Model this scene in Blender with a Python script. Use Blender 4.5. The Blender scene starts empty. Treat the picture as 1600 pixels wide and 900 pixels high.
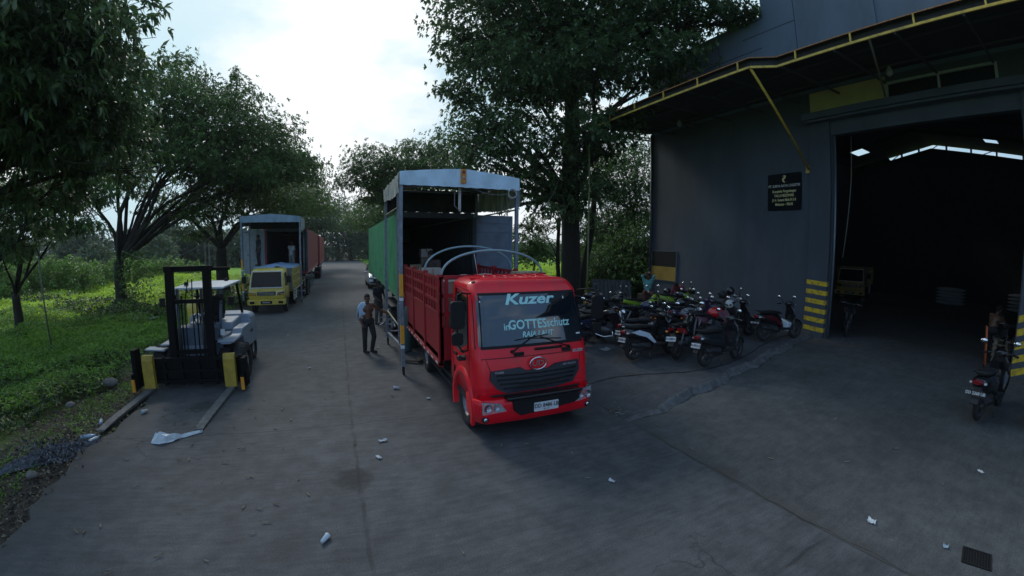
import bpy, math, random
import numpy as np
from mathutils import Vector, Matrix, Euler
random.seed(7); rng = np.random.default_rng(11)
R = math.radians
scene = bpy.context.scene
col = scene.collection

# ---------------------------------------------------------------- camera (wide drone lens with its barrel curve)
CAMZ = 3.1
F_, PITCH, ROLL, YAW, K_ = 654.25, 0.10264638, -0.00971752, 0.40371039, 0.10554526
cr, sr = math.cos(ROLL), math.sin(ROLL)
def _rot(v): return Vector((cr*v[0]-sr*v[1], sr*v[0]+cr*v[1], v[2]))
_up = _rot((0, math.cos(PITCH), math.sin(PITCH)))
_fw = _rot((0, math.sin(PITCH), -math.cos(PITCH)))
_rt = _rot((1, 0, 0))
_Y = _fw*math.cos(YAW) - _rt*math.sin(YAW)
_X = _fw*math.sin(YAW) + _rt*math.cos(YAW)
W2C = Matrix((_X, _Y, _up))            # rows: world axes expressed in camera space
cam_d = bpy.data.cameras.new('camera'); cam = bpy.data.objects.new('camera', cam_d); col.objects.link(cam)
cam.matrix_world = Matrix.Translation((0, 0, CAMZ)) @ W2C.to_4x4()
cam_d.type = 'PANO'
cam_d.panorama_type = 'FISHEYE_LENS_POLYNOMIAL'
cam_d.sensor_width = 36.0; cam_d.sensor_height = 20.25; cam_d.sensor_fit = 'HORIZONTAL'
_th = np.linspace(0.001, 1.15, 300); _r = F_*(_th + K_*_th**3)*36/1600
_c = np.linalg.lstsq(np.c_[_r, _r**2, _r**3, _r**4], _th, rcond=None)[0]
cam_d.fisheye_fov = R(170)
cam_d.fisheye_polynomial_k0 = 0
cam_d.fisheye_polynomial_k1, cam_d.fisheye_polynomial_k2, cam_d.fisheye_polynomial_k3, cam_d.fisheye_polynomial_k4 = [float(-c) for c in _c]
cam_d.clip_end = 3000; cam_d.clip_start = 0.05
scene.camera = cam

def lray(px, py):
    """world direction of a point of the photograph (used to lay out tree crowns at a chosen distance)"""
    dx, dy = px-800, py-450; r = max(math.hypot(dx, dy), 1e-6); rr = r/F_; th = rr
    for _ in range(20): th -= (th+K_*th**3-rr)/(1+3*K_*th**2)
    s = math.sin(th)/r
    return W2C @ Vector((dx*s, -dy*s, -math.cos(th)))
def at(px, py, d):
    """point at horizontal distance d"""
    v = lray(px, py); t = d/math.hypot(v.x, v.y)
    return (v.x*t, v.y*t, CAMZ+v.z*t)

# ---------------------------------------------------------------- light
SUN_EL, SUN_AZ = 38.0, -14.0          # azimuth from +Y, clockwise: behind the clouds ahead, a little to the left
world = bpy.data.worlds.new('World'); scene.world = world; world.use_nodes = True
nt = world.node_tree; nt.nodes.clear()
def N(t, typ, **kw):
    n = t.nodes.new(typ)
    for k, v in kw.items(): setattr(n, k, v)
    return n
def L(t, a, b): t.links.new(a, b)
out = N(nt, 'ShaderNodeOutputWorld'); bg = N(nt, 'ShaderNodeBackground'); bg.inputs['Strength'].default_value = 0.1
sky = N(nt, 'ShaderNodeTexSky', sky_type='NISHITA', sun_disc=False, sun_elevation=R(SUN_EL), sun_rotation=R(SUN_AZ), air_density=1.3, dust_density=2.0, ozone_density=1.5)
tc = N(nt, 'ShaderNodeTexCoord')
mp = N(nt, 'ShaderNodeMapping'); mp.inputs['Scale'].default_value = (1, 1, 2.2); mp.inputs['Location'].default_value = (0.35, 0.1, 0)
L(nt, tc.outputs['Generated'], mp.inputs['Vector'])
n1 = N(nt, 'ShaderNodeTexNoise'); n1.inputs['Scale'].default_value = 2.1; n1.inputs['Detail'].default_value = 6; n1.inputs['Roughness'].default_value = 0.52
L(nt, mp.outputs['Vector'], n1.inputs['Vector'])
# how near the bright part of the sky (sun behind cloud) a direction lies
sv = Vector((.20, .90, .34)).normalized()
dot = N(nt, 'ShaderNodeVectorMath', operation='DOT_PRODUCT'); dot.inputs[1].default_value = sv
L(nt, tc.outputs['Generated'], dot.inputs[0])
def wmr(v, a, b_, c, d, smooth=True):
    n = N(nt, 'ShaderNodeMapRange')
    if smooth: n.interpolation_type = 'SMOOTHSTEP'
    n.inputs['From Min'].default_value = a; n.inputs['From Max'].default_value = b_; n.inputs['To Min'].default_value = c; n.inputs['To Max'].default_value = d
    L(nt, v, n.inputs['Value']); return n.outputs['Result']
def wmath(op, a, b_):
    n = N(nt, 'ShaderNodeMath', operation=op)
    for i_, q in enumerate((a, b_)):
        if isinstance(q, (int, float)): n.inputs[i_].default_value = q
        else: L(nt, q, n.inputs[i_])
    return n.outputs[0]
def wmix(f, a, b_):
    n = N(nt, 'ShaderNodeMix', data_type='RGBA'); L(nt, f, n.inputs['Factor'])
    for k, q in (('A', a), ('B', b_)):
        if isinstance(q, tuple): n.inputs[k].default_value = (*q, 1)
        else: L(nt, q, n.inputs[k])
    return n.outputs['Result']
sz = N(nt, 'ShaderNodeSeparateXYZ'); L(nt, tc.outputs['Generated'], sz.inputs[0])
near = wmr(dot.outputs['Value'], .80, .985, 0, 1)
front = wmr(dot.outputs['Value'], -.2, .75, 0, 1)
horizon = wmr(sz.outputs['Z'], .30, .06, 0, 1)
# cloud cover: patches everywhere, thick round the hidden sun and low over the horizon
cov = wmath('ADD', n1.outputs['Fac'], wmath('ADD', wmath('MULTIPLY', near, .20), wmath('MULTIPLY', horizon, .13)))
cl = wmr(cov, .56, .74, 0, 1)
cloud_c = wmix(front, (10.6, 11.2, 12.2), (10.6, 11.0, 11.3))
blue_c = wmix(wmr(dot.outputs['Value'], -.3, .7, 0.10, .93, False), sky.outputs['Color'], (5.9, 8.3, 9.4))
back = wmix(front, (2.2, 4.2, 7.6), blue_c)
wisp = N(nt, 'ShaderNodeTexNoise'); wisp.inputs['Scale'].default_value = 3.2; wisp.inputs['Detail'].default_value = 7; wisp.inputs['Distortion'].default_value = .6
L(nt, mp.outputs['Vector'], wisp.inputs['Vector'])
base_c = wmix(wmr(wisp.outputs['Fac'], .45, .72, 0, .42), back, (7.6, 9.0, 9.8))
final = wmix(cl, base_c, cloud_c)
L(nt, final, bg.inputs['Color']); L(nt, bg.outputs['Background'], out.inputs['Surface'])

sun_d = bpy.data.lights.new('sun', 'SUN'); sun_d.energy = 1.3; sun_d.angle = R(14); sun_d.color = (1, 0.95, 0.88)
sun = bpy.data.objects.new('sun', sun_d); col.objects.link(sun)
_sd = Vector((math.sin(R(SUN_AZ))*math.cos(R(SUN_EL)), math.cos(R(SUN_AZ))*math.cos(R(SUN_EL)), math.sin(R(SUN_EL))))
sun.rotation_euler = _sd.to_track_quat('Z', 'Y').to_euler(); sun.location = (0, 30, 40)

scene.render.engine = 'CYCLES'
scene.view_settings.view_transform = 'Standard'; scene.view_settings.look = 'None'
scene.view_settings.exposure = 0.0; scene.view_settings.gamma = 1.0
scene.cycles.max_bounces = 8; scene.cycles.diffuse_bounces = 5; scene.cycles.transparent_max_bounces = 8
scene.render.resolution_x = 1024; scene.render.resolution_y = 576

# ---------------------------------------------------------------- materials
MATS = {}
def mat(name, c=(.5, .5, .5), rough=.6, metal=0., noise=.12, scale=6., bump=0., bscale=40., coat=0., spec=.5, dirt=None, dirtamt=.5, dscale=1.5, stretch=(1, 1, 1)):
    if name in MATS: return MATS[name]
    m = bpy.data.materials.new(name); m.use_nodes = True; t = m.node_tree
    b = t.nodes['Principled BSDF']
    b.inputs['Roughness'].default_value = rough; b.inputs['Metallic'].default_value = metal
    b.inputs['Specular IOR Level'].default_value = spec
    if coat: b.inputs['Coat Weight'].default_value = coat; b.inputs['Coat Roughness'].default_value = .06
    co = N(t, 'ShaderNodeTexCoord'); mpn = N(t, 'ShaderNodeMapping'); mpn.inputs['Scale'].default_value = stretch
    L(t, co.outputs['Object'], mpn.inputs['Vector'])
    nz = N(t, 'ShaderNodeTexNoise'); nz.inputs['Scale'].default_value = scale; nz.inputs['Detail'].default_value = 5
    L(t, mpn.outputs['Vector'], nz.inputs['Vector'])
    mr = N(t, 'ShaderNodeMapRange'); mr.inputs['From Min'].default_value = .25; mr.inputs['From Max'].default_value = .75
    mr.inputs['To Min'].default_value = 1-noise; mr.inputs['To Max'].default_value = 1+noise
    L(t, nz.outputs['Fac'], mr.inputs['Value'])
    mu = N(t, 'ShaderNodeMix', data_type='RGBA', blend_type='MULTIPLY'); mu.inputs['Factor'].default_value = 1
    mu.inputs['A'].default_value = (*c, 1); L(t, mr.outputs['Result'], mu.inputs['B'])
    last = mu.outputs['Result']
    if dirt:
        d = N(t, 'ShaderNodeTexNoise'); d.inputs['Scale'].default_value = dscale; d.inputs['Detail'].default_value = 8; d.inputs['Roughness'].default_value = .65
        L(t, mpn.outputs['Vector'], d.inputs['Vector'])
        dr = N(t, 'ShaderNodeMapRange'); dr.inputs['From Min'].default_value = .48; dr.inputs['From Max'].default_value = .68; dr.inputs['To Max'].default_value = dirtamt
        L(t, d.outputs['Fac'], dr.inputs['Value'])
        dm = N(t, 'ShaderNodeMix', data_type='RGBA'); dm.inputs['B'].default_value = (*dirt, 1)
        L(t, dr.outputs['Result'], dm.inputs['Factor']); L(t, last, dm.inputs['A']); last = dm.outputs['Result']
    L(t, last, b.inputs['Base Color'])
    if bump:
        bn = N(t, 'ShaderNodeTexNoise'); bn.inputs['Scale'].default_value = bscale; bn.inputs['Detail'].default_value = 4
        L(t, mpn.outputs['Vector'], bn.inputs['Vector'])
        bp = N(t, 'ShaderNodeBump'); bp.inputs['Strength'].default_value = bump; bp.inputs['Distance'].default_value = .02
        L(t, bn.outputs['Fac'], bp.inputs['Height']); L(t, bp.outputs['Normal'], b.inputs['Normal'])
    MATS[name] = m; return m

def leafmat(name, c1, c2, trans=.35, rough=.45):
    if name in MATS: return MATS[name]
    m = bpy.data.materials.new(name); m.use_nodes = True; t = m.node_tree; b = t.nodes['Principled BSDF']
    g = N(t, 'ShaderNodeNewGeometry')
    rmp = N(t, 'ShaderNodeMix', data_type='RGBA'); rmp.inputs['A'].default_value = (*c1, 1); rmp.inputs['B'].default_value = (*c2, 1)
    L(t, g.outputs['Random Per Island'], rmp.inputs['Factor'])
    co = N(t, 'ShaderNodeTexCoord'); nz = N(t, 'ShaderNodeTexNoise'); nz.inputs['Scale'].default_value = .8; nz.inputs['Detail'].default_value = 3
    L(t, co.outputs['Object'], nz.inputs['Vector'])
    mr = N(t, 'ShaderNodeMapRange'); mr.inputs['From Min'].default_value = .3; mr.inputs['From Max'].default_value = .7
    mr.inputs['To Min'].default_value = .65; mr.inputs['To Max'].default_value = 1.35; L(t, nz.outputs['Fac'], mr.inputs['Value'])
    mu = N(t, 'ShaderNodeMix', data_type='RGBA', blend_type='MULTIPLY'); mu.inputs['Factor'].default_value = 1
    L(t, rmp.outputs['Result'], mu.inputs['A']); L(t, mr.outputs['Result'], mu.inputs['B'])
    L(t, mu.outputs['Result'], b.inputs['Base Color']); b.inputs['Roughness'].default_value = rough
    tr = N(t, 'ShaderNodeBsdfTranslucent'); L(t, mu.outputs['Result'], tr.inputs['Color'])
    ms = N(t, 'ShaderNodeMixShader'); ms.inputs[0].default_value = trans
    L(t, b.outputs['BSDF'], ms.inputs[1]); L(t, tr.outputs['BSDF'], ms.inputs[2])
    L(t, ms.outputs['Shader'], t.nodes['Material Output'].inputs['Surface'])
    MATS[name] = m; return m

def glassmat(name, c=(.02, .025, .03), rough=.04):
    if name in MATS: return MATS[name]
    m = mat(name, c, rough, 0, 0, spec=.5, coat=.35); return m

def clearmat(name, c=(.9, .95, 1), alpha=.35, rough=.15):
    m = bpy.data.materials.new(name); m.use_nodes = True; b = m.node_tree.nodes['Principled BSDF']
    b.inputs['Base Color'].default_value = (*c, 1); b.inputs['Roughness'].default_value = rough; b.inputs['Alpha'].default_value = alpha
    MATS[name] = m; return m
def lampmat(name, c, s):
    m = bpy.data.materials.new(name); m.use_nodes = True; b = m.node_tree.nodes['Principled BSDF']
    b.inputs['Base Color'].default_value = (*c, 1); b.inputs['Emission Color'].default_value = (*c, 1); b.inputs['Emission Strength'].default_value = s
    MATS[name] = m; return m

# ---------------------------------------------------------------- mesh helpers
class MB:
    def __init__(s): s.v = []; s.f = []; s.m = []; s.s = []; s.T = None
    def add(s, vs, fs, m=0, sm=False):
        o = len(s.v)
        for p in vs:
            p = Vector(p)
            s.v.append(tuple(s.T @ p) if s.T is not None else tuple(p))
        for f in fs: s.f.append([o+i for i in f]); s.m.append(m); s.s.append(sm)
        return s
    def bx(s, x0, x1, y0, y1, z0, z1, m=0):
        return s.add([(x0, y0, z0), (x1, y0, z0), (x1, y1, z0), (x0, y1, z0), (x0, y0, z1), (x1, y0, z1), (x1, y1, z1), (x0, y1, z1)],
                     [(0, 3, 2, 1), (4, 5, 6, 7), (0, 1, 5, 4), (1, 2, 6, 5), (2, 3, 7, 6), (3, 0, 4, 7)], m)
    def box(s, c, d, rot=(0, 0, 0), m=0):
        M = Matrix.Translation(c) @ Euler(rot).to_matrix().to_4x4()
        h = [q/2 for q in d]
        vs = [M @ Vector((x*h[0], y*h[1], z*h[2])) for z in (-1, 1) for (x, y) in ((-1, -1), (1, -1), (1, 1), (-1, 1))]
        return s.add(vs, [(0, 3, 2, 1), (4, 5, 6, 7), (0, 1, 5, 4), (1, 2, 6, 5), (2, 3, 7, 6), (3, 0, 4, 7)], m)
    def beam(s, p0, p1, w, h, m=0):
        p0, p1 = Vector(p0), Vector(p1); d = (p1-p0).normalized()
        ref = Vector((0, 0, 1)) if abs(d.z) < .95 else Vector((0, 1, 0))
        a = d.cross(ref).normalized(); b = a.cross(d)
        vs = []
        for p in (p0, p1):
            for (u, v) in ((-1, -1), (1, -1), (1, 1), (-1, 1)): vs.append(p+a*u*w/2+b*v*h/2)
        return s.add(vs, [(0, 1, 2, 3), (7, 6, 5, 4), (0, 4, 5, 1), (1, 5, 6, 2), (2, 6, 7, 3), (3, 7, 4, 0)], m)
    def tube(s, pts, r, n=8, m=0, cap=True, loop=False):
        pts = [Vector(p) for p in pts]; k = len(pts)
        rs = r if isinstance(r, (list, tuple)) else [r]*k
        vs = []; prev = None
        for i, p in enumerate(pts):
            if loop: d = pts[(i+1) % k]-pts[i-1]
            else: d = pts[min(i+1, k-1)]-pts[max(i-1, 0)]
            if d.length < 1e-9: d = Vector((0, 0, 1))
            d.normalize()
            if prev is None:
                ref = Vector((0, 0, 1)) if abs(d.z) < .9 else Vector((1, 0, 0)); a = d.cross(ref).normalized()
            else:
                a = prev-d*prev.dot(d); a = a.normalized() if a.length > 1e-6 else d.orthogonal().normalized()
            prev = a; b = d.cross(a)
            for j in range(n):
                t = 2*math.pi*j/n; vs.append(p+(a*math.cos(t)+b*math.sin(t))*rs[i])
        fs = []
        for i in range(k if loop else k-1):
            i2 = (i+1) % k
            for j in range(n): fs.append((i*n+j, i*n+(j+1) % n, i2*n+(j+1) % n, i2*n+j))
        s.add(vs, fs, m, True)
        if cap and not loop:
            o = len(s.v)-len(vs)
            s.f.append([o+j for j in range(n)][::-1]); s.m.append(m); s.s.append(False)
            s.f.append([o+(k-1)*n+j for j in range(n)]); s.m.append(m); s.s.append(False)
        return s
    def prism(s, poly, axis, a, b, m=0):
        k = len(poly)
        def P(u, v, w): return {'x': (w, u, v), 'y': (u, w, v), 'z': (u, v, w)}[axis]
        vs = [P(u, v, a) for u, v in poly]+[P(u, v, b) for u, v in poly]
        fs = [tuple(range(k))[::-1], tuple(range(k, 2*k))]+[(i, (i+1) % k, k+(i+1) % k, k+i) for i in range(k)]
        return s.add(vs, fs, m)
    def lathe(s, prof, c=(0, 0, 0), axis='z', n=16, m=0, sm=True, arc=1.0):
        vs = []; k = len(prof)
        for (r, h) in prof:
            for j in range(n):
                t = 2*math.pi*j/n; u, v = r*math.cos(t), r*math.sin(t)
                p = {'z': (u, v, h), 'x': (h, u, v), 'y': (v, h, u)}[axis]
                vs.append((p[0]+c[0], p[1]+c[1], p[2]+c[2]))
        fs = [(i*n+j, i*n+(j+1) % n, (i+1)*n+(j+1) % n, (i+1)*n+j) for i in range(k-1) for j in range(n)]
        return s.add(vs, fs, m, sm)
    def ball(s, c, r, nu=12, nv=8, m=0, rot=None):
        if not isinstance(r, (tuple, list)): r = (r, r, r)
        M = Euler(rot).to_matrix() if rot else None
        vs = []
        for i in range(nv+1):
            ph = math.pi*i/nv
            for j in range(nu):
                t = 2*math.pi*j/nu
                p = Vector((r[0]*math.sin(ph)*math.cos(t), r[1]*math.sin(ph)*math.sin(t), r[2]*math.cos(ph)))
                if M: p = M @ p
                vs.append(p+Vector(c))
        fs = [(i*nu+j, (i+1)*nu+j, (i+1)*nu+(j+1) % nu, i*nu+(j+1) % nu) for i in range(nv) for j in range(nu)]
        return s.add(vs, fs, m, True)
    def loft(s, rings, m=0, sm=True, cap=True, closed=True):
        k = len(rings); n = len(rings[0]); vs = [p for r in rings for p in r]
        fs = []
        for i in range(k-1):
            for j in range(n if closed else n-1):
                fs.append((i*n+j, i*n+(j+1) % n, (i+1)*n+(j+1) % n, (i+1)*n+j))
        s.add(vs, fs, m, sm)
        if cap and closed:
            o = len(s.v)-len(vs)
            s.f.append([o+j for j in range(n)][::-1]); s.m.append(m); s.s.append(False)
            s.f.append([o+(k-1)*n+j for j in range(n)]); s.m.append(m); s.s.append(False)
        return s
    def build(s, name, mats, parent=None, bevel=0, label=None, loc=None, weighted=False):
        me = bpy.data.meshes.new(name); me.from_pydata(s.v, [], s.f)
        for mm in (mats if isinstance(mats, (list, tuple)) else [mats]): me.materials.append(mm)
        me.polygons.foreach_set('material_index', s.m); me.polygons.foreach_set('use_smooth', s.s)
        me.update(); me.validate()
        o = bpy.data.objects.new(name, me); col.objects.link(o)
        if parent: o.parent = parent
        if loc: o.location = loc
        if label: o['label'] = label
        if bevel:
            bm = o.modifiers.new('bevel', 'BEVEL'); bm.width = bevel; bm.segments = 2; bm.limit_method = 'ANGLE'; bm.angle_limit = R(35)
        return o

def rbox(mb, x0, x1, y0, y1, z0, z1, r=.03, m=0, axis='z', seg=3):
    """box with rounded corners seen along axis"""
    if axis == 'z': a0, a1, b0, b1, c0, c1 = x0, x1, y0, y1, z0, z1
    elif axis == 'y': a0, a1, b0, b1, c0, c1 = x0, x1, z0, z1, y0, y1
    else: a0, a1, b0, b1, c0, c1 = y0, y1, z0, z1, x0, x1
    poly = []
    for (ca, cb, st) in ((a1-r, b1-r, 0), (a0+r, b1-r, 90), (a0+r, b0+r, 180), (a1-r, b0+r, 270)):
        for i in range(seg+1):
            t = R(st+90*i/seg); poly.append((ca+r*math.cos(t), cb+r*math.sin(t)))
    return mb.prism(poly, axis, c0, c1, m)

def thing(name, label, cat, loc=(0, 0, 0), rz=0, group=None):
    o = bpy.data.objects.new(name, None); col.objects.link(o); o.empty_display_size = .2
    o.location = loc; o.rotation_euler = (0, 0, rz); o['label'] = label; o['category'] = cat
    if group: o['group'] = group
    return o
def tag(o, label, cat, group=None, kind=None):
    o['label'] = label; o['category'] = cat
    if group: o['group'] = group
    if kind: o['kind'] = kind
    return o
def struct(o): o['kind'] = 'structure'; return o
def dup(root, loc=None, rz=None, label=None, group=None):
    def rec(o, par):
        c = o.copy(); col.objects.link(c); c.parent = par
        for ch in o.children: rec(ch, c)
        return c
    r = rec(root, None)
    if loc is not None: r.location = loc
    if rz is not None: r.rotation_euler = (0, 0, rz)
    if label: r['label'] = label
    if group: r['group'] = group
    return r

def text(body, size, m, name, parent=None, warp=None, at_=(0, 0, 0), rot=(R(90), 0, 0), ext=.002, shear=0., sx=1., bold=0., align='CENTER'):
    """raised lettering turned into a mesh; warp(p)->p lets it follow a curved surface"""
    cu = bpy.data.curves.new(name, 'FONT'); cu.body = body; cu.size = size; cu.extrude = ext; cu.shear = shear
    cu.align_x = align; cu.align_y = 'CENTER'; cu.offset = bold; cu.resolution_u = 3
    t = bpy.data.objects.new(name, cu); col.objects.link(t)
    bpy.context.view_layer.update()
    me = bpy.data.meshes.new_from_object(t.evaluated_get(bpy.context.evaluated_depsgraph_get()))
    bpy.data.objects.remove(t); bpy.data.curves.remove(cu)
    M = Matrix.Translation(at_) @ Euler(rot).to_matrix().to_4x4() @ Matrix.Diagonal((sx, 1, 1, 1))
    me.transform(M)
    if warp:
        for v in me.vertices: v.co = warp(v.co)
    me.materials.clear(); me.materials.append(m)
    o = bpy.data.objects.new(name, me); col.objects.link(o)
    if parent: o.parent = parent
    return o

def fastmesh(name, verts, quads, m, parent=None, smooth=False):
    """numpy verts (n,3) and quads (k,4)"""
    me = bpy.data.meshes.new(name); nv, nf = len(verts), len(quads); w = quads.shape[1]
    me.vertices.add(nv); me.vertices.foreach_set('co', np.ascontiguousarray(verts, dtype=np.float32).ravel())
    me.loops.add(nf*w); me.loops.foreach_set('vertex_index', np.ascontiguousarray(quads, dtype=np.int32).ravel())
    me.polygons.add(nf); me.polygons.foreach_set('loop_start', np.arange(0, nf*w, w, dtype=np.int32))
    me.polygons.foreach_set('loop_total', np.full(nf, w, dtype=np.int32))
    if smooth: me.polygons.foreach_set('use_smooth', np.ones(nf, dtype=bool))
    me.update(calc_edges=True); me.materials.append(m)
    o = bpy.data.objects.new(name, me); col.objects.link(o)
    if parent: o.parent = parent
    return o

def sstep(a, b, x):
    t = min(1, max(0, (x-a)/(b-a))); return t*t*(3-2*t)
def kerb_y(x):                                   # the kerb between forecourt and the parking pad
    return 5.62+(x-4.65)*(7.35-5.62)/(14.1-4.65)
def apron_z(x): return .33*sstep(4.65, 15.5, x)
def pad_z(x): return apron_z(x)+.17*sstep(4.7, 6.4, x)
def gz(x, y):
    if x < 4.65: return 0.0
    if y > kerb_y(x) and x < 14.1: return pad_z(x)
    return apron_z(min(x, 16))

# ================================================================ THE SETTING
def ground_material():
    m = bpy.data.materials.new('ground_soil'); m.use_nodes = True; t = m.node_tree; b = t.nodes['Principled BSDF']
    b.inputs['Roughness'].default_value = .95; b.inputs['Specular IOR Level'].default_value = .2
    co = N(t, 'ShaderNodeTexCoord'); n = N(t, 'ShaderNodeTexNoise'); n.inputs['Scale'].default_value = .35; n.inputs['Detail'].default_value = 10; n.inputs['Roughness'].default_value = .65
    L(t, co.outputs['Object'], n.inputs['Vector'])
    n2 = N(t, 'ShaderNodeTexNoise'); n2.inputs['Scale'].default_value = 9; n2.inputs['Detail'].default_value = 8; L(t, co.outputs['Object'], n2.inputs['Vector'])
    sx = N(t, 'ShaderNodeSeparateXYZ'); L(t, co.outputs['Object'], sx.inputs[0])
    # bare soil beside the road, green farther off
    a = N(t, 'ShaderNodeMapRange'); a.inputs['From Min'].default_value = -6.3; a.inputs['From Max'].default_value = -9.0; L(t, sx.outputs['X'], a.inputs['Value'])
    a2 = N(t, 'ShaderNodeMapRange'); a2.inputs['From Min'].default_value = 16.5; a2.inputs['From Max'].default_value = 22; L(t, sx.outputs['Y'], a2.inputs['Value'])
    a3 = N(t, 'ShaderNodeMapRange'); a3.inputs['From Min'].default_value = 3; a3.inputs['From Max'].default_value = 5; L(t, sx.outputs['X'], a3.inputs['Value'])
    m3 = N(t, 'ShaderNodeMath', operation='MULTIPLY'); L(t, a2.outputs['Result'], m3.inputs[0]); L(t, a3.outputs['Result'], m3.inputs[1])
    mxx = N(t, 'ShaderNodeMath', operation='MAXIMUM'); L(t, a.outputs['Result'], mxx.inputs[0]); L(t, m3.outputs['Value'], mxx.inputs[1])
    ns = N(t, 'ShaderNodeMath', operation='MULTIPLY_ADD'); ns.inputs[1].default_value = 1.6; ns.inputs[2].default_value = -.8; L(t, n.outputs['Fac'], ns.inputs[0])
    ad = N(t, 'ShaderNodeMath', operation='ADD', use_clamp=True); L(t, ns.outputs['Value'], ad.inputs[0]); L(t, mxx.outputs['Value'], ad.inputs[1])
    soil = N(t, 'ShaderNodeMix', data_type='RGBA'); soil.inputs['A'].default_value = (.035, .027, .02, 1); soil.inputs['B'].default_value = (.085, .068, .052, 1); L(t, n2.outputs['Fac'], soil.inputs['Factor'])
    gr = N(t, 'ShaderNodeMix', data_type='RGBA'); gr.inputs['A'].default_value = (.12, .24, .020, 1); gr.inputs['B'].default_value = (.28, .46, .05, 1); L(t, n2.outputs['Fac'], gr.inputs['Factor'])
    mm = N(t, 'ShaderNodeMix', data_type='RGBA'); L(t, ad.outputs['Value'], mm.inputs['Factor']); L(t, soil.outputs['Result'], mm.inputs['A']); L(t, gr.outputs['Result'], mm.inputs['B'])
    L(t, mm.outputs['Result'], b.inputs['Base Color'])
    bp = N(t, 'ShaderNodeBump'); bp.inputs['Strength'].default_value = .8; bp.inputs['Distance'].default_value = .06; L(t, n2.outputs['Fac'], bp.inputs['Height']); L(t, bp.outputs['Normal'], b.inputs['Normal'])
    return m

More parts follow.
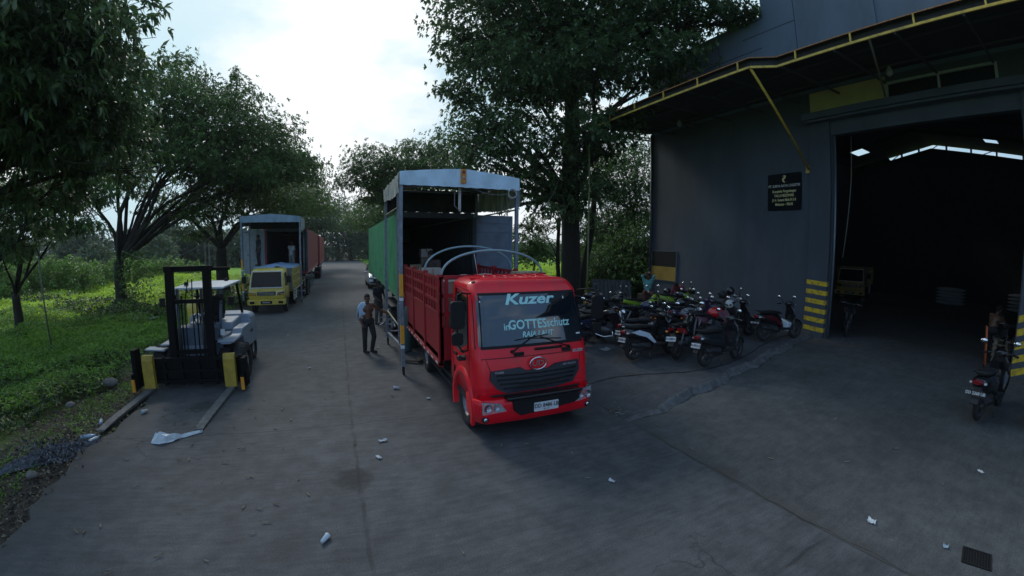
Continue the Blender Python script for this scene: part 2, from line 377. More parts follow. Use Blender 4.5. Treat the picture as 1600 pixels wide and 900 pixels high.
def concrete_material(name, base, seams_x=(), seam_y=None, brown=None, tine=0., stains=(), edge=None):
    m = bpy.data.materials.new(name); m.use_nodes = True; t = m.node_tree; b = t.nodes['Principled BSDF']
    b.inputs['Roughness'].default_value = .82; b.inputs['Specular IOR Level'].default_value = .35
    co = N(t, 'ShaderNodeTexCoord'); P = co.outputs['Object']
    def noise(sc, det=8, rough=.6, stretch=None):
        n = N(t, 'ShaderNodeTexNoise'); n.inputs['Scale'].default_value = sc; n.inputs['Detail'].default_value = det; n.inputs['Roughness'].default_value = rough
        if stretch:
            mpn = N(t, 'ShaderNodeMapping'); mpn.inputs['Scale'].default_value = stretch; mpn.inputs['Rotation'].default_value = (0, 0, R(6)); L(t, P, mpn.inputs['Vector']); L(t, mpn.outputs['Vector'], n.inputs['Vector'])
        else: L(t, P, n.inputs['Vector'])
        return n.outputs['Fac']
    def rng_(v, a, bb, c=0., d=1., smooth=True):
        n = N(t, 'ShaderNodeMapRange')
        if smooth: n.interpolation_type = 'SMOOTHSTEP'
        n.inputs['From Min'].default_value = a; n.inputs['From Max'].default_value = bb; n.inputs['To Min'].default_value = c; n.inputs['To Max'].default_value = d
        L(t, v, n.inputs['Value']); return n.outputs['Result']
    def math_(op, a, bv=None):
        n = N(t, 'ShaderNodeMath', operation=op)
        for i, q in enumerate((a, bv)):
            if q is None: continue
            if isinstance(q, (int, float)): n.inputs[i].default_value = q
            else: L(t, q, n.inputs[i])
        return n.outputs[0]
    cur = None
    def mixc(f, c, typ='MIX'):
        nonlocal cur
        n = N(t, 'ShaderNodeMix', data_type='RGBA', blend_type=typ)
        if isinstance(f, (int, float)): n.inputs['Factor'].default_value = f
        else: L(t, f, n.inputs['Factor'])
        L(t, cur, n.inputs['A'])
        if isinstance(c, tuple): n.inputs['B'].default_value = (*c, 1)
        else: L(t, c, n.inputs['B'])
        cur = n.outputs['Result']
    rgb = N(t, 'ShaderNodeRGB'); rgb.outputs[0].default_value = (*base, 1); cur = rgb.outputs[0]
    mixc(1, rng_(noise(.28, 9, .62), .3, .7, .78, 1.22), 'MULTIPLY')
    mixc(1, rng_(noise(3.1, 8, .7), .3, .7, .8, 1.22), 'MULTIPLY')
    mixc(1, rng_(noise(60, 3, .6), .3, .7, .78, 1.25), 'MULTIPLY')
    streak = noise(1.0, 6, .6, (2.2, 14, 1)); mixc(1, rng_(streak, .3, .7, 1-tine*.19, 1+tine*.19), 'MULTIPLY')
    mixc(rng_(noise(95, 2, .5), .66, .72, 0, .55), tuple(min(1, q*2.6) for q in base))
    mixc(rng_(noise(70, 2, .5), .33, .27, 0, .5), tuple(q*.35 for q in base))
    # wheel-polished and dusty light patches
    mixc(rng_(noise(.9, 10, .7), .57, .74, 0, .45), tuple(min(1, q*1.7) for q in base))
    sp = N(t, 'ShaderNodeSeparateXYZ'); L(t, P, sp.inputs[0]); X, Y = sp.outputs['X'], sp.outputs['Y']
    wob = math_('MULTIPLY', math_('SUBTRACT', noise(2.5, 4), .5), .12)
    lines = None
    for sx_ in seams_x:
        v = rng_(math_('ABSOLUTE', math_('SUBTRACT', math_('ADD', X, wob), sx_)), .012, .035, 1, 0)
        lines = v if lines is None else math_('MAXIMUM', lines, v)
    if seam_y:
        per, off = seam_y
        md = math_('ABSOLUTE', math_('SUBTRACT', math_('MODULO', math_('ADD', math_('ADD', Y, wob), 1000*per-off+per/2), per), per/2))
        v = rng_(md, .01, .03, 1, 0); lines = v if lines is None else math_('MAXIMUM', lines, v)
    vo = N(t, 'ShaderNodeTexVoronoi', feature='DISTANCE_TO_EDGE'); vo.inputs['Scale'].default_value = .22
    wv = N(t, 'ShaderNodeVectorMath', operation='ADD'); nn = N(t, 'ShaderNodeTexNoise'); nn.inputs['Scale'].default_value = .9; nn.inputs['Detail'].default_value = 6; L(t, P, nn.inputs['Vector'])
    L(t, P, wv.inputs[0]); L(t, nn.outputs['Color'], wv.inputs[1]); L(t, wv.outputs[0], vo.inputs['Vector'])
    crack = rng_(vo.outputs['Distance'], .0, .0022, 1, 0)
    crack = math_('MULTIPLY', crack, rng_(noise(.35, 3), .5, .62))
    if lines is not None:
        ln = math_('MULTIPLY', lines, rng_(noise(1.7, 4), .35, .62, .08, .6)); mixc(ln, tuple(q*.35 for q in base))
    mixc(math_('MULTIPLY', crack, .55), tuple(q*.35 for q in base))
    for (x, y, rx, ry, amt, c) in stains:
        dx = math_('DIVIDE', math_('SUBTRACT', X, x), rx); dy = math_('DIVIDE', math_('SUBTRACT', Y, y), ry)
        d = math_('ADD', math_('MULTIPLY', dx, dx), math_('MULTIPLY', dy, dy))
        d = math_('ADD', d, math_('MULTIPLY', math_('SUBTRACT', noise(5.5, 8, .7), .5), 2.6))
        mixc(rng_(d, .2, 1.1, amt, 0), c)
    if brown:
        x0, x1, c, amt = brown
        f = math_('ADD', rng_(X, x0, x1), math_('MULTIPLY', math_('SUBTRACT', noise(.8, 9, .7), .5), 1.2))
        mixc(rng_(f, .3, 1.1, 0, amt), c)
    L(t, cur, b.inputs['Base Color'])
    h = math_('ADD', math_('MULTIPLY', noise(45, 5), .5), math_('MULTIPLY', streak, .8))
    if lines is not None: h = math_('SUBTRACT', h, math_('MULTIPLY', lines, .6))
    h = math_('SUBTRACT', h, crack)
    bp = N(t, 'ShaderNodeBump'); bp.inputs['Strength'].default_value = .5; bp.inputs['Distance'].default_value = .012; L(t, h, bp.inputs['Height']); L(t, bp.outputs['Normal'], b.inputs['Normal'])
    return m

def vnoise(x, y):
    return math.sin(x*.31+1.3*math.sin(y*.23))*.5+math.sin(y*.41+x*.17+2)*.3+math.sin(x*1.1+y*.9)*.12
def ground_h(x, y):
    h = -.06
    left = sstep(-4.4, -11, x)
    h -= .38*left
    h += left*(.22*vnoise(x, y)+.16*math.sin(x*.9+2*math.sin(y*.5)))
    # a rough green bank in the middle distance
    h += left*.9*math.exp(-((y-44-2*math.sin(x*.2))/6)**2)*sstep(-8, -16, x)
    if y > 15: h += sstep(15, 20, y)*sstep(5, 9, x)*(.25+.1*vnoise(x*1.5, y))
    far = sstep(60, 120, math.hypot(x, y)); h *= (1-far)
    return h-.06*far

def axis_pts():
    a = list(np.arange(-60, 60.01, 1.0)); b = [64, 70, 80, 95, 120, 160, 220, 320, 500, 900]
    return [-q for q in b[::-1]]+a+b
xs = axis_pts(); ys = [q+20 for q in axis_pts()]
V = np.array([(x, y, ground_h(x, y)) for y in ys for x in xs]); nx = len(xs)
Q = np.array([(j*nx+i, j*nx+i+1, (j+1)*nx+i+1, (j+1)*nx+i) for j in range(len(ys)-1) for i in range(nx-1)])
struct(fastmesh('ground', V, Q, ground_material(), smooth=True))

road_m = concrete_material('road_concrete', (.072, .073, .076), seams_x=(.06,), seam_y=(5.45, 1.7), tine=.8,
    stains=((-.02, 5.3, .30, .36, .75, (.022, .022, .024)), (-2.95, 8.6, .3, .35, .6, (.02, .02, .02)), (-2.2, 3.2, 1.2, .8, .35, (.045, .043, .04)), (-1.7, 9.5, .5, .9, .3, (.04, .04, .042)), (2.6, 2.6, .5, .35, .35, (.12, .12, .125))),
    brown=(-2.6, -5.0, (.060, .054, .048), .8))
apron_m = concrete_material('forecourt_concrete', (.076, .077, .077), tine=.5, stains=((8.5, 2.2, 1.6, 1.2, .3, (.045, .045, .045)), (4.75, 3.4, .25, .25, .5, (.05, .045, .04))), brown=(5.4, 4.5, (.05, .046, .042), .5))
pad_m = concrete_material('parking_pad_concrete', (.066, .066, .070), tine=.6)

def strip_mesh(name, m, x0f, x1f, ys_, nx_, zf):
    vs = []; n = nx_+1
    for y in ys_:
        a, b_ = x0f(y), x1f(y)
        for i in range(n):
            x = a+(b_-a)*i/nx_; vs.append((x, y, zf(x, y)))
    q = [(j*n+i, j*n+i+1, (j+1)*n+i+1, (j+1)*n+i) for j in range(len(ys_)-1) for i in range(nx_)]
    return struct(fastmesh(name, np.array(vs), np.array(q), m, smooth=True))
def left_edge(y):
    return -4.35+.75*sstep(15, 80, y)+.10*math.sin(y*1.7)+.07*math.sin(y*4.3+1)+.04*math.sin(y*11)
strip_mesh('road', road_m, left_edge, lambda y: 4.65-.9*sstep(30, 80, y), list(np.arange(-14, 30, .25))+list(np.arange(30, 88, 2)), 24, lambda x, y: .0)
# forecourt apron: rises gently to the warehouse door, runs inside as the warehouse floor
strip_mesh('forecourt', apron_m, lambda y: 4.65, lambda y: 16.0, list(np.arange(-14, 8.01, .5)), 40, lambda x, y: .004+apron_z(x))
strip_mesh('warehouse_floor', concrete_material('floor_concrete', (.07, .068, .062)), lambda y: 16.0, lambda y: 40.0, list(np.arange(-14, 16, 1)), 12, lambda x, y: .334)
struct(MB().bx(14.2, 16.0, 8.0, 15.7, .0, .33).build('inner_floor_edge', apron_m))
# dusty transition seams in the forecourt
def joint(pts, w, name):
    mb = MB(); vs = []
    for i, (x, y) in enumerate(pts):
        a = Vector(pts[min(i+1, len(pts)-1)])-Vector(pts[max(i-1, 0)]); a.normalize(); nrm = Vector((-a.y, a.x))*w*(.25+1.1*random.random()**2)
        for s_ in (-1, 1): vs.append((x+nrm.x*s_, y+nrm.y*s_, apron_z(x)+.0055))
    mb.add(vs, [(2*i, 2*i+1, 2*i+3, 2*i+2) for i in range(len(pts)-1)]); return struct(mb.build(name, mat('joint_dirt', (.036, .034, .031), .95, noise=.3)))
pts = []
for i in range(60):
    y = 7.5-i*.2; pts.append((9.15+.035*math.sin(i*1.3)+.1*math.sin(i*.35)+(.3*sstep(3.4, .3, y)), y))
joint([p for p in pts if p[1] < kerb_y(p[0])-.1], .012, 'forecourt_joint')
joint([(4.68+.02*math.sin(i*1.9)+.02*math.sin(i*.6), 5.5-i*.18) for i in range(70)], .013, 'road_joint')

# parking pad with its broken kerb
vs = []; xs_ = list(np.arange(4.65, 14.11, .27)); npx = len(xs_); rows = 34
for x in xs_:
    yk = kerb_y(x)+.05*math.sin(x*3.1)+.03*math.sin(x*7.7)
    for j in range(rows):
        y = yk+(16.6-yk)*(j/(rows-1))**1.6
        ez = .035*math.exp(-(y-yk)/.12)
        vs.append((x, y, .008+pad_z(x)-ez*sstep(4.7, 6, x)))
q = [(i*rows+j, (i+1)*rows+j, (i+1)*rows+j+1, i*rows+j+1) for i in range(npx-1) for j in range(rows-1)]
struct(fastmesh('parking_pad', np.array(vs), np.array(q), pad_m, smooth=True))
mb = MB(); kv = []
for i in range(160):
    x = 4.65+9.45*i/159; yk = kerb_y(x)+.05*math.sin(x*3.1)+.03*math.sin(x*7.7)
    hz = .008+pad_z(x)-.035*sstep(4.7, 6, x); r1 = random.uniform(-.012, .012)
    kv += [(x, yk+.06, hz+.001), (x, yk-.05+r1, hz-.004), (x, yk-.08+r1, hz-.035*sstep(4.7, 6, x)), (x, yk-.13+r1*2, apron_z(x)+.045*sstep(4.7, 6.5, x)), (x, yk-.20+r1*3, apron_z(x)-.02)]
mb.add(kv, [(5*i+k, 5*i+k+1, 5*i+k+6, 5*i+k+5) for i in range(159) for k in range(4)], 0, True)
struct(mb.build('kerb', mat('kerb_concrete', (.105, .105, .107), .9, noise=.35, scale=7, bump=.6, bscale=25, dirt=(.03, .03, .03), dirtamt=.7, dscale=5)))
KG = []
for i in range(110):
    x = 5.0+9.0*i/109; KG.append((x, kerb_y(x)+.05*math.sin(x*3.1)+.03*math.sin(x*7.7)-.19))
joint(KG, .022, 'kerb_base_line')  # dark line along the foot of the kerb
# crack lines
def ground_line(pts, w, name, z, m):
    vs = []
    for i, (x, y) in enumerate(pts):
        a = (Vector(pts[min(i+1, len(pts)-1)])-Vector(pts[max(i-1, 0)])).normalized(); nr = Vector((-a.y, a.x))*w*random.uniform(.4, 1.3)
        for s_ in (-1, 1): vs.append((x+nr.x*s_, y+nr.y*s_, gz(x, y)+z))
    return MB().add(vs, [(2*i, 2*i+1, 2*i+3, 2*i+2) for i in range(len(pts)-1)]).build(name, m)

# ================================================================ WAREHOUSE
FX = 14.1
W = thing('warehouse', 'dark grey painted warehouse with tall open doorway and yellow edged canopy', 'warehouse', (FX, 8, 0))
def wp(mb, name, m, **k):
    o = mb.build(name, m, W, **k); o.location = (-FX, -8, 0); return o
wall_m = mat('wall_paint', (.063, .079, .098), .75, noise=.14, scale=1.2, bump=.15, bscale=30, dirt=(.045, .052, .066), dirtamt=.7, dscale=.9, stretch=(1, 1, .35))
wall2_m = mat('upper_wall_skylit', (.115, .150, .205), .8, noise=.1, scale=.8, bump=.12, bscale=20, dirt=(.075, .095, .125), dirtamt=.7, dscale=.7, stretch=(1, 1, .4))  # lightened copy of the wall paint, sky light put into the colour
yel_wall = mat('yellow_wall_paint', (.52, .42, .20), .8, noise=.12, scale=2)
yel = mat('yellow_steel', (.62, .42, .06), .5, noise=.2, scale=8, dirt=(.12, .08, .03), dirtamt=.6, dscale=5)
rust = mat('rusty_edge', (.42, .19, .07), .8, noise=.4, scale=12)
dark_m = mat('dark_sheet', (.022, .023, .026), .8, noise=.3, scale=3)
pylw = mat('hazard_yellow', (.72, .48, .02), .6, noise=.12, scale=9, dirt=(.10, .09, .07), dirtamt=.85, dscale=7)
mb = MB()
mb.bx(FX, FX+.3, 7.55, 15.8, -.2, 8.55)                      # left bay
mb.bx(FX, FX+.3, -8, 1.15, -.2, 7.5)                         # right of the door
mb.bx(FX, FX+.3, 1.15, 7.55, 6.97, 7.5)
mb.bx(FX, FX+.3, -8, 1.7, 7.5, 8.55); mb.bx(FX, FX+.3, 1.7, 4.85, 7.5, 7.8); mb.bx(FX, FX+.3, 1.7, 4.85, 8.3, 8.55)
mb.bx(FX+.02, FX+.3, 4.85, 7.549, 7.5, 8.55)
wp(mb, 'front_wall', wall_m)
mb = MB(); mb.bx(FX-.012, FX+.02, 4.87, 7.5, 7.74, 8.52); wp(mb, 'yellow_panel', yel_wall)
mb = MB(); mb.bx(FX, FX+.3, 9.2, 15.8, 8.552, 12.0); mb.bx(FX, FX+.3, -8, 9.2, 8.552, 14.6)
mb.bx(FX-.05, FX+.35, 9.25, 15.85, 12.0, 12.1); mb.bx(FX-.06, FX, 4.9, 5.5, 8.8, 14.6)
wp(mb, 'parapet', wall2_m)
mb = MB()
for (y0, y1, z) in ((9.3, 15.7, 10.8), (7.8, 12.6, 10.0), (7.8, 10.2, 11.4)): mb.bx(FX-.004, FX+.01, y0, y1, z, z+.03)
for (y, z0, z1) in ((7.8, 8.7, 12.6), (11.4, 8.7, 11.9)): mb.bx(FX-.004, FX+.01, y, y+.025, z0, z1)
wp(mb, 'render_groove', mat('groove', (.02, .025, .035), .9))
mb = MB(); mb.bx(FX-.1, FX, 6.8, 7.55, .1, 7.5); wp(mb, 'pilaster', wall_m, bevel=.01)
mb = MB(); mb.bx(FX-.1, FX, .35, 1.15, .1, 7.5); wp(mb, 'pilaster', wall_m, bevel=.01)
mb = MB(); mb.bx(FX-.45, FX+.01, -7, 7.62, 7.50, 7.72); mb.bx(FX-.35, FX, -7, 7.60, 7.42, 7.5); wp(mb, 'lintel_ledge', wall_m, bevel=.015)
# hazard bands painted round the pilaster corner, slightly thinner on the reveal
for i in range(6):
    z = .50+i*.305
    mb = MB(); e = FX-.103
    mb.add([(e, 7.54, z+.04), (e, 6.797, z), (e, 6.797, z+.15), (e, 7.54, z+.19)], [(0, 1, 2, 3)])
    mb.add([(e, 6.797, z), (FX+.25, 6.797, z+.05), (FX+.25, 6.797, z+.2), (e, 6.797, z+.15)], [(0, 1, 2, 3)])
    wp(mb, 'hazard_band', pylw)
for i in range(5):
    z = .42+i*.34
    mb = MB(); e = FX-.103
    mb.add([(e, 1.147, z-.1), (e, .75, z+.06), (e, .75, z+.24), (e, 1.147, z+.08)], [(0, 1, 2, 3)])
    mb.add([(e, .75, z+.06), (e, .37, z-.05), (e, .37, z+.13), (e, .75, z+.24)], [(0, 1, 2, 3)])
    wp(mb, 'hazard_band', pylw)
mb = MB(); mb.tube([(FX+.12, 6.72, .3), (FX+.12, 6.72, 6.95)], .035, 8); wp(mb, 'door_guide', mat('guide_steel', (.22, .25, .29), .5, .6))
mb = MB(); mb.bx(FX+.02, FX+.3, 6.75, 6.80, .3, 6.97); mb.bx(FX+.02, FX+.3, 1.15, 1.19, .3, 6.97); wp(mb, 'door_frame', wall_m)
# clerestory window
fr = MB()
for (y0, y1, z0, z1) in ((1.7, 4.85, 8.25, 8.32), (1.7, 4.85, 7.78, 7.84), (1.66, 1.74, 7.8, 8.3), (4.8, 4.88, 7.8, 8.3), (3.25, 3.31, 7.84, 8.25)): fr.bx(FX-.03, FX+.06, y0, y1, z0, z1)
wf = wp(fr, 'window_frame', mat('window_steel', (.42, .44, .47), .5, .2)); g = MB().bx(FX+.05, FX+.06, 1.74, 4.8, 7.84, 8.25).build('pane', glassmat('clerestory_glass'), wf)
# shell: side, back, roof with skylight gaps, gable opening
mb = MB(); mb.bx(FX+.3, 36, 15.5, 15.8, -.2, 10.4); wp(mb, 'side_wall', wall_m)
mb = MB(); mb.bx(FX+.3, 36, -8, -7.7, -.2, 9); wp(mb, 'side_wall', wall_m)
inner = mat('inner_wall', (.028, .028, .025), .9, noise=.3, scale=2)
mb = MB(); RZ = lambda y: (11.3-.2*abs(y-9.3))
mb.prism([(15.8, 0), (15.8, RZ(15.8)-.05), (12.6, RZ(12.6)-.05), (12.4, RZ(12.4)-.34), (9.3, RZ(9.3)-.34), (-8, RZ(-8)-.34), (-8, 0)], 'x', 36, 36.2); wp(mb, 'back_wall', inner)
mb = MB()
for y in (14.5, 13, 11.5, 10.2, 8.2, 6.5, 4.8, 3.1, 1.4, -.5): mb.bx(35.95, 36.15, y-.05, y+.05, RZ(y)-.8, RZ(y)-.02)
for y in (13, 10.2, 6.5, 3.1): mb.beam((36.0, y, RZ(y)-.75), (36.0, y-1.4, RZ(y-1.4)-.08), .05, .05)
wp(mb, 'gable_strut', dark_m)
mb = MB(); yss = [15.8, 14.6, 13.9, 13.0, 11, 9.3, 7.5, 5.6, 5.1, 4.3, 1, -3, -8]; xss = [14.4, 18, 22, 26, 31.4, 33.4, 35, 36.6]
for i in range(len(yss)-1):
    for j in range(len(xss)-1):
        if j == 4 and i in (2, 8): continue
        a, b_, x0, x1 = yss[i], yss[i+1], xss[j], xss[j+1]
        mb.add([(x0, a, RZ(a)), (x1, a, RZ(a)), (x1, b_, RZ(b_)), (x0, b_, RZ(b_))], [(0, 1, 2, 3)])
wp(mb, 'roof', dark_m)
mb = MB()
for x in (18, 22, 26.9, 31):
    mb.beam((x, 15.5, RZ(15.5)-.15), (x, 9.3, RZ(9.3)-.15), .1, .25); mb.beam((x, 9.3, RZ(9.3)-.15), (x, -7.7, RZ(-7.7)-.15), .1, .25)
wp(mb, 'roof_truss', dark_m)
# canopy over the forecourt
edge = [(10.0, 15.9), (10.0, 7.05), (10.5, 6.5), (10.5, -7.5)]
cano = MB(); k = len(edge)
top = [(x, y, 8.42) for x, y in edge]+[(FX, y, 8.72) for x, y in edge]
cano.add(top, [(i, i+1, k+i+1, k+i) for i in range(k-1)])
cano.add([(x, y, z-.04) for x, y, z in top], [(i, k+i, k+i+1, i+1) for i in range(k-1)])
cn = wp(cano, 'canopy', dark_m)
def cpart(mb, name, m): return mb.build(name, m, cn)
mb = MB()
for (a, b_) in zip(edge, edge[1:]): mb.beam((*a, 8.15), (*b_, 8.15), .05, .06)
mb.beam((10.0, 15.9, 8.15), (FX, 15.9, 8.5), .05, .06); cpart(mb, 'lower_rail', yel)
mb = MB()
for (a, b_) in zip(edge, edge[1:]): mb.beam((a[0], a[1], 8.43), (b_[0], b_[1], 8.43), .03, .025)
mb.beam((10.0, 15.9, 8.43), (FX, 15.9, 8.73), .03, .025); cpart(mb, 'roof_edge', rust)
mb = MB(); y = 15.2
while y > -7:
    x = 10.0 if y > 7.05 else 10.5
    mb.bx(x-.02, x+.02, y-.02, y+.02, 8.15, 8.42); y -= 1.55
for i in range(4): mb.bx(10.9+i*.95-.015, 10.9+i*.95+.015, 15.88, 15.92, 8.2+i*.08, 8.47+i*.08)
cpart(mb, 'rail_stub', yel)
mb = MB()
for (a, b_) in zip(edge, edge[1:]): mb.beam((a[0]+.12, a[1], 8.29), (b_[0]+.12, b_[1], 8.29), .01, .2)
cpart(mb, 'soffit_shade_sheet', dark_m)  # dark sheet between the rails stands in for the shaded soffit behind
mb = MB()
for y in np.arange(-6, 16, 1.55): mb.beam((10.1 if y > 7 else 10.6, y, 8.14), (FX, y, 8.30), .05, .06)
for x in (11.4, 12.8): mb.beam((x, -7, 8.3), (x, 15.8, 8.3), .04, .05)
cpart(mb, 'rafter', mat('rafter_paint', (.05, .05, .055), .7))
mb = MB(); mb.tube([(10.05, 7.05, 8.12), (FX-.02, 7.62, 5.92)], .04, 8); mb.bx(FX-.02, FX-.003, 7.5, 7.74, 5.8, 6.05); cpart(mb, 'brace', yel)
mb = MB(); mb.tube([(10.55, 3.9, 8.12), (FX-.02, 4.9, 7.9)], .03, 8); cpart(mb, 'brace', mat('brace_grey', (.18, .17, .13), .6))
for (x, y, z) in ((12.4, 12.2, 8.1), (12.6, 4.2, 8.05)):
    b_ = MB().lathe([(.03, .15), (.05, .1), (.09, .04), (.1, -.02), (.08, -.09), (.03, -.13), (0, -.14)], (x, y, z), n=12); cpart(b_, 'bulkhead_lamp', mat('lamp_glass', (.25, .25, .25), .3))
mb = MB()
for (x0, y0, x1, y1) in ((10.3, 9.0, FX, 9.0), (10.7, 3.2, FX, 4.1)): mb.tube([(x0, y0, 8.45), (x1, y1, 10.1)], .008, 5)
cpart(mb, 'tie_wire', mat('wire_steel', (.35, .4, .45), .4, .5))
for (y, z) in ((9.0, 10.1), (4.1, 10.1), (6.1, 9.2)):
    wp(MB().lathe([(.07, 0), (.09, -.03), (.05, -.12), (0, -.13)], (FX, y, z), axis='x', n=10), 'wall_anchor', dark_m)
# down-pipe at the corner
wp(MB().tube([(FX-.06, 15.72, .4), (FX-.06, 15.72, 8.6)], .06, 8), 'corner_pipe', mat('pipe_dark', (.04, .045, .055), .5))

# rope hanging inside the doorway
tag(MB().tube([(FX+.6, 6.35, 7.0), (FX+.6, 6.38, 5.5), (FX+.62, 6.5, 4.2), (FX+.6, 6.62, 3.0)], .012, 5).build('rope', mat('rope', (.25, .22, .18), .9)), 'thin rope hanging inside the left edge of the warehouse doorway', 'rope')

# sign with the firm's name
sg = thing('signboard', 'black square company sign with gold lettering on the grey warehouse wall', 'sign', (FX-.03, 8.58, 5.22))
gold = mat('gold_lettering', (.72, .64, .30), .5, noise=.08)
mb = MB(); rbox(mb, -.022, .018, -.68, .68, -.65, .65, .05, axis='x'); mb.build('board', mat('sign_black', (.004, .005, .007), .7, spec=.15), sg)
rt = (R(90), 0, R(-90))
white_l = mat('pale_lettering', (.66, .66, .60), .5)
text('PT. SURYA RAYA LOGISTIK', .125, white_l, 'lettering', sg, at_=(-.028, 0, .21), rot=rt, sx=.86, bold=.002)
for i, s_ in enumerate(('Kompleks Pergudangan', 'TALLO BIZZPARK', 'Jl. Ir. Sutami Blok B 2-3', 'Makassar - 90245')):
    text(s_, .125, gold, 'lettering', sg, at_=(-.028, 0, .02-i*.155), rot=rt, sx=.82, bold=.003)
mb = MB(); sp_ = [(.0, .58), (-.05, .55), (-.03, .5), (.03, .46), (.045, .41), (.02, .36), (-.02, .335), (-.045, .35), (-.03, .375)]
mb.tube([(-.03, y, z) for y, z in sp_], [.012, .03, .034, .04, .034, .022, .014, .01, .006], 8); mb.tube([(-.03, .0, .57), (-.03, .055, .545)], [.018, .008], 6)
mb.build('seahorse_emblem', gold, sg)

# notice board, black over yellow
nb = thing('notice_board', 'wall board black above and ochre yellow below beside the corner of the warehouse', 'board', (FX-.03, 14.8, 2.2))
MB().bx(-.01, .02, -.82, .8, .02, .72).build('black_half', mat('board_black', (.004, .004, .006), .5), nb)
MB().bx(-.012, .02, -.82, .8, -.62, .018).build('yellow_half', mat('board_ochre', (.38, .24, .04), .6, dirt=(.15, .1, .03), dirtamt=.5), nb)
mb = MB()
for (y0, y1, z0, z1) in ((-.87, -.82, -.66, .76), (.8, .85, -.66, .76), (-.82, .8, .72, .76), (-.82, .8, -.66, -.62)): mb.bx(-.02, .02, y0, y1, z0, z1)
mb.build('frame', mat('frame_grey', (.09, .1, .12), .6), nb)

# ================================================================ VEHICLES
blk = mat('black_plastic', (.012, .012, .013), .6, noise=.2, spec=.25)
blk_gl = mat('black_gloss', (.008, .008, .009), .25)
rub = mat('tyre_rubber', (.018, .018, .018), .85, noise=.3, scale=10, dirt=(.06, .055, .05), dirtamt=.5, dscale=6)
steel = mat('wheel_steel', (.28, .29, .30), .5, .5, noise=.2, dirt=(.10, .08, .06), dirtamt=.6, dscale=8)
galv = mat('galvanised_steel', (.20, .24, .29), .5, .35, noise=.25, scale=9, dirt=(.13, .11, .09), dirtamt=.5, dscale=4)
chassis_m = mat('chassis_black', (.02, .02, .021), .7, noise=.3, dirt=(.06, .05, .04), dirtamt=.6, dscale=5)
red = mat('truck_red', (.80, .006, .020), .34, noise=.07, scale=3, coat=.25, spec=.35, dirt=(.42, .035, .035), dirtamt=.5, dscale=2.5)
bedred = mat('bed_red', (.36, .012, .020), .5, noise=.18, scale=3, dirt=(.12, .02, .02), dirtamt=.6, dscale=3)
glass = glassmat('dark_glass', (.006, .008, .011), .02)
lens = clearmat('lamp_lens', (.9, .95, 1), .22, .03)
chrome = mat('chrome', (.7, .72, .75), .12, 1., 0)
amber = mat('amber_lens', (.75, .25, .02), .2)
whitep = mat('white_paint', (.72, .74, .76), .5, noise=.08, scale=8)
silver = mat('silver_mark', (.5, .5, .52), .3, .6)
pale_txt = mat('pale_green_decal', (.42, .74, .72), .5, noise=.03)
plate_w = mat('plate_white', (.62, .64, .66), .5, noise=.06)
plate_k = mat('plate_black', (.01, .01, .01), .4)
redlens = mat('red_lens', (.22, .008, .014), .25)

def wheel(parent, name, x, y, r, w, side, rimr=.58, rim=None, nuts=8, dual=False, axis='x'):
    """wheel centred x,y; side -1/+1 outward direction along x"""
    rim = rim or steel
    mb = MB(); s = side
    def P(pr): return [(a, b*s) for a, b in pr]
    prof = [(.03, .10*w), (.22*r, .16*w), (.26*r, .05*w), (rimr*r*.8, -.05*w), (rimr*r*.9, .22*w), (rimr*r, .36*w), (rimr*r*1.04, .40*w), (rimr*r*1.02, -.3*w)]
    mb.lathe(P(prof), (x, y, r), 'x', 24)
    for i in range(nuts):
        t = 2*math.pi*i/nuts; mb.ball((x+s*.10*w, y+.36*r*math.cos(t), r+.36*r*math.sin(t)), (.02*r/.4, .03*r/.4, .03*r/.4), 6, 4)
    wo = mb.build(name, rim, parent)
    ty = MB(); R_ = r
    def tyre(xc):
        pr = [(rimr*R_*.96, -.42*w), (.72*R_, -.5*w), (.9*R_, -.49*w), (.97*R_, -.42*w), (R_, -.3*w), (R_, 0), (R_, .3*w), (.97*R_, .42*w), (.9*R_, .49*w), (.72*R_, .5*w), (rimr*R_*.96, .42*w), (rimr*R_*.9, .30*w)]
        ty.lathe(pr, (xc, y, r), 'x', 32)
        for i in range(28):
            t = 2*math.pi*i/28
            for sgn in (-1, 1):
                ty.box((xc+sgn*.25*w, y+(R_+.003)*math.cos(t+sgn*.06), r+(R_+.003)*math.sin(t+sgn*.06)), (.36*w, .10*R_, .02*R_), (t-math.pi/2, 0, 0))
    tyre(x)
    if dual: tyre(x-s*w*1.15)
    ty.build('tyre', rub, wo)
    return wo

def plate(parent, x, y, z, body, w=.40, h=.135, rot=(R(90), 0, 0), bg=None, fg=None, nx=0, ny=-1, sub=True):
    M = Euler((rot[0]-R(90), 0, rot[2])).to_matrix()
    mb = MB(); mb.T = Matrix.Translation((x, y, z)) @ M.to_4x4()
    rbox(mb, -w/2, w/2, -.006, .006, -h/2, h/2, .012, axis='y')
    p = mb.build('number_plate', bg or plate_w, parent)
    o = M @ Vector((0, -.009, .014 if sub else 0))
    text(body, h*.62, fg or plate_k, 'lettering', p, at_=(x+o.x, y+o.y, z+o.z), rot=rot, ext=.001, sx=.92, bold=.0015)
    if sub:
        o = M @ Vector((0, -.009, -.047)); text('09 - 27', h*.24, fg or plate_k, 'lettering', p, at_=(x+o.x, y+o.y, z+o.z), rot=rot, ext=.001)
    return p

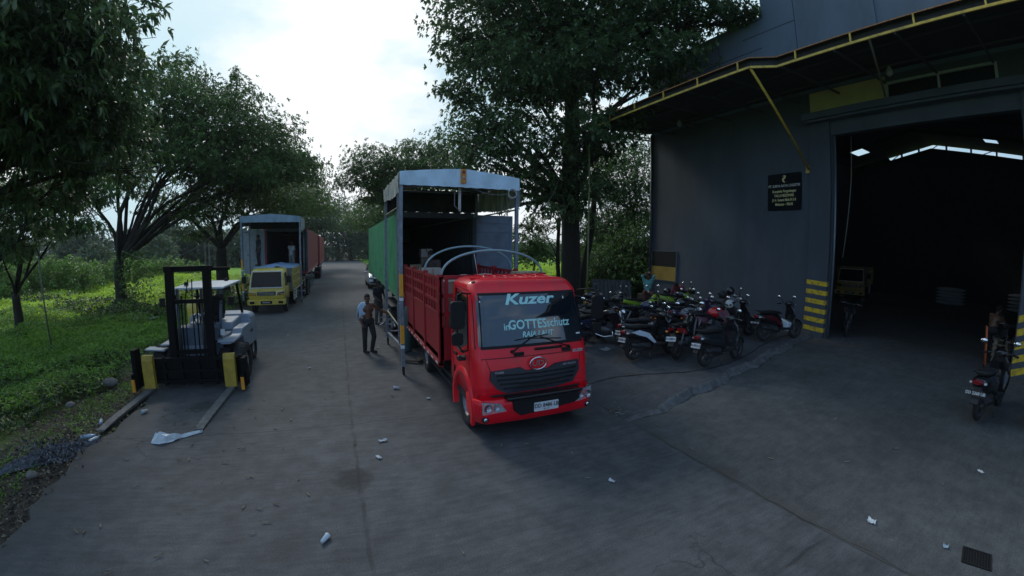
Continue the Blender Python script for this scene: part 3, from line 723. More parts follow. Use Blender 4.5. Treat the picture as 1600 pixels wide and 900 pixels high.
# ---------------------------------------------------------------- the red truck (front faces -Y, origin on the ground below its bumper)
TX, TY = 2.97, 5.72
T = thing('cargo_truck', 'bright red cab truck with slatted red cargo bed and pale lettering across its windscreen', 'truck', (TX, TY, 0))
CW = 1.04
def yf(z):
    P = [(.3, .06), (.62, .10), (.9, .13), (1.2, .17), (1.42, .22), (1.5, .25), (1.9, .36), (2.25, .49), (2.36, .56), (2.45, .70), (2.52, .92), (2.54, 1.1)]
    if z <= P[0][0]: return P[0][1]
    for (a, b_), (c, d) in zip(P, P[1:]):
        if z <= c: return b_+(d-b_)*(z-a)/(c-a)
    return P[-1][1]
def hw(z):
    if z < 1.4: return CW
    return CW-(z-1.4)*.055 if z < 2.4 else CW-.055-(z-2.4)*.55
def fr_y(x, z):
    w = hw(z); t = abs(x)/w
    return yf(z)+.05*t*t+.16*max(0, t-.88)**2/.0144*.9
def cab_ring(z, yr=1.72):
    w = hw(z); pts = []
    xs = [-w+2*w*i/28 for i in range(29)]
    xs = [-w*math.cos(math.pi*i/28)*1.0 for i in range(29)]
    for x in xs: pts.append((x, fr_y(x, z), z))
    rr = .10
    for a in range(5):
        t = R(a*22.5); pts.append((w-rr+rr*math.cos(t), yr-rr+rr*math.sin(t), z))
    for a in range(5):
        t = R(90+a*22.5); pts.append((-w+rr+rr*math.cos(t), yr-rr+rr*math.sin(t), z))
    return pts
mb = MB()
rings = [cab_ring(z) for z in (.66, .9, 1.2, 1.4, 1.5, 1.7, 1.9, 2.1, 2.25, 2.36, 2.42)]
for z, ins in ((2.46, .03), (2.50, .09), (2.53, .18), (2.545, .4)):
    base = cab_ring(min(z, 2.42)); cx_, cy_ = 0, 1.15
    rings.append([(p[0]*(1-ins), cy_+(p[1]-cy_)*(1-ins*.9), z) for p in base])
mb.loft(rings)
cab = mb.build('cab', red, T)
# raised roof ribs, roof lights
mb = MB()
for i in range(7): x = -.6+i*.2; mb.tube([(x, .92, 2.532), (x, 1.1, 2.55), (x, 1.55, 2.552)], [.012, .02, .014], 6)
mb.build('roof_rib', red, cab)
for (x, y) in ((-.86, .82), (.86, .82)):
    mb = MB(); mb.ball((x, y, 2.47), (.05, .07, .035), 10, 6); mb.build('marker_lamp', blk, cab)
mb = MB(); mb.box((-.8, .95, 2.53), (.16, .07, .03)); mb.build('antenna_base', red, cab)
# windscreen
def panel_on_front(x0, x1, z0, z1, off, nx_=22, nz=8, edge=None):
    vs = []
    for j in range(nz+1):
        z = z0+(z1-z0)*j/nz
        for i in range(nx_+1):
            u = x0+(x1-x0)*i/nx_
            if edge: u = edge(u, (z-z0)/(z1-z0))
            vs.append((u, fr_y(u, z)-off, z))
    n = nx_+1
    return vs, [(j*n+i, j*n+i+1, (j+1)*n+i+1, (j+1)*n+i) for j in range(nz) for i in range(nx_)]
taper = lambda u, t: u*(1-.035*t)
vs, fs = panel_on_front(-1.0, 1.0, 1.475, 2.33, .006, edge=taper); mb = MB().add(vs, fs, 0, True); mb.build('windscreen_gasket', blk, cab)
vs, fs = panel_on_front(-.955, .955, 1.52, 2.29, .012, edge=taper); mb = MB().add(vs, fs, 0, True)
ws = mb.build('windscreen', mat('windscreen_glass', (.008, .012, .018), .02, 0, 0, spec=.9, coat=.8), cab)
wfit = lambda o: (lambda p: Vector((p.x, fr_y(p.x, p.z)-o+p.y, p.z)))
text('Kuzer', .23, pale_txt, 'lettering', cab, warp=wfit(.016), at_=(-.03, 0, 2.215), shear=.25, sx=1.55, bold=.006)
text('in', .15, pale_txt, 'lettering', cab, warp=wfit(.016), at_=(-.47, 0, 1.80), sx=1.0, bold=.002)
text('GOTTES', .20, pale_txt, 'lettering', cab, warp=wfit(.016), at_=(-.10, 0, 1.82), sx=.92, bold=.004)
text('schutz', .19, pale_txt, 'lettering', cab, warp=wfit(.016), at_=(.46, 0, 1.82), sx=.9, bold=.002)
text('RAJA LAUT', .12, pale_txt, 'lettering', cab, warp=wfit(.016), at_=(.06, 0, 1.665), shear=.2, sx=.95, bold=.002)
mb = MB().add(*panel_on_front(.80, .88, 1.60, 1.625, .016, 3, 1)); mb.build('sticker', whitep, cab)
mb = MB().add(*panel_on_front(.62, .64, 2.20, 2.24, .016, 1, 1)); mb.build('sticker', whitep, cab)
mb = MB().add(*panel_on_front(-.88, -.86, 2.19, 2.215, .016, 1, 1)); mb.build('sticker', whitep, cab)
# panel gaps on the nose
def front_line(pts, r, name, m, off=.002, par=None):
    P = []
    for (a, b_), (c, d) in zip(pts, pts[1:]):
        for i in range(8): u = a+(c-a)*i/8; z = b_+(d-b_)*i/8; P.append((u, fr_y(u, z)-off, z))
    u, z = pts[-1]; P.append((u, fr_y(u, z)-off, z))
    return MB().tube(P, r, 5).build(name, m, par or cab)
front_line([(-.93, 1.33), (.93, 1.33)], .006, 'panel_gap', blk)
front_line([(-.86, 1.32), (-.8, 1.15), (-.66, .95), (-.45, .80)], .005, 'panel_gap', blk)
front_line([(.86, 1.32), (.82, 1.15), (.72, .95), (.6, .82)], .005, 'panel_gap', blk)
front_line([(-1.0, .74), (1.0, .74)], .022, 'bumper_gap', blk, .0)
# wipers
for (x0, z0, x1, z1) in ((-.42, 1.42, .02, 1.66), (.62, 1.42, .1, 1.62)):
    mb = MB(); P = [(x0+(x1-x0)*i/6, fr_y(x0+(x1-x0)*i/6, z0+(z1-z0)*i/6)-.035, z0+(z1-z0)*i/6) for i in range(7)]
    mb.tube(P, [.016, .012, .010, .010, .008, .008, .006], 6)
    u, z = P[-2][0], P[-2][2]; Q_ = [(u+d, fr_y(u+d, z+.0)-.028, z+d*(.10 if x1 > x0 else -.08)) for d in (-.3, 0, .3)]
    mb.tube(Q_, .010, 5); mb.ball((x0, fr_y(x0, z0)-.01, z0), .03, 8, 5); mb.build('wiper', blk, cab)
for x in (-.36+.1, .62): mb = MB(); mb.box((x-.05, fr_y(x, 1.38)-.015, 1.375), (.17, .04, .06)); mb.build('washer_housing', blk, cab, bevel=.01)
mb = MB(); P = [(-.02+i*.1, fr_y(-.02+i*.1, 1.44)-.02, 1.43) for i in range(6)]; mb.tube(P, .022, 6); mb.build('grab_bar', blk, cab)
# grille
gp = [(-.80, 1.14), (-.30, 1.17), (-.20, 1.11), (.20, 1.11), (.32, 1.17), (.78, 1.19), (.80, 1.02), (.66, .83), (.3, .78), (-.55, .775), (-.70, .85), (-.82, 1.0)]
def front_poly(poly, off, th, m, name, par):
    mb = MB(); n = len(poly); cx_ = sum(p[0] for p in poly)/n; cz_ = sum(p[1] for p in poly)/n
    vs = [(cx_, fr_y(cx_, cz_)-off, cz_)]
    rings_ = 5
    for k_ in range(1, rings_+1):
        for (x, z) in poly:
            u, w = cx_+(x-cx_)*k_/rings_, cz_+(z-cz_)*k_/rings_; vs.append((u, fr_y(u, w)-off, w))
    for (x, z) in poly: vs.append((x, fr_y(x, z)-off+th, z))
    fs = [(0, 1+(i+1) % n, 1+i) for i in range(n)]
    for k_ in range(rings_): fs += [(1+k_*n+i, 1+k_*n+(i+1) % n, 1+(k_+1)*n+(i+1) % n, 1+(k_+1)*n+i) for i in range(n)]
    mb.add(vs, fs); return mb.build(name, m, par)
gr_m = mat('grille_dark', (.014, .020, .030), .4, noise=.1)
gr = front_poly(gp, .03, .05, gr_m, 'grille', cab)
for (z, a, b_) in ((1.06, -.72, .72), (.99, -.7, .7), (.92, -.66, .66), (.85, -.6, .58)):
    mb = MB(); P = [(a+(b_-a)*i/10, fr_y(a+(b_-a)*i/10, z)-.034, z+.012*(abs(i-5)/5)) for i in range(11)]; mb.tube(P, .014, 6); mb.build('grille_bar', blk, gr)
for x0, x1 in ((-.32, .04), (.1, .38)): mb = MB().add(*panel_on_front(x0, x1, .875, .905, .036, 4, 1)); mb.build('grille_slot', plate_k, gr)
text('KUZER', .04, silver, 'lettering', gr, warp=wfit(.036), at_=(-.66, 0, 1.115), sx=1.2)
text('UD TRUCKS', .04, silver, 'lettering', gr, warp=wfit(.036), at_=(.60, 0, 1.14), sx=1.2)
text('KUZER', .062, silver, 'lettering', cab, warp=wfit(.006), at_=(.80, 0, 1.33), shear=.3, sx=1.1, bold=.002)
# emblem: ring and interlocked letters
mb = MB(); mb.tube([(.0+.145*math.cos(t), fr_y(.0, 1.2)-.045, 1.21+.10*math.sin(t)) for t in [2*math.pi*i/28 for i in range(28)]], .012, 6, loop=True)
em = mb.build('emblem', chrome, cab)
mb = MB(); mb.prism([(.13*math.cos(2*math.pi*i/24), 1.21+.088*math.sin(2*math.pi*i/24)) for i in range(24)], 'y', fr_y(0, 1.2)-.036, fr_y(0, 1.2)-.0); mb.build('emblem_field', red, em)
text('UD', .13, chrome, 'lettering', em, at_=(0, fr_y(0, 1.2)-.042, 1.21), sx=1.15, bold=.002)
# bumper
mb = MB(); rings = []
def bump_ring(z, fwd, wx):
    pts = []
    for i in range(25):
        x = -wx*math.cos(math.pi*i/24); t = abs(x)/wx; pts.append((x, fwd+.04*t*t+.30*max(0, t-.86)**2/.0196*.55, z))
    pts += [(wx, .62, z), (wx-.12, .62, z)]
    for i in range(25):
        x = (wx-.12)*math.cos(math.pi*i/24); t = abs(x)/wx; pts.append((x, fwd+.14+.04*t*t+.3*max(0, t-.86)**2/.0196*.5, z))
    pts += [(-wx+.12, .62, z), (-wx, .62, z)]
    return pts
for z, f_, wx in ((.30, .07, 1.02), (.33, .035, 1.05), (.45, .01, 1.065), (.62, .0, 1.07), (.68, .02, 1.07), (.70, .06, 1.06)): rings.append(bump_ring(z, f_, wx))
mb.loft(rings, cap=False); mb.loft([rings[0], [(p[0], .4, p[2]+.01) for p in rings[0]]], cap=False); mb.loft([rings[-1], [(p[0], .4, p[2]) for p in rings[-1]]], cap=False)
bmp = mb.build('bumper', red, T)
mb = MB(); mb.prism([(-.50, .71), (.72, .71), (.72, .56), (.62, .50), (-.36, .42), (-.48, .52)], 'y', -.028, .1); mb.build('bumper_insert', blk, bmp, bevel=.012)
mb = MB(); mb.prism([(-.60, .745), (.74, .745), (.74, .69), (-.60, .69)], 'y', -.05, .12); mb.build('bumper_step', blk_gl, bmp, bevel=.015)
plate(T, .08, -.045, .535, 'DD 8486 LB', w=.44, h=.15)
for s in (-1, 1):
    hp = [(s*.98, .70), (s*.70, .66), (s*.60, .53), (s*.98, .49)] if s < 0 else [(s*.98, .74), (s*.80, .71), (s*.64, .50), (s*.98, .52)]
    def by(x, z): t = abs(x)/1.07; return .0+.04*t*t+.30*max(0, t-.86)**2/.0196*.55
    mb = MB(); n = len(hp); mb.add([(x, by(x, z)-.008, z) for x, z in hp]+[(x, by(x, z)+.05, z) for x, z in hp], [tuple(range(n)), *[(i, (i+1) % n, n+(i+1) % n, n+i) for i in range(n)]])
    h = mb.build('headlight', chrome, bmp)
    mb = MB()
    for (x, r_) in ((s*.90, .06), (s*.76, .05)): mb.lathe([(r_*.3, 0), (r_*.8, -.004), (r_, -.018), (r_*1.08, -.018)], (x, by(x, .6)-.01, .605), 'y', 14)
    mb.build('reflector_bowl', mat('reflector_grey', (.35, .37, .40), .2, .9), h)
    mb = MB(); mb.add([(x*1.003, by(x, z)-.032, z) for x, z in hp], [tuple(range(n))]); mb.build('lens', lens, h)
    mb = MB(); mb.lathe([(0, -.01), (.045, -.012), (.055, 0), (.055, .05)], (s*.93, .045, .40), 'y', 14, 0); f = mb.build('fog_lamp', blk, bmp)
    MB().ball((s*.93, .03, .40), (.038, .012, .038), 10, 6).build('lens', chrome, f)
# sides of the cab: window, door gap, handle, step, wheel arch, mirrors
for s in (-1, 1):
    sx_ = lambda z, o=.004: s*(hw(z)+o)
    wpoly = [(.62, 1.50), (.78, 2.24), (1.36, 2.30), (1.42, 1.42), (.95, 1.36)]
    n = len(wpoly); mb = MB().add([(sx_(z), y, z) for y, z in wpoly], [tuple(range(n))]); mb.build('side_window', glass, cab)
    mb = MB(); W2 = [(.56, 1.45), (.74, 2.29), (1.40, 2.34), (1.47, 1.36), (.95, 1.30)]
    mb.tube([(sx_(z, .003), y, z) for y, z in W2], .016, 5, loop=True); mb.build('window_seal', blk, cab)
    mb = MB(); mb.tube([(sx_(z, .0), y, z) for y, z in ((.50, 1.40), (.53, 1.0), (.56, .70))], .005, 5)
    mb.tube([(sx_(z, .0), y, z) for y, z in ((.72, 2.36), (1.50, 2.38), (1.54, 1.4), (1.50, 1.0), (1.28, .86))], .005, 5); mb.build('door_gap', blk, cab)
    mb = MB(); mb.box((s*(CW+.02), 1.28, 1.2), (.03, .18, .05)); mb.build('door_handle', blk, cab, bevel=.01)
    text('150', .07, silver, 'lettering', cab, at_=(s*(CW+.002), .78, 1.03), rot=(R(90), 0, R(90*s)), sx=1.3)
    # flared arch: ring section round the wheel
    mb = MB(); prof = []
    for i in range(15):
        t = R(200-220*i/14)
        prof.append((.86+.50*math.cos(t), .42+.50*math.sin(t), .86+.60*math.cos(t), .42+.62*math.sin(t)))
    vs = []
    for (a, b_, c, d) in prof: vs += [(s*(CW-.35), a, b_), (s*(CW+.035), a, b_), (s*(CW+.035), c, d), (s*(CW-.02), c+.0, d+.03)]
    mb.add(vs, [(4*i+k_, 4*i+k_+1, 4*i+k_+5, 4*i+k_+4) for i in range(14) for k_ in range(3)], 0, True); mb.build('wheel_arch', red, cab)
    mb = MB(); mb.bx(*sorted((s*.55, s*(CW-.02))), .30, 1.5, .5, .66); mb.build('arch_liner', chassis_m, cab)
    mb = MB(); mb.prism([(1.36, .95), (1.40, .95), (1.46, .25), (1.42, .25)], 'x', *sorted((s*.72, s*(CW+.02)))); mb.build('mud_flap', blk, T)
    mb = MB(); mb.box((s*(CW-.08), .42, .42), (.2, .3, .03)); mb.box((s*(CW-.08), .46, .62), (.2, .24, .03)); mb.build('cab_step', steel, T)
    wheel(T, 'wheel', s*(CW-.14), .86, .41, .25, s)
    wheel(T, 'wheel', s*(CW-.15), 4.25, .41, .25, s, dual=True)
    # mirrors on their arm
    mb = MB(); mx_ = s*(CW+(.26 if s < 0 else .16))
    mb.tube([(s*(CW-.05), .62, 2.32), (s*(CW+(.15 if s < 0 else .1)), .42, 2.36), (mx_, .30, 2.34), (mx_, .26, 2.1), (mx_, .28, 1.6), (s*(CW+.12), .45, 1.42), (s*CW, .55, 1.42)], .014, 6)
    ma = mb.build('mirror_arm', blk, cab)
    mb = MB(); rbox(mb, mx_-.11, mx_+.11, .22, .29, 1.84, 2.26, .05, axis='y'); m1 = mb.build('mirror', blk, ma, bevel=.012)
    MB().bx(mx_-.09, mx_+.09, .291, .295, 1.87, 2.23).build('mirror_glass', chrome, m1)
    mb = MB(); rbox(mb, mx_-.09, mx_+.09, .24, .30, 1.58, 1.78, .05, axis='y'); mb.build('mirror', blk, ma, bevel=.012)
mb = MB(); mb.tube([(-1.06, .66, 1.30), (-1.12, .60, 1.28), (-1.2, .5, 1.34)], .02, 6); mb.box((-1.16, .55, 1.30), (.12, .12, .06)); mb.build('mirror_bracket', blk, cab)
# chassis, tanks, guards
mb = MB(); mb.bx(-.42, -.34, .5, 6.3, .62, .82); mb.bx(.34, .42, .5, 6.3, .62, .82)
for y in (1.6, 2.6, 3.6, 4.9, 6.1): mb.bx(-.34, .34, y, y+.08, .64, .8)
mb.bx(-.5, .5, .3, 1.5, .45, .68); mb.tube([(-.8, .86, .41), (.8, .86, .41)], .06, 8); mb.tube([(-.8, 4.25, .41), (.8, 4.25, .41)], .08, 8); mb.ball((0, 4.25, .41), .2, 10, 8)
mb.build('chassis', chassis_m, T)
for s in (-1, 1):
    mb = MB()
    for z in (.40, .56): mb.tube([(s*.98, 1.75, z), (s*.98, 3.6, z)], .025, 6)
    for y in (1.8, 2.7, 3.5): mb.bx(s*.98-.02, s*.98+.02, y, y+.04, .38, .76)
    mb.build('side_guard', chassis_m, T)
mb = MB(); mb.lathe([(0, 0), (.2, 0), (.22, .03), (.22, .9), (.2, .93), (0, .93)], (.65, 1.9, .52), 'y', 18); mb.build('fuel_tank', galv, T)
# cargo bed
BX0, BX1, BY0, BY1, BZ0, BZ1 = -1.14, 1.10, 2.08, 6.45, .80, 2.50
bed = thing('bed_tmp', 'x', 'x'); bpy.data.objects.remove(bed)
mb = MB(); mb.bx(BX0, BX1, BY0, BY1, .84, .94); bedf = mb.build('bed_floor', bedred, T)
for s, X0 in ((-1, BX0), (1, BX1)):
    mb = MB(); x0, x1 = (X0, X0+.04) if s < 0 else (X0-.04, X0)
    mb.bx(x0, x1, BY0, BY1, .76, 1.72)                                     # solid lower panel
    for z in (1.72, 1.96, 2.20, 2.42): mb.bx(x0-.012*(s < 0), x1+.012*(s > 0), BY0, BY1, z, z+.06)
    y = BY0
    while y < BY1-.05:
        mb.bx(x0+.001, x1-.001, y, y+.09, 1.72, 2.48); y += .27
    mb.bx(x0, x1, BY1-.1, BY1, 1.72, 2.5)
    sd = mb.build('side_panel', bedred, T)
    mb = MB()
    for y in (BY0+.0, BY0+1.42, BY0+2.9, BY1-.09): mb.bx(x0-.03, x1+.03, y, y+.09, .74, 2.53)
    mb.bx(x0-.03, x1+.03, BY0, BY1, .72, .80)
    mb.build('side_post', bedred, sd)
    mb = MB(); y = BY0+.12
    while y < BY1-.3: mb.bx(x0-.034, x1+.034, y, y+.20, .745, .785); y += .42
    mb.build('reflective_tape', mat('tape_white', (.6, .58, .55), .4, noise=.2), sd)
mb = MB(); mb.bx(BX0+.04, BX1-.04, BY0, BY0+.05, .94, 1.5)
for z in (1.72, 2.08, 2.44): mb.bx(BX0+.04, BX1-.04, BY0, BY0+.05, z, z+.07)
for x in (-1.0, -.5, 0, .5, .96): mb.bx(x-.03, x+.03, BY0+.003, BY0+.047, 1.5, 2.5)
mb.build('headboard', bedred, T)
mb = MB(); mb.bx(BX0+.04, BX1-.04, BY1-.04, BY1, .94, 1.5); mb.build('tailboard', bedred, T)
pipe_m = mat('hoop_pipe', (.25, .36, .40), .45, .2, noise=.12, scale=12)
for (y, rise) in ((2.12, .53), (3.75, .60)):
    mb = MB(); P = []
    for i in range(25):
        t = math.pi*i/24; P.append((-.02-1.08*math.cos(t)*1.0, y, 2.46+rise*math.sin(t)**.85))
    mb.tube(P, .024, 8); mb.build('canvas_hoop', pipe_m, T)
mb = MB(); mb.tube([(-.35, 2.15, 2.5), (-.42, 2.18, 2.95)], .006, 5); mb.build('aerial', whitep, T)

# ---------------------------------------------------------------- cartons riding in the red bed
card = mat('cardboard', (.24, .18, .13), .85, noise=.15, scale=4, dirt=(.12, .09, .07), dirtamt=.4)
card2 = mat('pale_cardboard', (.38, .34, .30), .85, noise=.12)
def carton(x, y, z, w, d, h, rz, m, label, grp=None, cat='carton'):
    c = thing('carton', label, cat, (x, y, z), rz, grp)
    mb = MB(); mb.bx(-w/2, w/2, -d/2, d/2, 0, h); b_ = mb.build('box_body', m, c, bevel=.008)
    mb = MB(); mb.bx(-w/2-.001, w/2+.001, -.03, .03, h, h+.002); mb.bx(-.006, .006, -d/2-.001, d/2+.001, h, h+.0015); mb.bx(-.03, .03, -d/2-.002, -d/2, h*.6, h); mb.build('tape', mat('carton_tape', (.30, .24, .16), .3), c)
    return c
k = 0
labs = ['left end of the row just behind the red cab', 'second from the left behind the red cab', 'middle of the row behind the red cab', 'second from the right behind the red cab', 'right end of the row behind the red cab']
for i in range(5):
    carton(TX-.84+i*.42, TY+2.42, .94, .40, .42, 1.46+.04*(i % 3)-.02, random.uniform(-.04, .04), card if i % 2 else card2, 'tall brown cargo carton at the '+labs[i], 'cartons in the red truck bed')
for i in range(8):
    carton(TX-.84, TY+2.95+i*.42, .94, .42, .38, 1.0+.2*((i*5) % 4), random.uniform(-.05, .05), card if i % 3 else card2, 'carton by the bed slats, %s' % ['just behind the first row of cartons', 'second behind the first row', 'third behind the first row', 'beside the second roof hoop', 'the next one back from the second roof hoop', 'third from the tailboard', 'second from the tailboard', 'nearest the tailboard'][i], 'cartons in the red truck bed')
pal = carton(TX+.82, TY+2.35, 2.42, .55, .42, .12, .1, mat('pale_board', (.36, .28, .19), .9, noise=.25, scale=14, stretch=(1, 8, 1)), 'flat pale wooden slab lying on top of the cargo behind the right of the cab', None, 'slab')
for (x, z, w) in ((-.1, 2.44, .5), (.35, 2.42, .35), (-.55, 2.43, .3)):
    tag(MB().ball((TX+x, TY+2.42, z), (w/2, .2, .07), 12, 6).build('sack', mat('sack_cloth', (.42, .36, .30), .9, noise=.2, scale=20)), 'small beige sack lying on the cartons %s behind the red cab' % {-.1: 'in the middle', .35: 'right of centre', -.55: 'left of centre'}[x], 'sack')

# ---------------------------------------------------------------- small yellow trucks
yelp = mat('truck_yellow', (.62, .46, .07), .4, noise=.08, scale=3, coat=.3, dirt=(.25, .18, .05), dirtamt=.5, dscale=4)
bed_y = mat('bed_yellow', (.42, .33, .08), .6, noise=.25, scale=5, dirt=(.10, .09, .06), dirtamt=.8, dscale=3)
bed_g = mat('bed_grey', (.17, .17, .15), .7, noise=.2, scale=4)
whitebar = mat('rail_white', (.45, .45, .42), .6, noise=.2)
tarp_b = mat('blue_tarpaulin', (.20, .30, .44), .6, noise=.2, scale=4, bump=.4, bscale=6)

def small_truck(name, label, loc, rz, body, bedm, plate_txt='DD 8172 XY', load=True):
    t = thing(name, label, 'truck', loc, rz)
    w = .83
    mb = MB(); rings = []
    def ring(z, y0, ww, r=.14, y1=1.62):
        p = []
        for (cx_, cy_, st) in ((ww-r, y1-r*.5, 0), (-ww+r, y1-r*.5, 90), (-ww+r, y0+r, 180), (ww-r, y0+r, 270)):
            rr_y = r if cy_ < 1 else r*.5
            for i in range(6):
                a = R(st+90*i/5); bulge = 0
                p.append((cx_+r*math.cos(a), cy_+rr_y*math.sin(a), z))
        return p
    for z, y0, ww in ((.62, .07, w), (.85, .04, w+.01), (1.08, .07, w+.01), (1.18, .11, w), (1.22, .13, w-.005), (1.5, .23, w-.03), (1.8, .37, w-.06), (1.96, .47, w-.09), (2.02, .58, w-.13), (2.05, .75, w-.22)): rings.append(ring(z, y0, ww))
    mb.loft(rings); cab_ = mb.build('cab', body, t)
    mb = MB(); mb.add([(-.70, .085, 1.24), (.70, .085, 1.24), (.655, .385, 1.90), (-.655, .385, 1.90), (-.70, .17, 1.24), (.70, .17, 1.24), (.655, .47, 1.90), (-.655, .47, 1.90)], [(0, 1, 2, 3), (0, 4, 5, 1), (1, 5, 6, 2), (2, 6, 7, 3), (3, 7, 4, 0)])
    wsn = mb.build('windscreen', mat('small_truck_glass', (.006, .007, .008), .08, spec=.22), cab_)
    mb = MB(); mb.tube([(-.73, .095, 1.21), (.73, .095, 1.21), (.685, .41, 1.93), (-.685, .41, 1.93)], .024, 5, loop=True); mb.build('windscreen_frame', whitep, cab_)
    for x in (-.3, .25): mb = MB(); mb.tube([(x, .10, 1.22), (x+.3, .13, 1.34)], .009, 5); mb.build('wiper', blk, cab_)
    mb = MB(); rbox(mb, -.42, .42, .02, .12, .86, 1.04, .04, axis='y'); gl = mb.build('grille', blk, cab_, bevel=.01)
    for z in (.90, .96, 1.02): mb = MB(); mb.box((0, .015, z), (.76, .02, .018)); mb.build('grille_bar', silver, gl)
    mb = MB(); mb.prism([(-.09, .95), (0, 1.02), (.09, .95), (0, .90)], 'y', -.002, .02); mb.build('badge', chrome, gl)
    for s in (-1, 1):
        mb = MB(); mb.prism([(s*.46, .86), (s*.80, .88), (s*.84, 1.06), (s*.50, 1.02)], 'y', .015, .12); h = mb.build('headlight', chrome, cab_, bevel=.015)
        mb = MB(); mb.bx(*sorted((s*.66, s*.83)), .01, .02, .895, .935); mb.build('indicator', amber, h)
    mb = MB(); rbox(mb, -.88, .88, -.04, .2, .44, .68, .05, axis='y'); bp_ = mb.build('bumper', body, t, bevel=.02)
    mb = MB(); mb.bx(-.26, .26, -.048, -.04, .49, .62); mb.build('bumper_recess', blk, bp_)
    for s in (-1, 1): mb = MB(); mb.bx(*sorted((s*.55, s*.76)), -.048, -.04, .50, .61); mb.build('fog_lamp', blk, bp_)
    plate(t, 0, -.055, .555, plate_txt, w=.34, h=.11, bg=plate_k, fg=plate_w, sub=False)
    for s in (-1, 1):
        X = s*(w+.014); mb = MB(); P = [(.30, 1.26), (.50, 1.84), (1.15, 1.88), (1.22, 1.22)]
        mb.add([(s*(w+.004-(z-1.2)*.085), y, z) for y, z in P], [(0, 1, 2, 3)]); mb.build('side_window', glass, cab_)
        mb = MB(); mb.tube([(X, .28, 1.2), (X, .30, .7), (X, .75, .7)], .006, 5); mb.tube([(s*w, 1.30, 1.86), (X, 1.30, .8)], .006, 5); mb.build('door_gap', blk, cab_)
        mb = MB(); mb.tube([(s*w, .35, 1.75), (s*(w+.18), .22, 1.78), (s*(w+.2), .2, 1.5), (s*w, .3, 1.3)], .012, 5); a = mb.build('mirror_arm', blk, cab_)
        mb = MB(); rbox(mb, *sorted((s*(w+.10), s*(w+.30))), .17, .23, 1.42, 1.72, .04, axis='y'); mb.build('mirror', blk, a)
        wheel(t, 'wheel', s*(w-.09), .95, .36, .2, s, rim=steel); wheel(t, 'wheel', s*(w-.02), 3.55, .36, .2, s, dual=True)
        mb = MB(); mb.bx(*sorted((s*.5, s*(w-.01))), .5, 1.4, .4, .63); mb.build('arch_liner', chassis_m, cab_)
    mb = MB(); mb.bx(-.38, -.31, .4, 5.4, .5, .68); mb.bx(.31, .38, .4, 5.4, .5, .68); mb.bx(-.45, .45, .3, 1.4, .4, .6); mb.tube([(-.7, 3.55, .36), (.7, 3.55, .36)], .07, 8); mb.tube([(-.7, .95, .36), (.7, .95, .36)], .05, 8); mb.bx(-.31, .31, 2.4, 2.5, .5, .66); mb.build('chassis', chassis_m, t)
    # bed
    b0, b1, bw, zt = 1.75, 5.8, 1.0, 1.98
    mb = MB(); mb.bx(-bw, bw, b0, b1, .86, .96); mb.build('bed_floor', bedm, t)
    for s in (-1, 1):
        x0, x1 = sorted((s*bw, s*(bw-.04))); mb = MB(); mb.bx(x0, x1, b0, b1, .9, zt)
        sdp = mb.build('side_panel', bedm, t)
        mb = MB()
        for i in range(9): y = b0+i*(b1-b0-.08)/8; mb.bx(*sorted((s*bw, s*(bw+.03))), y, y+.08, .86, zt+.02)
        for z in (1.25, 1.62, zt-.06): mb.bx(*sorted((s*(bw+.002), s*(bw+.022))), b0, b1, z, z+.06)
        mb.build('side_rib', bedm, sdp)
        mb = MB()
        for (z) in (.46, .6, .74): mb.tube([(s*(bw-.0), 2.0, z-.02), (s*(bw-.0), 3.0, z)], .03, 6)
        for y in (2.0, 2.95): mb.bx(*sorted((s*(bw-.03), s*(bw+.03))), y, y+.06, .4, .88)
        mb.tube([(s*(bw+.03), 2.0, .9), (s*(bw+.03), 5.6, .9)], .03, 6)
        mb.build('side_guard', whitebar, t)
    mb = MB(); mb.bx(-bw+.04, bw-.04, b0, b0+.04, .9, zt-.02); mb.bx(-bw, bw, b0-.01, b0+.05, zt-.06, zt+.03); mb.build('headboard', bed_g, t)
    mb = MB(); mb.bx(-bw+.04, bw-.04, b1-.04, b1, .9, zt); mb.build('tailboard', bedm, t)
    if load:
        nx_, ny_ = 14, 18; vs = []
        for j in range(ny_+1):
            for i in range(nx_+1):
                x = -bw*1.02+2.04*bw*i/nx_; y = b0+.02+(b1-b0-.1)*j/ny_
                e = min(i, nx_-i)/nx_*2; vs.append((x, y, zt+.02+.13*e+.05*math.sin(x*7+y*3)*e+.04*math.sin(y*6)+random.uniform(-.015, .015)))
        for k_ in range(3): vs[k_+5] = (vs[k_+5][0], b0-.05, zt-.12)
        n_ = nx_+1; mb = MB().add(vs, [(j*n_+i, j*n_+i+1, (j+1)*n_+i+1, (j+1)*n_+i) for j in range(ny_) for i in range(nx_)], 0, True)
        tp = mb.build('tarpaulin', tarp_b); tp.location = loc; tp.rotation_euler = (0, 0, rz)
        tag(tp, 'crumpled pale blue tarpaulin over the load of the yellow truck by the grass', 'tarpaulin')
    return t
small_truck('cargo_truck', 'yellow truck parked under the far tarpaulin shelter with a white framed windscreen', (-3.42, 20.25, 0), R(-1.5), yelp, bed_y, 'DD 8394 AK')
small_truck('cargo_truck', 'dull yellow truck standing in the dark inside the warehouse doorway', (26.4, 11.3, .335), R(-72), mat('dull_yellow', (.36, .26, .06), .6, noise=.1), bed_y, 'DD 8025 KM', load=False)
dr = thing('water_drum', 'rounded yellow drum standing on the verge behind the forklift', 'drum', (-5.15, 15.9, -.1))
MB().lathe([(0, 0), (.34, 0), (.40, .06), (.40, .5), (.385, .53), (.40, .56), (.40, 1.2), (.36, 1.36), (.2, 1.46), (.12, 1.48), (0, 1.48)], n=24).build('barrel', yelp, dr); MB().lathe([(0, 1.47), (.12, 1.47), (.12, 1.54), (0, 1.54)], n=16).build('lid', blk, dr)

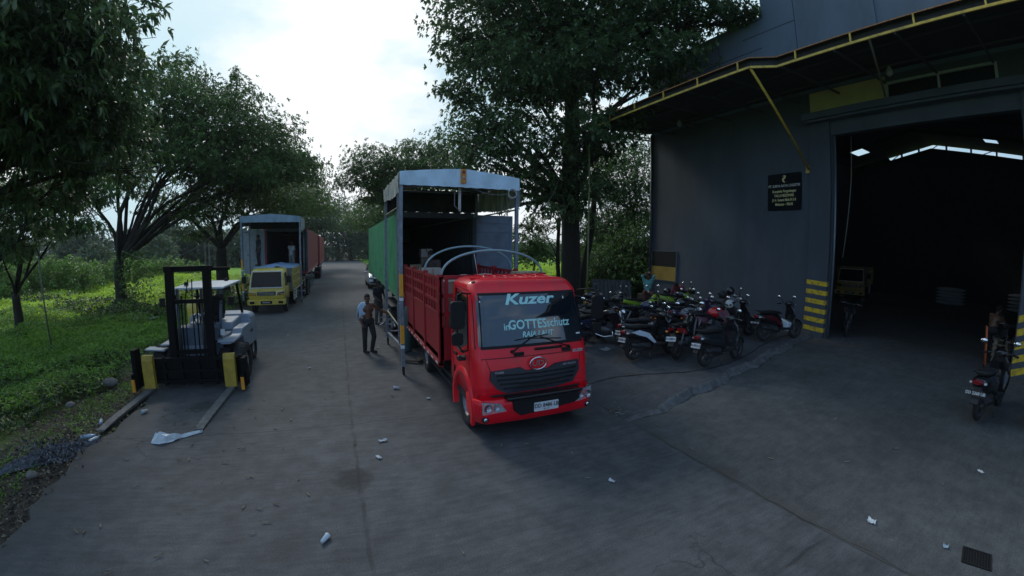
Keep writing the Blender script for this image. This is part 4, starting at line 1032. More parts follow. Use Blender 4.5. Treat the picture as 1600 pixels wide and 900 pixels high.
# ---------------------------------------------------------------- containers and their trailers
def corr_wall(mb, y0, y1, x, z0, z1, out=.035, pitch=.28, m=0):
    """corrugated sheet in the YZ plane at x"""
    P = []; y = y0
    while y < y1-.001:
        for dy, dx in ((0, 0), (.07, 0), (.105, out), (.175, out)): P.append((min(y+dy*pitch/.21*1., y1), x+dx))
        y += pitch
    P.append((y1, x)); vs = []
    for (yy, xx) in P: vs += [(xx, yy, z0), (xx, yy, z1)]
    return mb.add(vs, [(2*i, 2*i+1, 2*i+3, 2*i+2) for i in range(len(P)-1)], m)
def container(label, x0, y0, length, z0, z1, m, frame, rz=0, open_front=False, w=2.44, side=1, leafm=None):
    c = thing('shipping_container', label, 'container', (x0, y0, z0), rz)
    h = z1-z0
    for xx, o_ in ((0.04, -.035), (w-.04, .035)):
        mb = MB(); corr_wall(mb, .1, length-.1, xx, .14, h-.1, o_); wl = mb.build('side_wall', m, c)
        mb = MB(); corr_wall(mb, .1, length-.1, xx+(.006 if o_ < 0 else -.006), .14, h-.1, o_); mb.build('inner_shade_sheet', mat('container_shade', (.035, .045, .055), .7, noise=.2), wl)  # second, darker wall sheet: interior shade put into its colour
    mb = MB(); mb.bx(.02, w-.02, .02, length-.02, h-.04, h-.005); mb.build('roof', m, c)
    mb = MB(); mb.bx(.02, w-.02, .02, length-.02, .04, .13); mb.build('floor', frame, c)
    mb = MB()
    for xx in (0, w-.1):
        for yy in (0, length-.12): mb.bx(xx, xx+.1, yy, yy+.12, .0, h)
        mb.bx(xx+.01, xx+.09, .12, length-.12, .001, .14); mb.bx(xx+.02, xx+.08, .12, length-.12, h-.1, h-.001)
    for yy in (0, length-.1): mb.bx(.1, w-.1, yy+.01, yy+.09, .001, .14); mb.bx(.1, w-.1, yy+.01, yy+.09, h-.1, h-.001)
    for xx in (-.005, w-.17):
        for yy in (-.005, length-.17):
            for zz in (-.004, h-.115): mb.bx(xx, xx+.175, yy, yy+.175, zz, zz+.12)
    mb.build('corner_frame', frame, c)
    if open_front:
        mb = MB(); mb.bx(.1, w-.1, -.02, .012, h-.16, h-.001); mb.bx(w-.12, w+.004, -.02, .14, .13, h-.12); mb.bx(.1, w-.12, .012, .10, h-.14, h-.105); mb.build('header_shade_cover', MATS['container_shade'], c)  # dark cover on header and right post, painted for the shelter's shade
    mb = MB(); mb.bx(.1, w-.1, length-.06, length-.03, .14, h-.1); mb.build('end_wall', m, c)
    def leaf(par, X, Y, ang, name='door_leaf'):
        d = bpy.data.objects.new(name, None)
        mb = MB(); lw = w/2-.02
        mb.T = Matrix.Translation((X, Y, 0)) @ Matrix.Rotation(ang, 4, 'Z')
        mb.bx(0, lw, -.03, .02, .06, h-.04)
        for z in (.25, h*.5, h*.78, h-.28): mb.bx(.12, lw-.12, -.045, -.03, z, z+.03)
        mb.bx(.02, .1, -.05, -.03, .06, h-.04); mb.bx(lw-.1, lw-.02, -.05, -.03, .06, h-.04)
        bpy.data.objects.remove(d)
        o = mb.build(name, m if not open_front else leafm, par)
        mb = MB(); mb.T = Matrix.Translation((X, Y, 0)) @ Matrix.Rotation(ang, 4, 'Z')
        for x_ in (.35, .85): mb.tube([(x_, .04, .02), (x_, .04, h-.02)], .02, 6); mb.bx(x_-.02, x_+.16, .04, .06, h*.42, h*.45)
        mb.build('lock_rod', galv, o); return o
    if open_front:
        leaf(c, w, 0, 0) if side > 0 else leaf(c, -.02, 0, math.pi)
        MB().bx(.08, w-.08, .03, length-.08, h-.06, h-.042).build('ceiling', MATS['container_shade'], c)  # extra sheet under the roof, darkened to carry the interior shade
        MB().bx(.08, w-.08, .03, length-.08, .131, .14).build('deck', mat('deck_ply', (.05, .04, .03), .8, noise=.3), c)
    else:
        leaf(c, .02, -.01+.03, 0); leaf(c, w/2, -.01+.03, 0)
    return c
cgreen = mat('container_green', (.10, .36, .155), .55, noise=.12, scale=2, dirt=(.04, .16, .07), dirtamt=.8, dscale=2.2, stretch=(1, 1, .5))
cgf = mat('container_green_frame', (.08, .27, .13), .5, noise=.15)
cred = mat('container_red', (.27, .045, .05), .6, noise=.15, scale=2, dirt=(.17, .04, .04), dirtamt=.8, dscale=1.5, stretch=(1, 1, .4))
container('open green container behind the red truck with its grey door swung right', 1.6, 12.3, 12.19, 1.55, 4.05, cgreen, cgf, open_front=True, leafm=mat('door_grey_blue', (.16, .20, .26), .6, noise=.15, scale=4, dirt=(.08, .09, .1), dirtamt=.5))
container('nearer dull red container standing open behind the far shelter', -4.3, 25.6, 11.4, 1.5, 4.05, cred, cred, open_front=True, side=-1, leafm=mat('door_pale', (.30, .32, .33), .6, noise=.15, scale=4))
container('farther dull red container at the left of the road nearest the tree line', -4.25, 39.5, 11.5, 1.4, 3.95, cred, cred)
def trailer(label, xc, y0, length, z, axle_y, legs_y):
    t = thing('container_trailer', label, 'trailer', (xc, y0, 0))
    mb = MB()
    for s in (-1, 1): mb.bx(s*.5-.07, s*.5+.07, 0, length, z-.34, z-.01)
    y = .1
    while y < length: mb.bx(-1.15, 1.15, y, y+.1, z-.16, z-.02) if int(y*2) % 3 == 0 else mb.bx(-.43, .43, y, y+.08, z-.28, z-.08); y += .8
    mb.build('frame', chassis_m, t)
    for s in (-1, 1):
        mb = MB(); mb.bx(s*.9-.06, s*.9+.06, legs_y, legs_y+.12, .12, z-.1); mb.bx(s*.9-.14, s*.9+.14, legs_y-.08, legs_y+.2, .0, .1); mb.build('landing_leg', galv, t)
        for ay in axle_y: wheel(t, 'wheel', s*1.02, ay, .48, .26, s, dual=True, nuts=10)
        mb = MB(); mb.bx(*sorted((s*.8, s*1.2)), axle_y[0]-.6, axle_y[-1]+.6, 1.02, 1.05); mb.build('mudguard', chassis_m, t)
    mb = MB()
    for ay in axle_y: mb.tube([(-1, ay, .48), (1, ay, .48)], .07, 8)
    mb.build('axle', chassis_m, t)
    mb = MB(); mb.bx(-1.15, 1.15, -.12, -.02, .62, .74)
    for s in (-1, 1): mb.bx(s*.8-.04, s*.8+.04, -.08, 0.03, .7, z-.2)
    bb = mb.build('rear_bumper', chassis_m, t)
    for s in (-1, 1): MB().bx(s*.95-.14, s*.95+.14, -.14, -.12, .63, .73).build('tail_lamp', redlens, bb)
    return t
trailer('black trailer carrying the open green container', 2.82, 12.4, 12.0, 1.54, (2.2, 3.6), 9.0)
trailer('black trailer under the nearer dull red container', -3.18, 25.7, 11.2, 1.49, (2.0, 3.4), 9.2)
trailer('black trailer under the farther dull red container', -3.03, 39.6, 11.2, 1.39, (2.0, 3.4), 9.2)

# ---------------------------------------------------------------- rolling shelters
tarp_m = mat('tarpaulin_silver', (.58, .76, .90), .5, noise=.14, scale=2.5, bump=.4, bscale=5, dirt=(.36, .46, .54), dirtamt=.5, dscale=2)
tarp_u = mat('tarpaulin_grey', (.22, .25, .27), .7, noise=.4, scale=4, bump=.6, bscale=6, dirt=(.10, .10, .10), dirtamt=.8, dscale=3, stretch=(1, 1, .3))
reflect_o = mat('reflector_orange', (.75, .34, .03), .4)
def shelter(label, x, y, w, d, h, valm, sidem, near=True):
    t = thing('rolling_shelter', label, 'shelter', (x, y, 0))
    def post(px, py, r=.04, bands=False):
        mb = MB(); mb.beam((px, py, .22), (px, py, h), r*2, r*2); o = mb.build('post', galv, t)
        mb = MB(); mb.bx(px-.03, px+.03, py-.01, py+.01, .10, .24); mb.lathe([(.02, -.02), (.085, -.02), (.09, 0), (.085, .02), (.02, .02)], (px, py+.02, .09), 'x', 14); mb.build('caster', blk, o)
        if bands:
            for (z0, z1) in ((1.90, 2.42), (.78, 1.22)): MB().bx(px-r-.003, px+r+.003, py-r-.003, py+r+.003, z0, z1).build('reflector_band', reflect_o, o)
            MB().bx(px-r-.003, px+r+.003, py-r-.003, py+r+.003, 1.80, 1.87).build('reflector_band', whitep, o)
            MB().bx(px-r-.003, px+r+.003, py-r-.003, py+r+.003, .66, .74).build('reflector_band', whitep, o)
        return o
    post(0, 0, bands=near); post(w, 0); post(0, d, bands=False); post(w, d)
    # ladder side: second upright and rungs
    if near:
        mb = MB(); mb.beam((-.02, .34, .7), (-.02, .34, h-.1), .05, .05); mb.build('inner_upright', galv, t)
        mb = MB(); mb.tube([(-.0, .0, 1.4+.0), (-.02, .34, 1.4)], .016, 6)
        for i in range(9):
            z = .9+i*.40; mb.tube([(0, .02, z), (-.02, .34, z)], .016, 6)
        mb.build('rung', galv, t)
    for s, X in ((-1, 0), (1, w)):
        mb = MB(); mb.beam((X, .0, .68), (X, d, .40), .05, .05); mb.build('diagonal_brace', galv, t)
        mb = MB(); mb.tube([(X, 0, 1.10), (X, d, 1.10)], .025, 6); mb.tube([(X, 0, h-.75), (X, d, h-.75)], .022, 6); mb.build('side_rail', mat('rail_olive', (.22, .22, .13), .6, noise=.2), t)
    mb = MB(); mb.tube([(0, 0, h), (w, 0, h)], .03, 6); mb.tube([(0, d, h), (w, d, h)], .03, 6); mb.tube([(0, 0, h), (0, d, h)], .03, 6); mb.tube([(w, 0, h), (w, d, h)], .03, 6)
    for i in range(4): mb.tube([(0, d*(i+.5)/4, h), (w*.5, d*(i+.5)/4, h+.13), (w, d*(i+.5)/4, h)], .02, 6)
    mb.tube([(0, d, .42), (w, d, .42)], .025, 6)
    mb.build('top_frame', galv, t)
    n = 20; arc = lambda u: h+.03+.13*(1-abs(2*u-1)**1.25)
    vs = []; rows = 12
    for j in range(rows+1):
        for i in range(n+1):
            u = i/n; vs.append((-.04+(w+.08)*u, -.05+(d+.1)*j/rows, arc(u)+random.uniform(-.008, .008)+.012*math.sin(j*2.1)))
    k_ = n+1; mb = MB().add(vs, [(j*k_+i, j*k_+i+1, (j+1)*k_+i+1, (j+1)*k_+i) for j in range(rows) for i in range(n)], 0, True)
    mb.build('roof_sheet', tarp_u, t)
    # front valance hangs with small creases
    vs = []
    for i in range(41):
        u = i/40; zz = arc(u)+.01; lower = h-.27+.006*math.sin(i*1.7)
        for q in range(4):
            f = q/3; vs.append((-.045+(w+.09)*u, -.065-.012*math.sin(i*.9+q)-.01*random.random(), zz+(lower-zz)*f))
    mb = MB().add(vs, [(4*i+q, 4*i+4+q, 4*i+5+q, 4*i+1+q) for i in range(40) for q in range(3)], 0, True); va = mb.build('front_valance', valm, t)
    for s, X in ((-1, -.045), (1, w+.045)):
        vs = []
        for i in range(31):
            u = i/30; lower = h-(.42 if s < 0 else .66)-.05*math.sin(u*5)-.03*random.random()
            for q in range(4): f = q/3; vs.append((X+s*(.02*math.sin(i*1.3+q)+.012*random.random()), -.06+(d+.1)*u, h+.02+(lower-h)*f))
        mb = MB().add(vs, [(4*i+q, 4*i+4+q, 4*i+5+q, 4*i+1+q) for i in range(30) for q in range(3)], 0, True); mb.build('side_valance', tarp_u if sidem is None else sidem, t)
    return t
SH = shelter('tall wheeled steel shelter with silver tarpaulin valance over the red truck bed', 1.37, 9.75, 2.90, 3.25, 4.74, tarp_m, mat('tarp_dirty_white', (.42, .42, .38), .7, noise=.4, scale=5, bump=.6, bscale=7, dirt=(.12, .12, .11), dirtamt=.9, dscale=4, stretch=(1, 1, .4)))
SH2 = shelter('farther wheeled steel shelter with grey tarpaulin top over the yellow truck', -5.26, 23.9, 3.12, 2.4, 4.62, mat('tarpaulin_dull', (.26, .35, .42), .6, noise=.25, scale=2.5, bump=.6, bscale=4), None, near=True)
vs = []
for i in range(31):
    for q in range(6): vs.append((-.03+2.96*i/30, 3.27+.03*math.sin(i*.9)+.012*math.sin(i*2.3+q), 4.80-(.70+.03*math.sin(i*1.7))*q/5))
MB().add(vs, [(6*i+q, 6*i+6+q, 6*i+7+q, 6*i+1+q) for i in range(30) for q in range(5)], 0, True).build('rear_shade_sheet', mat('shade_sheet_dark', (.03, .032, .035), .9, noise=.3), SH)  # added dark sheet, darkens the gap and the roof underside
MB().add([(x_, 2.42+.02*math.sin(x_*9), z_) for x_ in (-.03, .8, 1.6, 2.4, 3.15) for z_ in (4.68, 4.08)], [(2*i, 2*i+1, 2*i+3, 2*i+2) for i in range(4)]).build('rear_shade_sheet', MATS['shade_sheet_dark'], SH2)  # same added dark sheet at the farther shelter
# hooks on the near shelter
ob = thing('switch_box', 'orange electrical panel fixed to the middle of the silver valance', 'switch box', (2.84, 9.66, 4.78))
mb = MB(); rbox(mb, -.065, .065, -.03, .02, -.22, .12, .015, axis='y'); mb.build('back_plate', mat('box_orange', (.62, .24, .04), .6, dirt=(.2, .1, .04), dirtamt=.5, dscale=8), ob)
MB().bx(-.03, .03, -.04, -.03, .02, .08).build('switch', mat('switch_maroon', (.12, .02, .03), .5), ob)
MB().lathe([(.0, -.042), (.035, -.042), (.04, -.03)], (0, 0, -.09), 'y', 14).build('socket', mat('socket_grey', (.3, .28, .26), .5), ob)
lp = thing('tube_lamp', 'white fluorescent tube lamp hanging upright below the silver valance', 'lamp', (2.84, 9.95, 4.22))
MB().bx(-.03, .03, -.0, .03, -.3, .3).build('fitting', whitep, lp); MB().tube([(-.0, -.02, -.28), (0, -.02, .28)], .014, 8).build('tube', mat('unlit_tube', (.7, .72, .74), .3), lp)
tag(MB().tube([(2.84-.1, 9.93, 4.62), (2.80-.1, 9.93, 4.3), (2.70, 9.93, 4.05), (2.84-.02, 9.93, 3.93)], .012, 5).build('lamp_cable', mat('cable_grey', (.25, .25, .26), .6)), 'short grey cable looping beside the hanging tube lamp', 'cable')
mb = MB()
for k_ in range(5): mb.tube([(4.12+.11*math.cos(t), 9.70-.01*k_, 4.36+.11*math.sin(t)+.008*k_) for t in [2*math.pi*i/20 for i in range(20)]], .012, 5, loop=True)
tag(mb.build('cable_coil', mat('coil_white', (.45, .45, .46), .5)), 'coil of pale cable hung at the right corner of the near shelter', 'cable coil')
def wire(name, label, a, b_, sag, r=.008, m=None, n=18):
    a, b_ = Vector(a), Vector(b_); P = []
    for i in range(n+1):
        t = i/n; p = a.lerp(b_, t); p.z -= sag*4*t*(1-t); P.append(p)
    return tag(MB().tube(P, r, 5).build(name, m or mat('wire_grey', (.16, .17, .18), .5)), label, 'wire')
wire('wire', 'grey wire drooping along the inside of the near shelter front', (3.0, 9.72, 4.52), (4.1, 9.72, 4.4), .12)
wire('wire', 'wire sagging from the near shelter to the big tree', (4.27, 9.75, 4.4), (10.1, 17.3, 7.6), 1.3)
wire('wire', 'wire sagging between the spreading tree and the dark tree by the forklift', at(190, 392, 28), at(332, 368, 29), .9, .012, mat('wire_pale', (.3, .3, .28), .6))
# stuff inside the containers
for i in range(4):
    carton(3.05, 15.2, 1.68+i*.32, .42, .38, .30, 0, whitep if i % 2 else card2, ['white box at the bottom of the stack inside the green container', 'grey box second from the bottom inside the green container', 'white box third from the bottom inside the green container', 'topmost grey box of the stack inside the green container'][i], 'boxes stacked inside the green container')
tag(MB().bx(1.72, 3.9, 19, 24.2, 1.68, 3.2).build('goods_stack', mat('dark_goods', (.03, .03, .03), .9, noise=.5, scale=3)), 'dark stack of goods deep inside the open green container', 'goods')

# ---------------------------------------------------------------- gas cylinders and pipes under the green container
gcyl = mat('cylinder_green', (.045, .10, .10), .5, noise=.2, dirt=(.10, .07, .05), dirtamt=.5, dscale=6)
def cylinder(x, y, rz, lean, label):
    c = thing('gas_cylinder', label, 'gas cylinder', (x, y, 0), rz, 'gas cylinders behind the near shelter')
    mb = MB(); mb.T = Matrix.Rotation(R(lean), 4, 'Y'); mb.lathe([(0, .01), (.16, .01), (.175, .05), (.175, 1.15), (.165, 1.24), (.12, 1.33), (.06, 1.38), (.05, 1.40), (0, 1.40)], n=20); mb.build('bottle', gcyl, c)
    mb = MB(); mb.T = Matrix.Rotation(R(lean), 4, 'Y'); mb.lathe([(.05, 1.40), (.07, 1.42), (.07, 1.52), (.05, 1.55), (0, 1.55)], n=12); mb.build('valve_cap', steel, c)
cylinder(1.78, 12.0, 0, 6, 'leaning green gas cylinder nearest the side rail of the near shelter')
cylinder(2.05, 12.5, .4, 3, 'green gas cylinder standing behind the leaning one')
cylinder(1.90, 13.2, 1, -3, 'green gas cylinder farthest from the red truck')
mb = MB()
for i in range(7): mb.beam((1.35+random.uniform(-.1, .5), 13.4+i*.25, random.uniform(.3, 1.2)), (1.6+random.uniform(-.3, .6), 15.0+i*.2, random.uniform(.1, .9)), .04, .04)
tag(mb.build('scrap_pipe', galv), 'heap of loose steel pipes lying under the edge of the green container', 'pipe heap')
mb = MB(); mb.bx(1.9, 2.6, 10.7, 11.0, .0, .09); tag(mb.build('timber_block', mat('old_timber', (.06, .05, .04), .9, noise=.3)), 'dark timber block on the road under the red truck bed', 'timber')
mb = MB(); mb.beam((1.5, 10.9, .05), (1.95, 10.6, .08), .12, .03); tag(mb.build('rubber_scrap', blk), 'black rubber scrap on the concrete behind the near shelter post', 'scrap')

# ---------------------------------------------------------------- silver car beyond the green container
def car(loc, rz, label):
    t = thing('parked_car', label, 'car', loc, rz)
    w = .86
    mb = MB(); prof = [(.0, .42, .55), (.05, .32, .78), (.5, .3, .98), (1.1, .28, 1.05), (1.9, .28, 1.06), (3.6, .28, 1.08), (4.2, .35, 1.0), (4.35, .45, .7)]
    rings = []
    for (y, z0, z1) in prof:
        e = .12 if y in (0., 4.35) else .0
        rings.append([(-w+e, y, z0+.1), (-w+e, y, z1-.12), (-w+.12+e, y, z1), (w-.12-e, y, z1), (w-e, y, z1-.12), (w-e, y, z0+.1), (w-.1-e, y, z0), (-w+.1+e, y, z0)])
    mb.loft(rings); body = mb.build('body', mat('car_silver', (.50, .53, .57), .3, .4, noise=.05, coat=.6), t, bevel=.03)
    rings = []
    for (z, y0, y1, ww) in ((1.04, 1.0, 4.2, .80), (1.3, 1.35, 4.1, .74), (1.55, 1.75, 3.9, .66), (1.62, 2.0, 3.6, .58)):
        rings.append([(-ww, y0+.1, z), (-ww+.1, y0, z), (ww-.1, y0, z), (ww, y0+.1, z), (ww, y1, z), (-ww, y1, z)])
    mb = MB().loft(rings, sm=False); cb = mb.build('cabin', glass, body)
    mb = MB(); mb.bx(-.57, .57, 2.0, 3.6, 1.615, 1.66); mb.build('roof', MATS['car_silver'], body, bevel=.03)
    for s in (-1, 1):
        mb = MB(); mb.box((s*.62, .03, .78), (.36, .14, .13), (0, 0, s*.25)); mb.build('headlight', chrome, body, bevel=.02)
        mb = MB(); mb.box((s*.95, 1.35, 1.1), (.18, .1, .12)); mb.build('mirror', MATS['car_silver'], body, bevel=.02)
        for y in (.85, 3.5): wheel(t, 'wheel', s*.76, y, .33, .2, s, rimr=.66)
    mb = MB(); rbox(mb, -.5, .5, -.03, .1, .5, .72, .04, axis='y'); mb.build('grille', blk, body)
    plate(t, 0, -.05, .45, 'DD 1274 RS', w=.34, h=.10, sub=False)
car((2.75, 29.9, 0), R(0), 'silver car parked on the road just beyond the green container')

# ================================================================ FORKLIFT (front faces -Y)
fk_blue = mat('forklift_slate', (.10, .14, .19), .5, noise=.15, dirt=(.05, .05, .05), dirtamt=.5, dscale=4)
fk_silver = mat('forklift_silver', (.27, .33, .40), .45, .1, noise=.1, dirt=(.25, .27, .29), dirtamt=.6, dscale=4)
mast_m = mat('mast_black', (.006, .006, .006), .75, noise=.4, scale=8, spec=.15)
FKX, FKY = -3.47, 9.72
K = thing('forklift', 'silver grey forklift with black mast and wide yellow ended fork carriage', 'forklift', (FKX, FKY, 0), R(-3))
K.scale = (1, 1, 1)
# carriage
mb = MB()
for z in (.17, .40, .66): mb.bx(-1.22, 1.22, -.02, .05, z, z+.07)
for x in (-1.2, -.6, -.2, .2, .6, 1.16): mb.bx(x-.03, x+.03, -.01, .06, .12, .76)
mb.bx(-1.22, 1.22, .05, .07, .14, .70)
mb.build('carriage', mast_m, K)
for s in (-1, 1):
    mb = MB(); mb.bx(s*1.25-.05, s*1.25+.05, -.16, .12, .08, .95 if s < 0 else .72); mb.bx(s*1.25-.03, s*1.25+.03, -.3, -.16, .05, .45); o = mb.build('side_shift_arm', mast_m, K, bevel=.01)
    MB().bx(s*1.25-.034, s*1.25+.034, -.31, -.27, .06, .34).build('marker', mat('marker_orange', (.7, .3, .02), .5), o)
    mb = MB(); mb.prism([(-.14, .08), (-.02, .08), (-.02, .82), (-.09, .82), (-.14, .70)], 'x', s*.94-.13, s*.94+.13)
    f = mb.build('fork_block', mat('fork_yellow', (.40, .28, .03), .6, noise=.15, dirt=(.2, .14, .03), dirtamt=.6, dscale=5), K, bevel=.01)
    mb = MB(); mb.prism([(.0, .015), (.0, .085), (-1.8, .06), (-2.28, .035), (-2.3, .012)], 'x', s*.94-.085, s*.94+.085)
    mb.build('fork_tine', mat('tine_steel', (.13, .13, .125), .8, noise=.4, scale=14, dirt=(.05, .045, .04), dirtamt=.7, dscale=6, bump=.3), f, bevel=.01)
# mast: two rails, cross members, chains, cylinders
for s in (-1, 1):
    mb = MB(); x = s*.44
    mb.prism([(.20, .2), (.36, .2), (.42, 2.66), (.26, 2.66)], 'x', x-.08, x+.08); mb.build('mast_rail', mast_m, K)
    mb = MB(); mb.tube([(s*.28, .30, .3), (s*.28, .36, 2.2)], .035, 8); mb.build('lift_cylinder', mat('cyl_dark', (.03, .03, .03), .4), K)
    mb = MB(); mb.box((s*.18, .28, 1.2), (.02, .04, 1.7), (-.04, 0, 0)); mb.build('lift_chain', mast_m, K)
    mb = MB(); mb.tube([(s*.5, .4, 1.0), (s*.5, .95, .8)], .04, 8); mb.build('tilt_cylinder', mast_m, K)
mb = MB(); mb.bx(-.56, .56, .30, .44, 2.58, 2.70); mb.bx(.5, .95, .33, .43, 2.59, 2.66); mb.build('mast_head', mast_m, K)
mb = MB(); mb.bx(-.44, .44, .27, .36, 1.88, 1.97); mb.bx(-.44, .44, .24, .32, .75, .84); mb.build('mast_crossbar', mast_m, K)
text('NOVA', .17, whitep, 'lettering', K, at_=(.44, .25, 1.55), rot=(R(88), R(90), 0), sx=1.1, bold=.002)
for x in (-.1, .08): MB().tube([(x, .24, .2), (x, .30, 1.9), (x*.5, .45, 2.4)], .014, 5).build('hydraulic_hose', blk, K)
# body
mb = MB(); mb.prism([(.62, .62), (.62, 1.02), (1.6, 1.02), (1.6, .62)], 'x', -.60, .60); mb.build('front_body', fk_blue, K, bevel=.03)
mb = MB(); mb.bx(-.36, .34, .60, .64, .60, .86); mb.build('front_plate', fk_silver, K)
for s in (-1, 1):
    mb = MB(); mb.prism([(.45, .90), (.46, .94), (1.35, .96), (1.5, 1.08), (2.9, 1.10), (2.9, .5), (1.65, .5), (1.5, .88)], 'x', *sorted((s*.60, s*.86))); sd = mb.build('side_body', fk_silver, K, bevel=.03)
    text('FD50', .10, blk, 'lettering', sd, at_=(s*.875, 2.3, .86), rot=(R(90), 0, R(90*s)))
    for k_ in (0, 1): wheel(K, 'wheel', s*(.98-k_*.34), .86, .42, .28, s, rimr=.5, rim=mat('fk_rim', (.4, .4, .38), .6))
    wheel(K, 'wheel', s*.72, 2.62, .33, .24, s, rimr=.52, rim=MATS['fk_rim'])
mb = MB(); rings = []
for (z, y1, ww) in ((.32, 3.0, .66), (.5, 3.15, .84), (.95, 3.2, .88), (1.22, 3.1, .86), (1.32, 2.95, .8)):
    rings.append([(-ww, 2.35, z), (-ww, y1-.25, z), (-ww+.2, y1, z), (ww-.2, y1, z), (ww, y1-.25, z), (ww, 2.35, z)])
mb.loft(rings, sm=False); mb.build('counterweight', fk_silver, K, bevel=.05)
mb = MB(); mb.prism([(1.55, 1.02), (1.62, 1.22), (2.6, 1.28), (2.6, 1.0)], 'x', -.58, .58); mb.build('engine_hood', fk_silver, K, bevel=.04)
mb = MB(); mb.bx(-.5, .5, .62, .70, 1.0, 1.28); mb.prism([(.7, 1.22), (.95, 1.30), (.95, 1.02), (.7, 1.02)], 'x', -.5, .5); mb.build('dashboard', fk_blue, K, bevel=.02)
mb = MB(); mb.bx(-.28, .28, 1.55, 2.0, 1.26, 1.40); mb.bx(-.28, .28, 1.95, 2.08, 1.35, 1.85); mb.build('seat', blk, K, bevel=.05)
mb = MB(); mb.tube([(-.05+.17*math.cos(t), 1.12+.08*math.sin(t), 1.42+.15*math.sin(t)) for t in [2*math.pi*i/20 for i in range(20)]], .015, 6, loop=True); mb.tube([(-.05, .92, 1.2), (-.05, 1.12, 1.42)], .02, 6); mb.build('steering_wheel', blk, K)
for i in range(3): MB().tube([(.22+i*.07, .92, 1.25), (.22+i*.07, 1.0, 1.52)], .01, 5).build('lever', blk, K)
for s in (-1, 1):
    mb = MB(); mb.tube([(s*.56, .66, 1.0), (s*.55, .95, 2.14)], .035, 6); mb.build('guard_post', fk_silver if s < 0 else fk_blue, K)
    mb = MB(); mb.tube([(s*.60, 2.55, 1.2), (s*.55, 2.25, 2.16)], .035, 6); mb.build('guard_post', mast_m, K)
    mb = MB(); mb.box((s*.56, .80, 1.95), (.16, .1, .14)); mb.lathe([(0, -.01), (.05, -.012), (.06, 0), (.06, .06)], (s*.56, .73, 1.95), 'y', 12); mb.build('work_lamp', blk, K)
    mb = MB(); mb.tube([(s*.58, .8, 1.8), (s*.78, .75, 1.85)], .012, 5); mb.box((s*.84, .75, 1.86), (.14, .03, .2)); mb.build('mirror', blk, K, bevel=.01)
mb = MB(); mb.prism([(.86, 2.13), (.92, 2.18), (2.35, 2.22), (2.42, 2.16)], 'x', -.64, .64); rf = mb.build('guard_roof', mat('guard_roof_paint', (.33, .40, .46), .5, noise=.15), K, bevel=.02)
mb = MB(); mb.lathe([(.0, .09), (.05, .08), (.06, .0)], (.3, 2.2, 2.2), n=12); mb.build('beacon', blk, rf)
mb = MB(); mb.lathe([(.0, .09), (.05, .08), (.06, .0)], (-.4, 1.2, 2.2), n=12); mb.build('beacon', blk, rf)
mb = MB(); mb.box((-1.02, .62, .80), (.5, .3, .03), (0, .06, 0)); mb.build('fender', MATS['guard_roof_paint'], K)
mb = MB(); mb.box((.68, .7, .96), (.5, .5, .05)); mb.build('fender', fk_silver, K, bevel=.01)
mb = MB(); mb.box((.62, .64, 1.15), (.1, .02, .14)); mb.build('decal', whitep, K)
mb = MB(); mb.bx(-.5, .5, .5, 2.6, .28, .62); mb.tube([(-1, .86, .42), (1, .86, .42)], .1, 8); mb.build('underframe', mast_m, K)

# ================================================================ MOTORCYCLES AND SCOOTERS (front faces +Y, origin on the ground midway)
bk_black = mat('bike_black', (.010, .010, .012), .25, noise=.1, coat=.5)
bk_matt = mat('bike_matt', (.016, .016, .018), .6, noise=.2)
bk_seat = mat('seat_vinyl', (.012, .012, .013), .55, noise=.15)
bk_eng = mat('engine_metal', (.09, .09, .095), .5, .5, noise=.3, scale=15, dirt=(.03, .03, .03), dirtamt=.6, dscale=10)
mirror_g = mat('mirror_glass', (.92, .95, .98), .03, 1., 0)
def bm_(name, c, **k): return mat('bike_'+name, c, .25, noise=.06, coat=.6, **k)
C_WHITE, C_RED, C_BLUE, C_GREY, C_LIME, C_NAVY, C_SILV, C_DRED = bm_('white', (.62, .70, .76)), bm_('red', (.55, .012, .015)), bm_('blue', (.10, .22, .34)), bm_('grey', (.018, .021, .026)), bm_('lime', (.24, .38, .02)), bm_('navy', (.015, .022, .05)), bm_('silver', (.16, .17, .19)), bm_('dark_red', (.09, .010, .016))

def sect(w, z0, z1, y, n=10, pw=2.6):
    cz, hz_ = (z0+z1)/2, (z1-z0)/2; P = []
    for i in range(n):
        t = 2*math.pi*i/n; c, s = math.cos(t), math.sin(t)
        P.append((w*math.copysign(abs(c)**(2/pw), c), y, cz+hz_*math.copysign(abs(s)**(2/pw), s)))
    return P
def bike_wheel(par, y, r, w, spokes=5, rimm=None):
    mb = MB(); prof = [(r*.62, -.3*w), (r*.70, -.34*w), (r*.70, .34*w), (r*.62, .3*w), (r*.62, -.3*w)]
    mb.lathe(prof, (0, y, r), 'x', 24); mb.lathe([(0, -.06), (.05, -.06), (.05, .06), (0, .06)], (0, y, r), 'x', 12)
    for i in range(spokes):
        t = 2*math.pi*i/spokes; mb.beam((0, y+.04*math.cos(t), r+.04*math.sin(t)), (0, y+r*.64*math.cos(t+.15), r+r*.64*math.sin(t+.15)), .03, .03)
    mb.lathe([(.04, .045), (r*.38, .045), (r*.38, .05), (.04, .05)], (0, y, r), 'x', 18)
    o = mb.build('wheel', rimm or bk_eng, par)
    mb = MB(); mb.tube([(0, y+(r-w*.5)*math.cos(2*math.pi*i/26), r+(r-w*.5)*math.sin(2*math.pi*i/26)) for i in range(26)], w*.5, 8, loop=True); mb.build('tyre', rub, o); return o
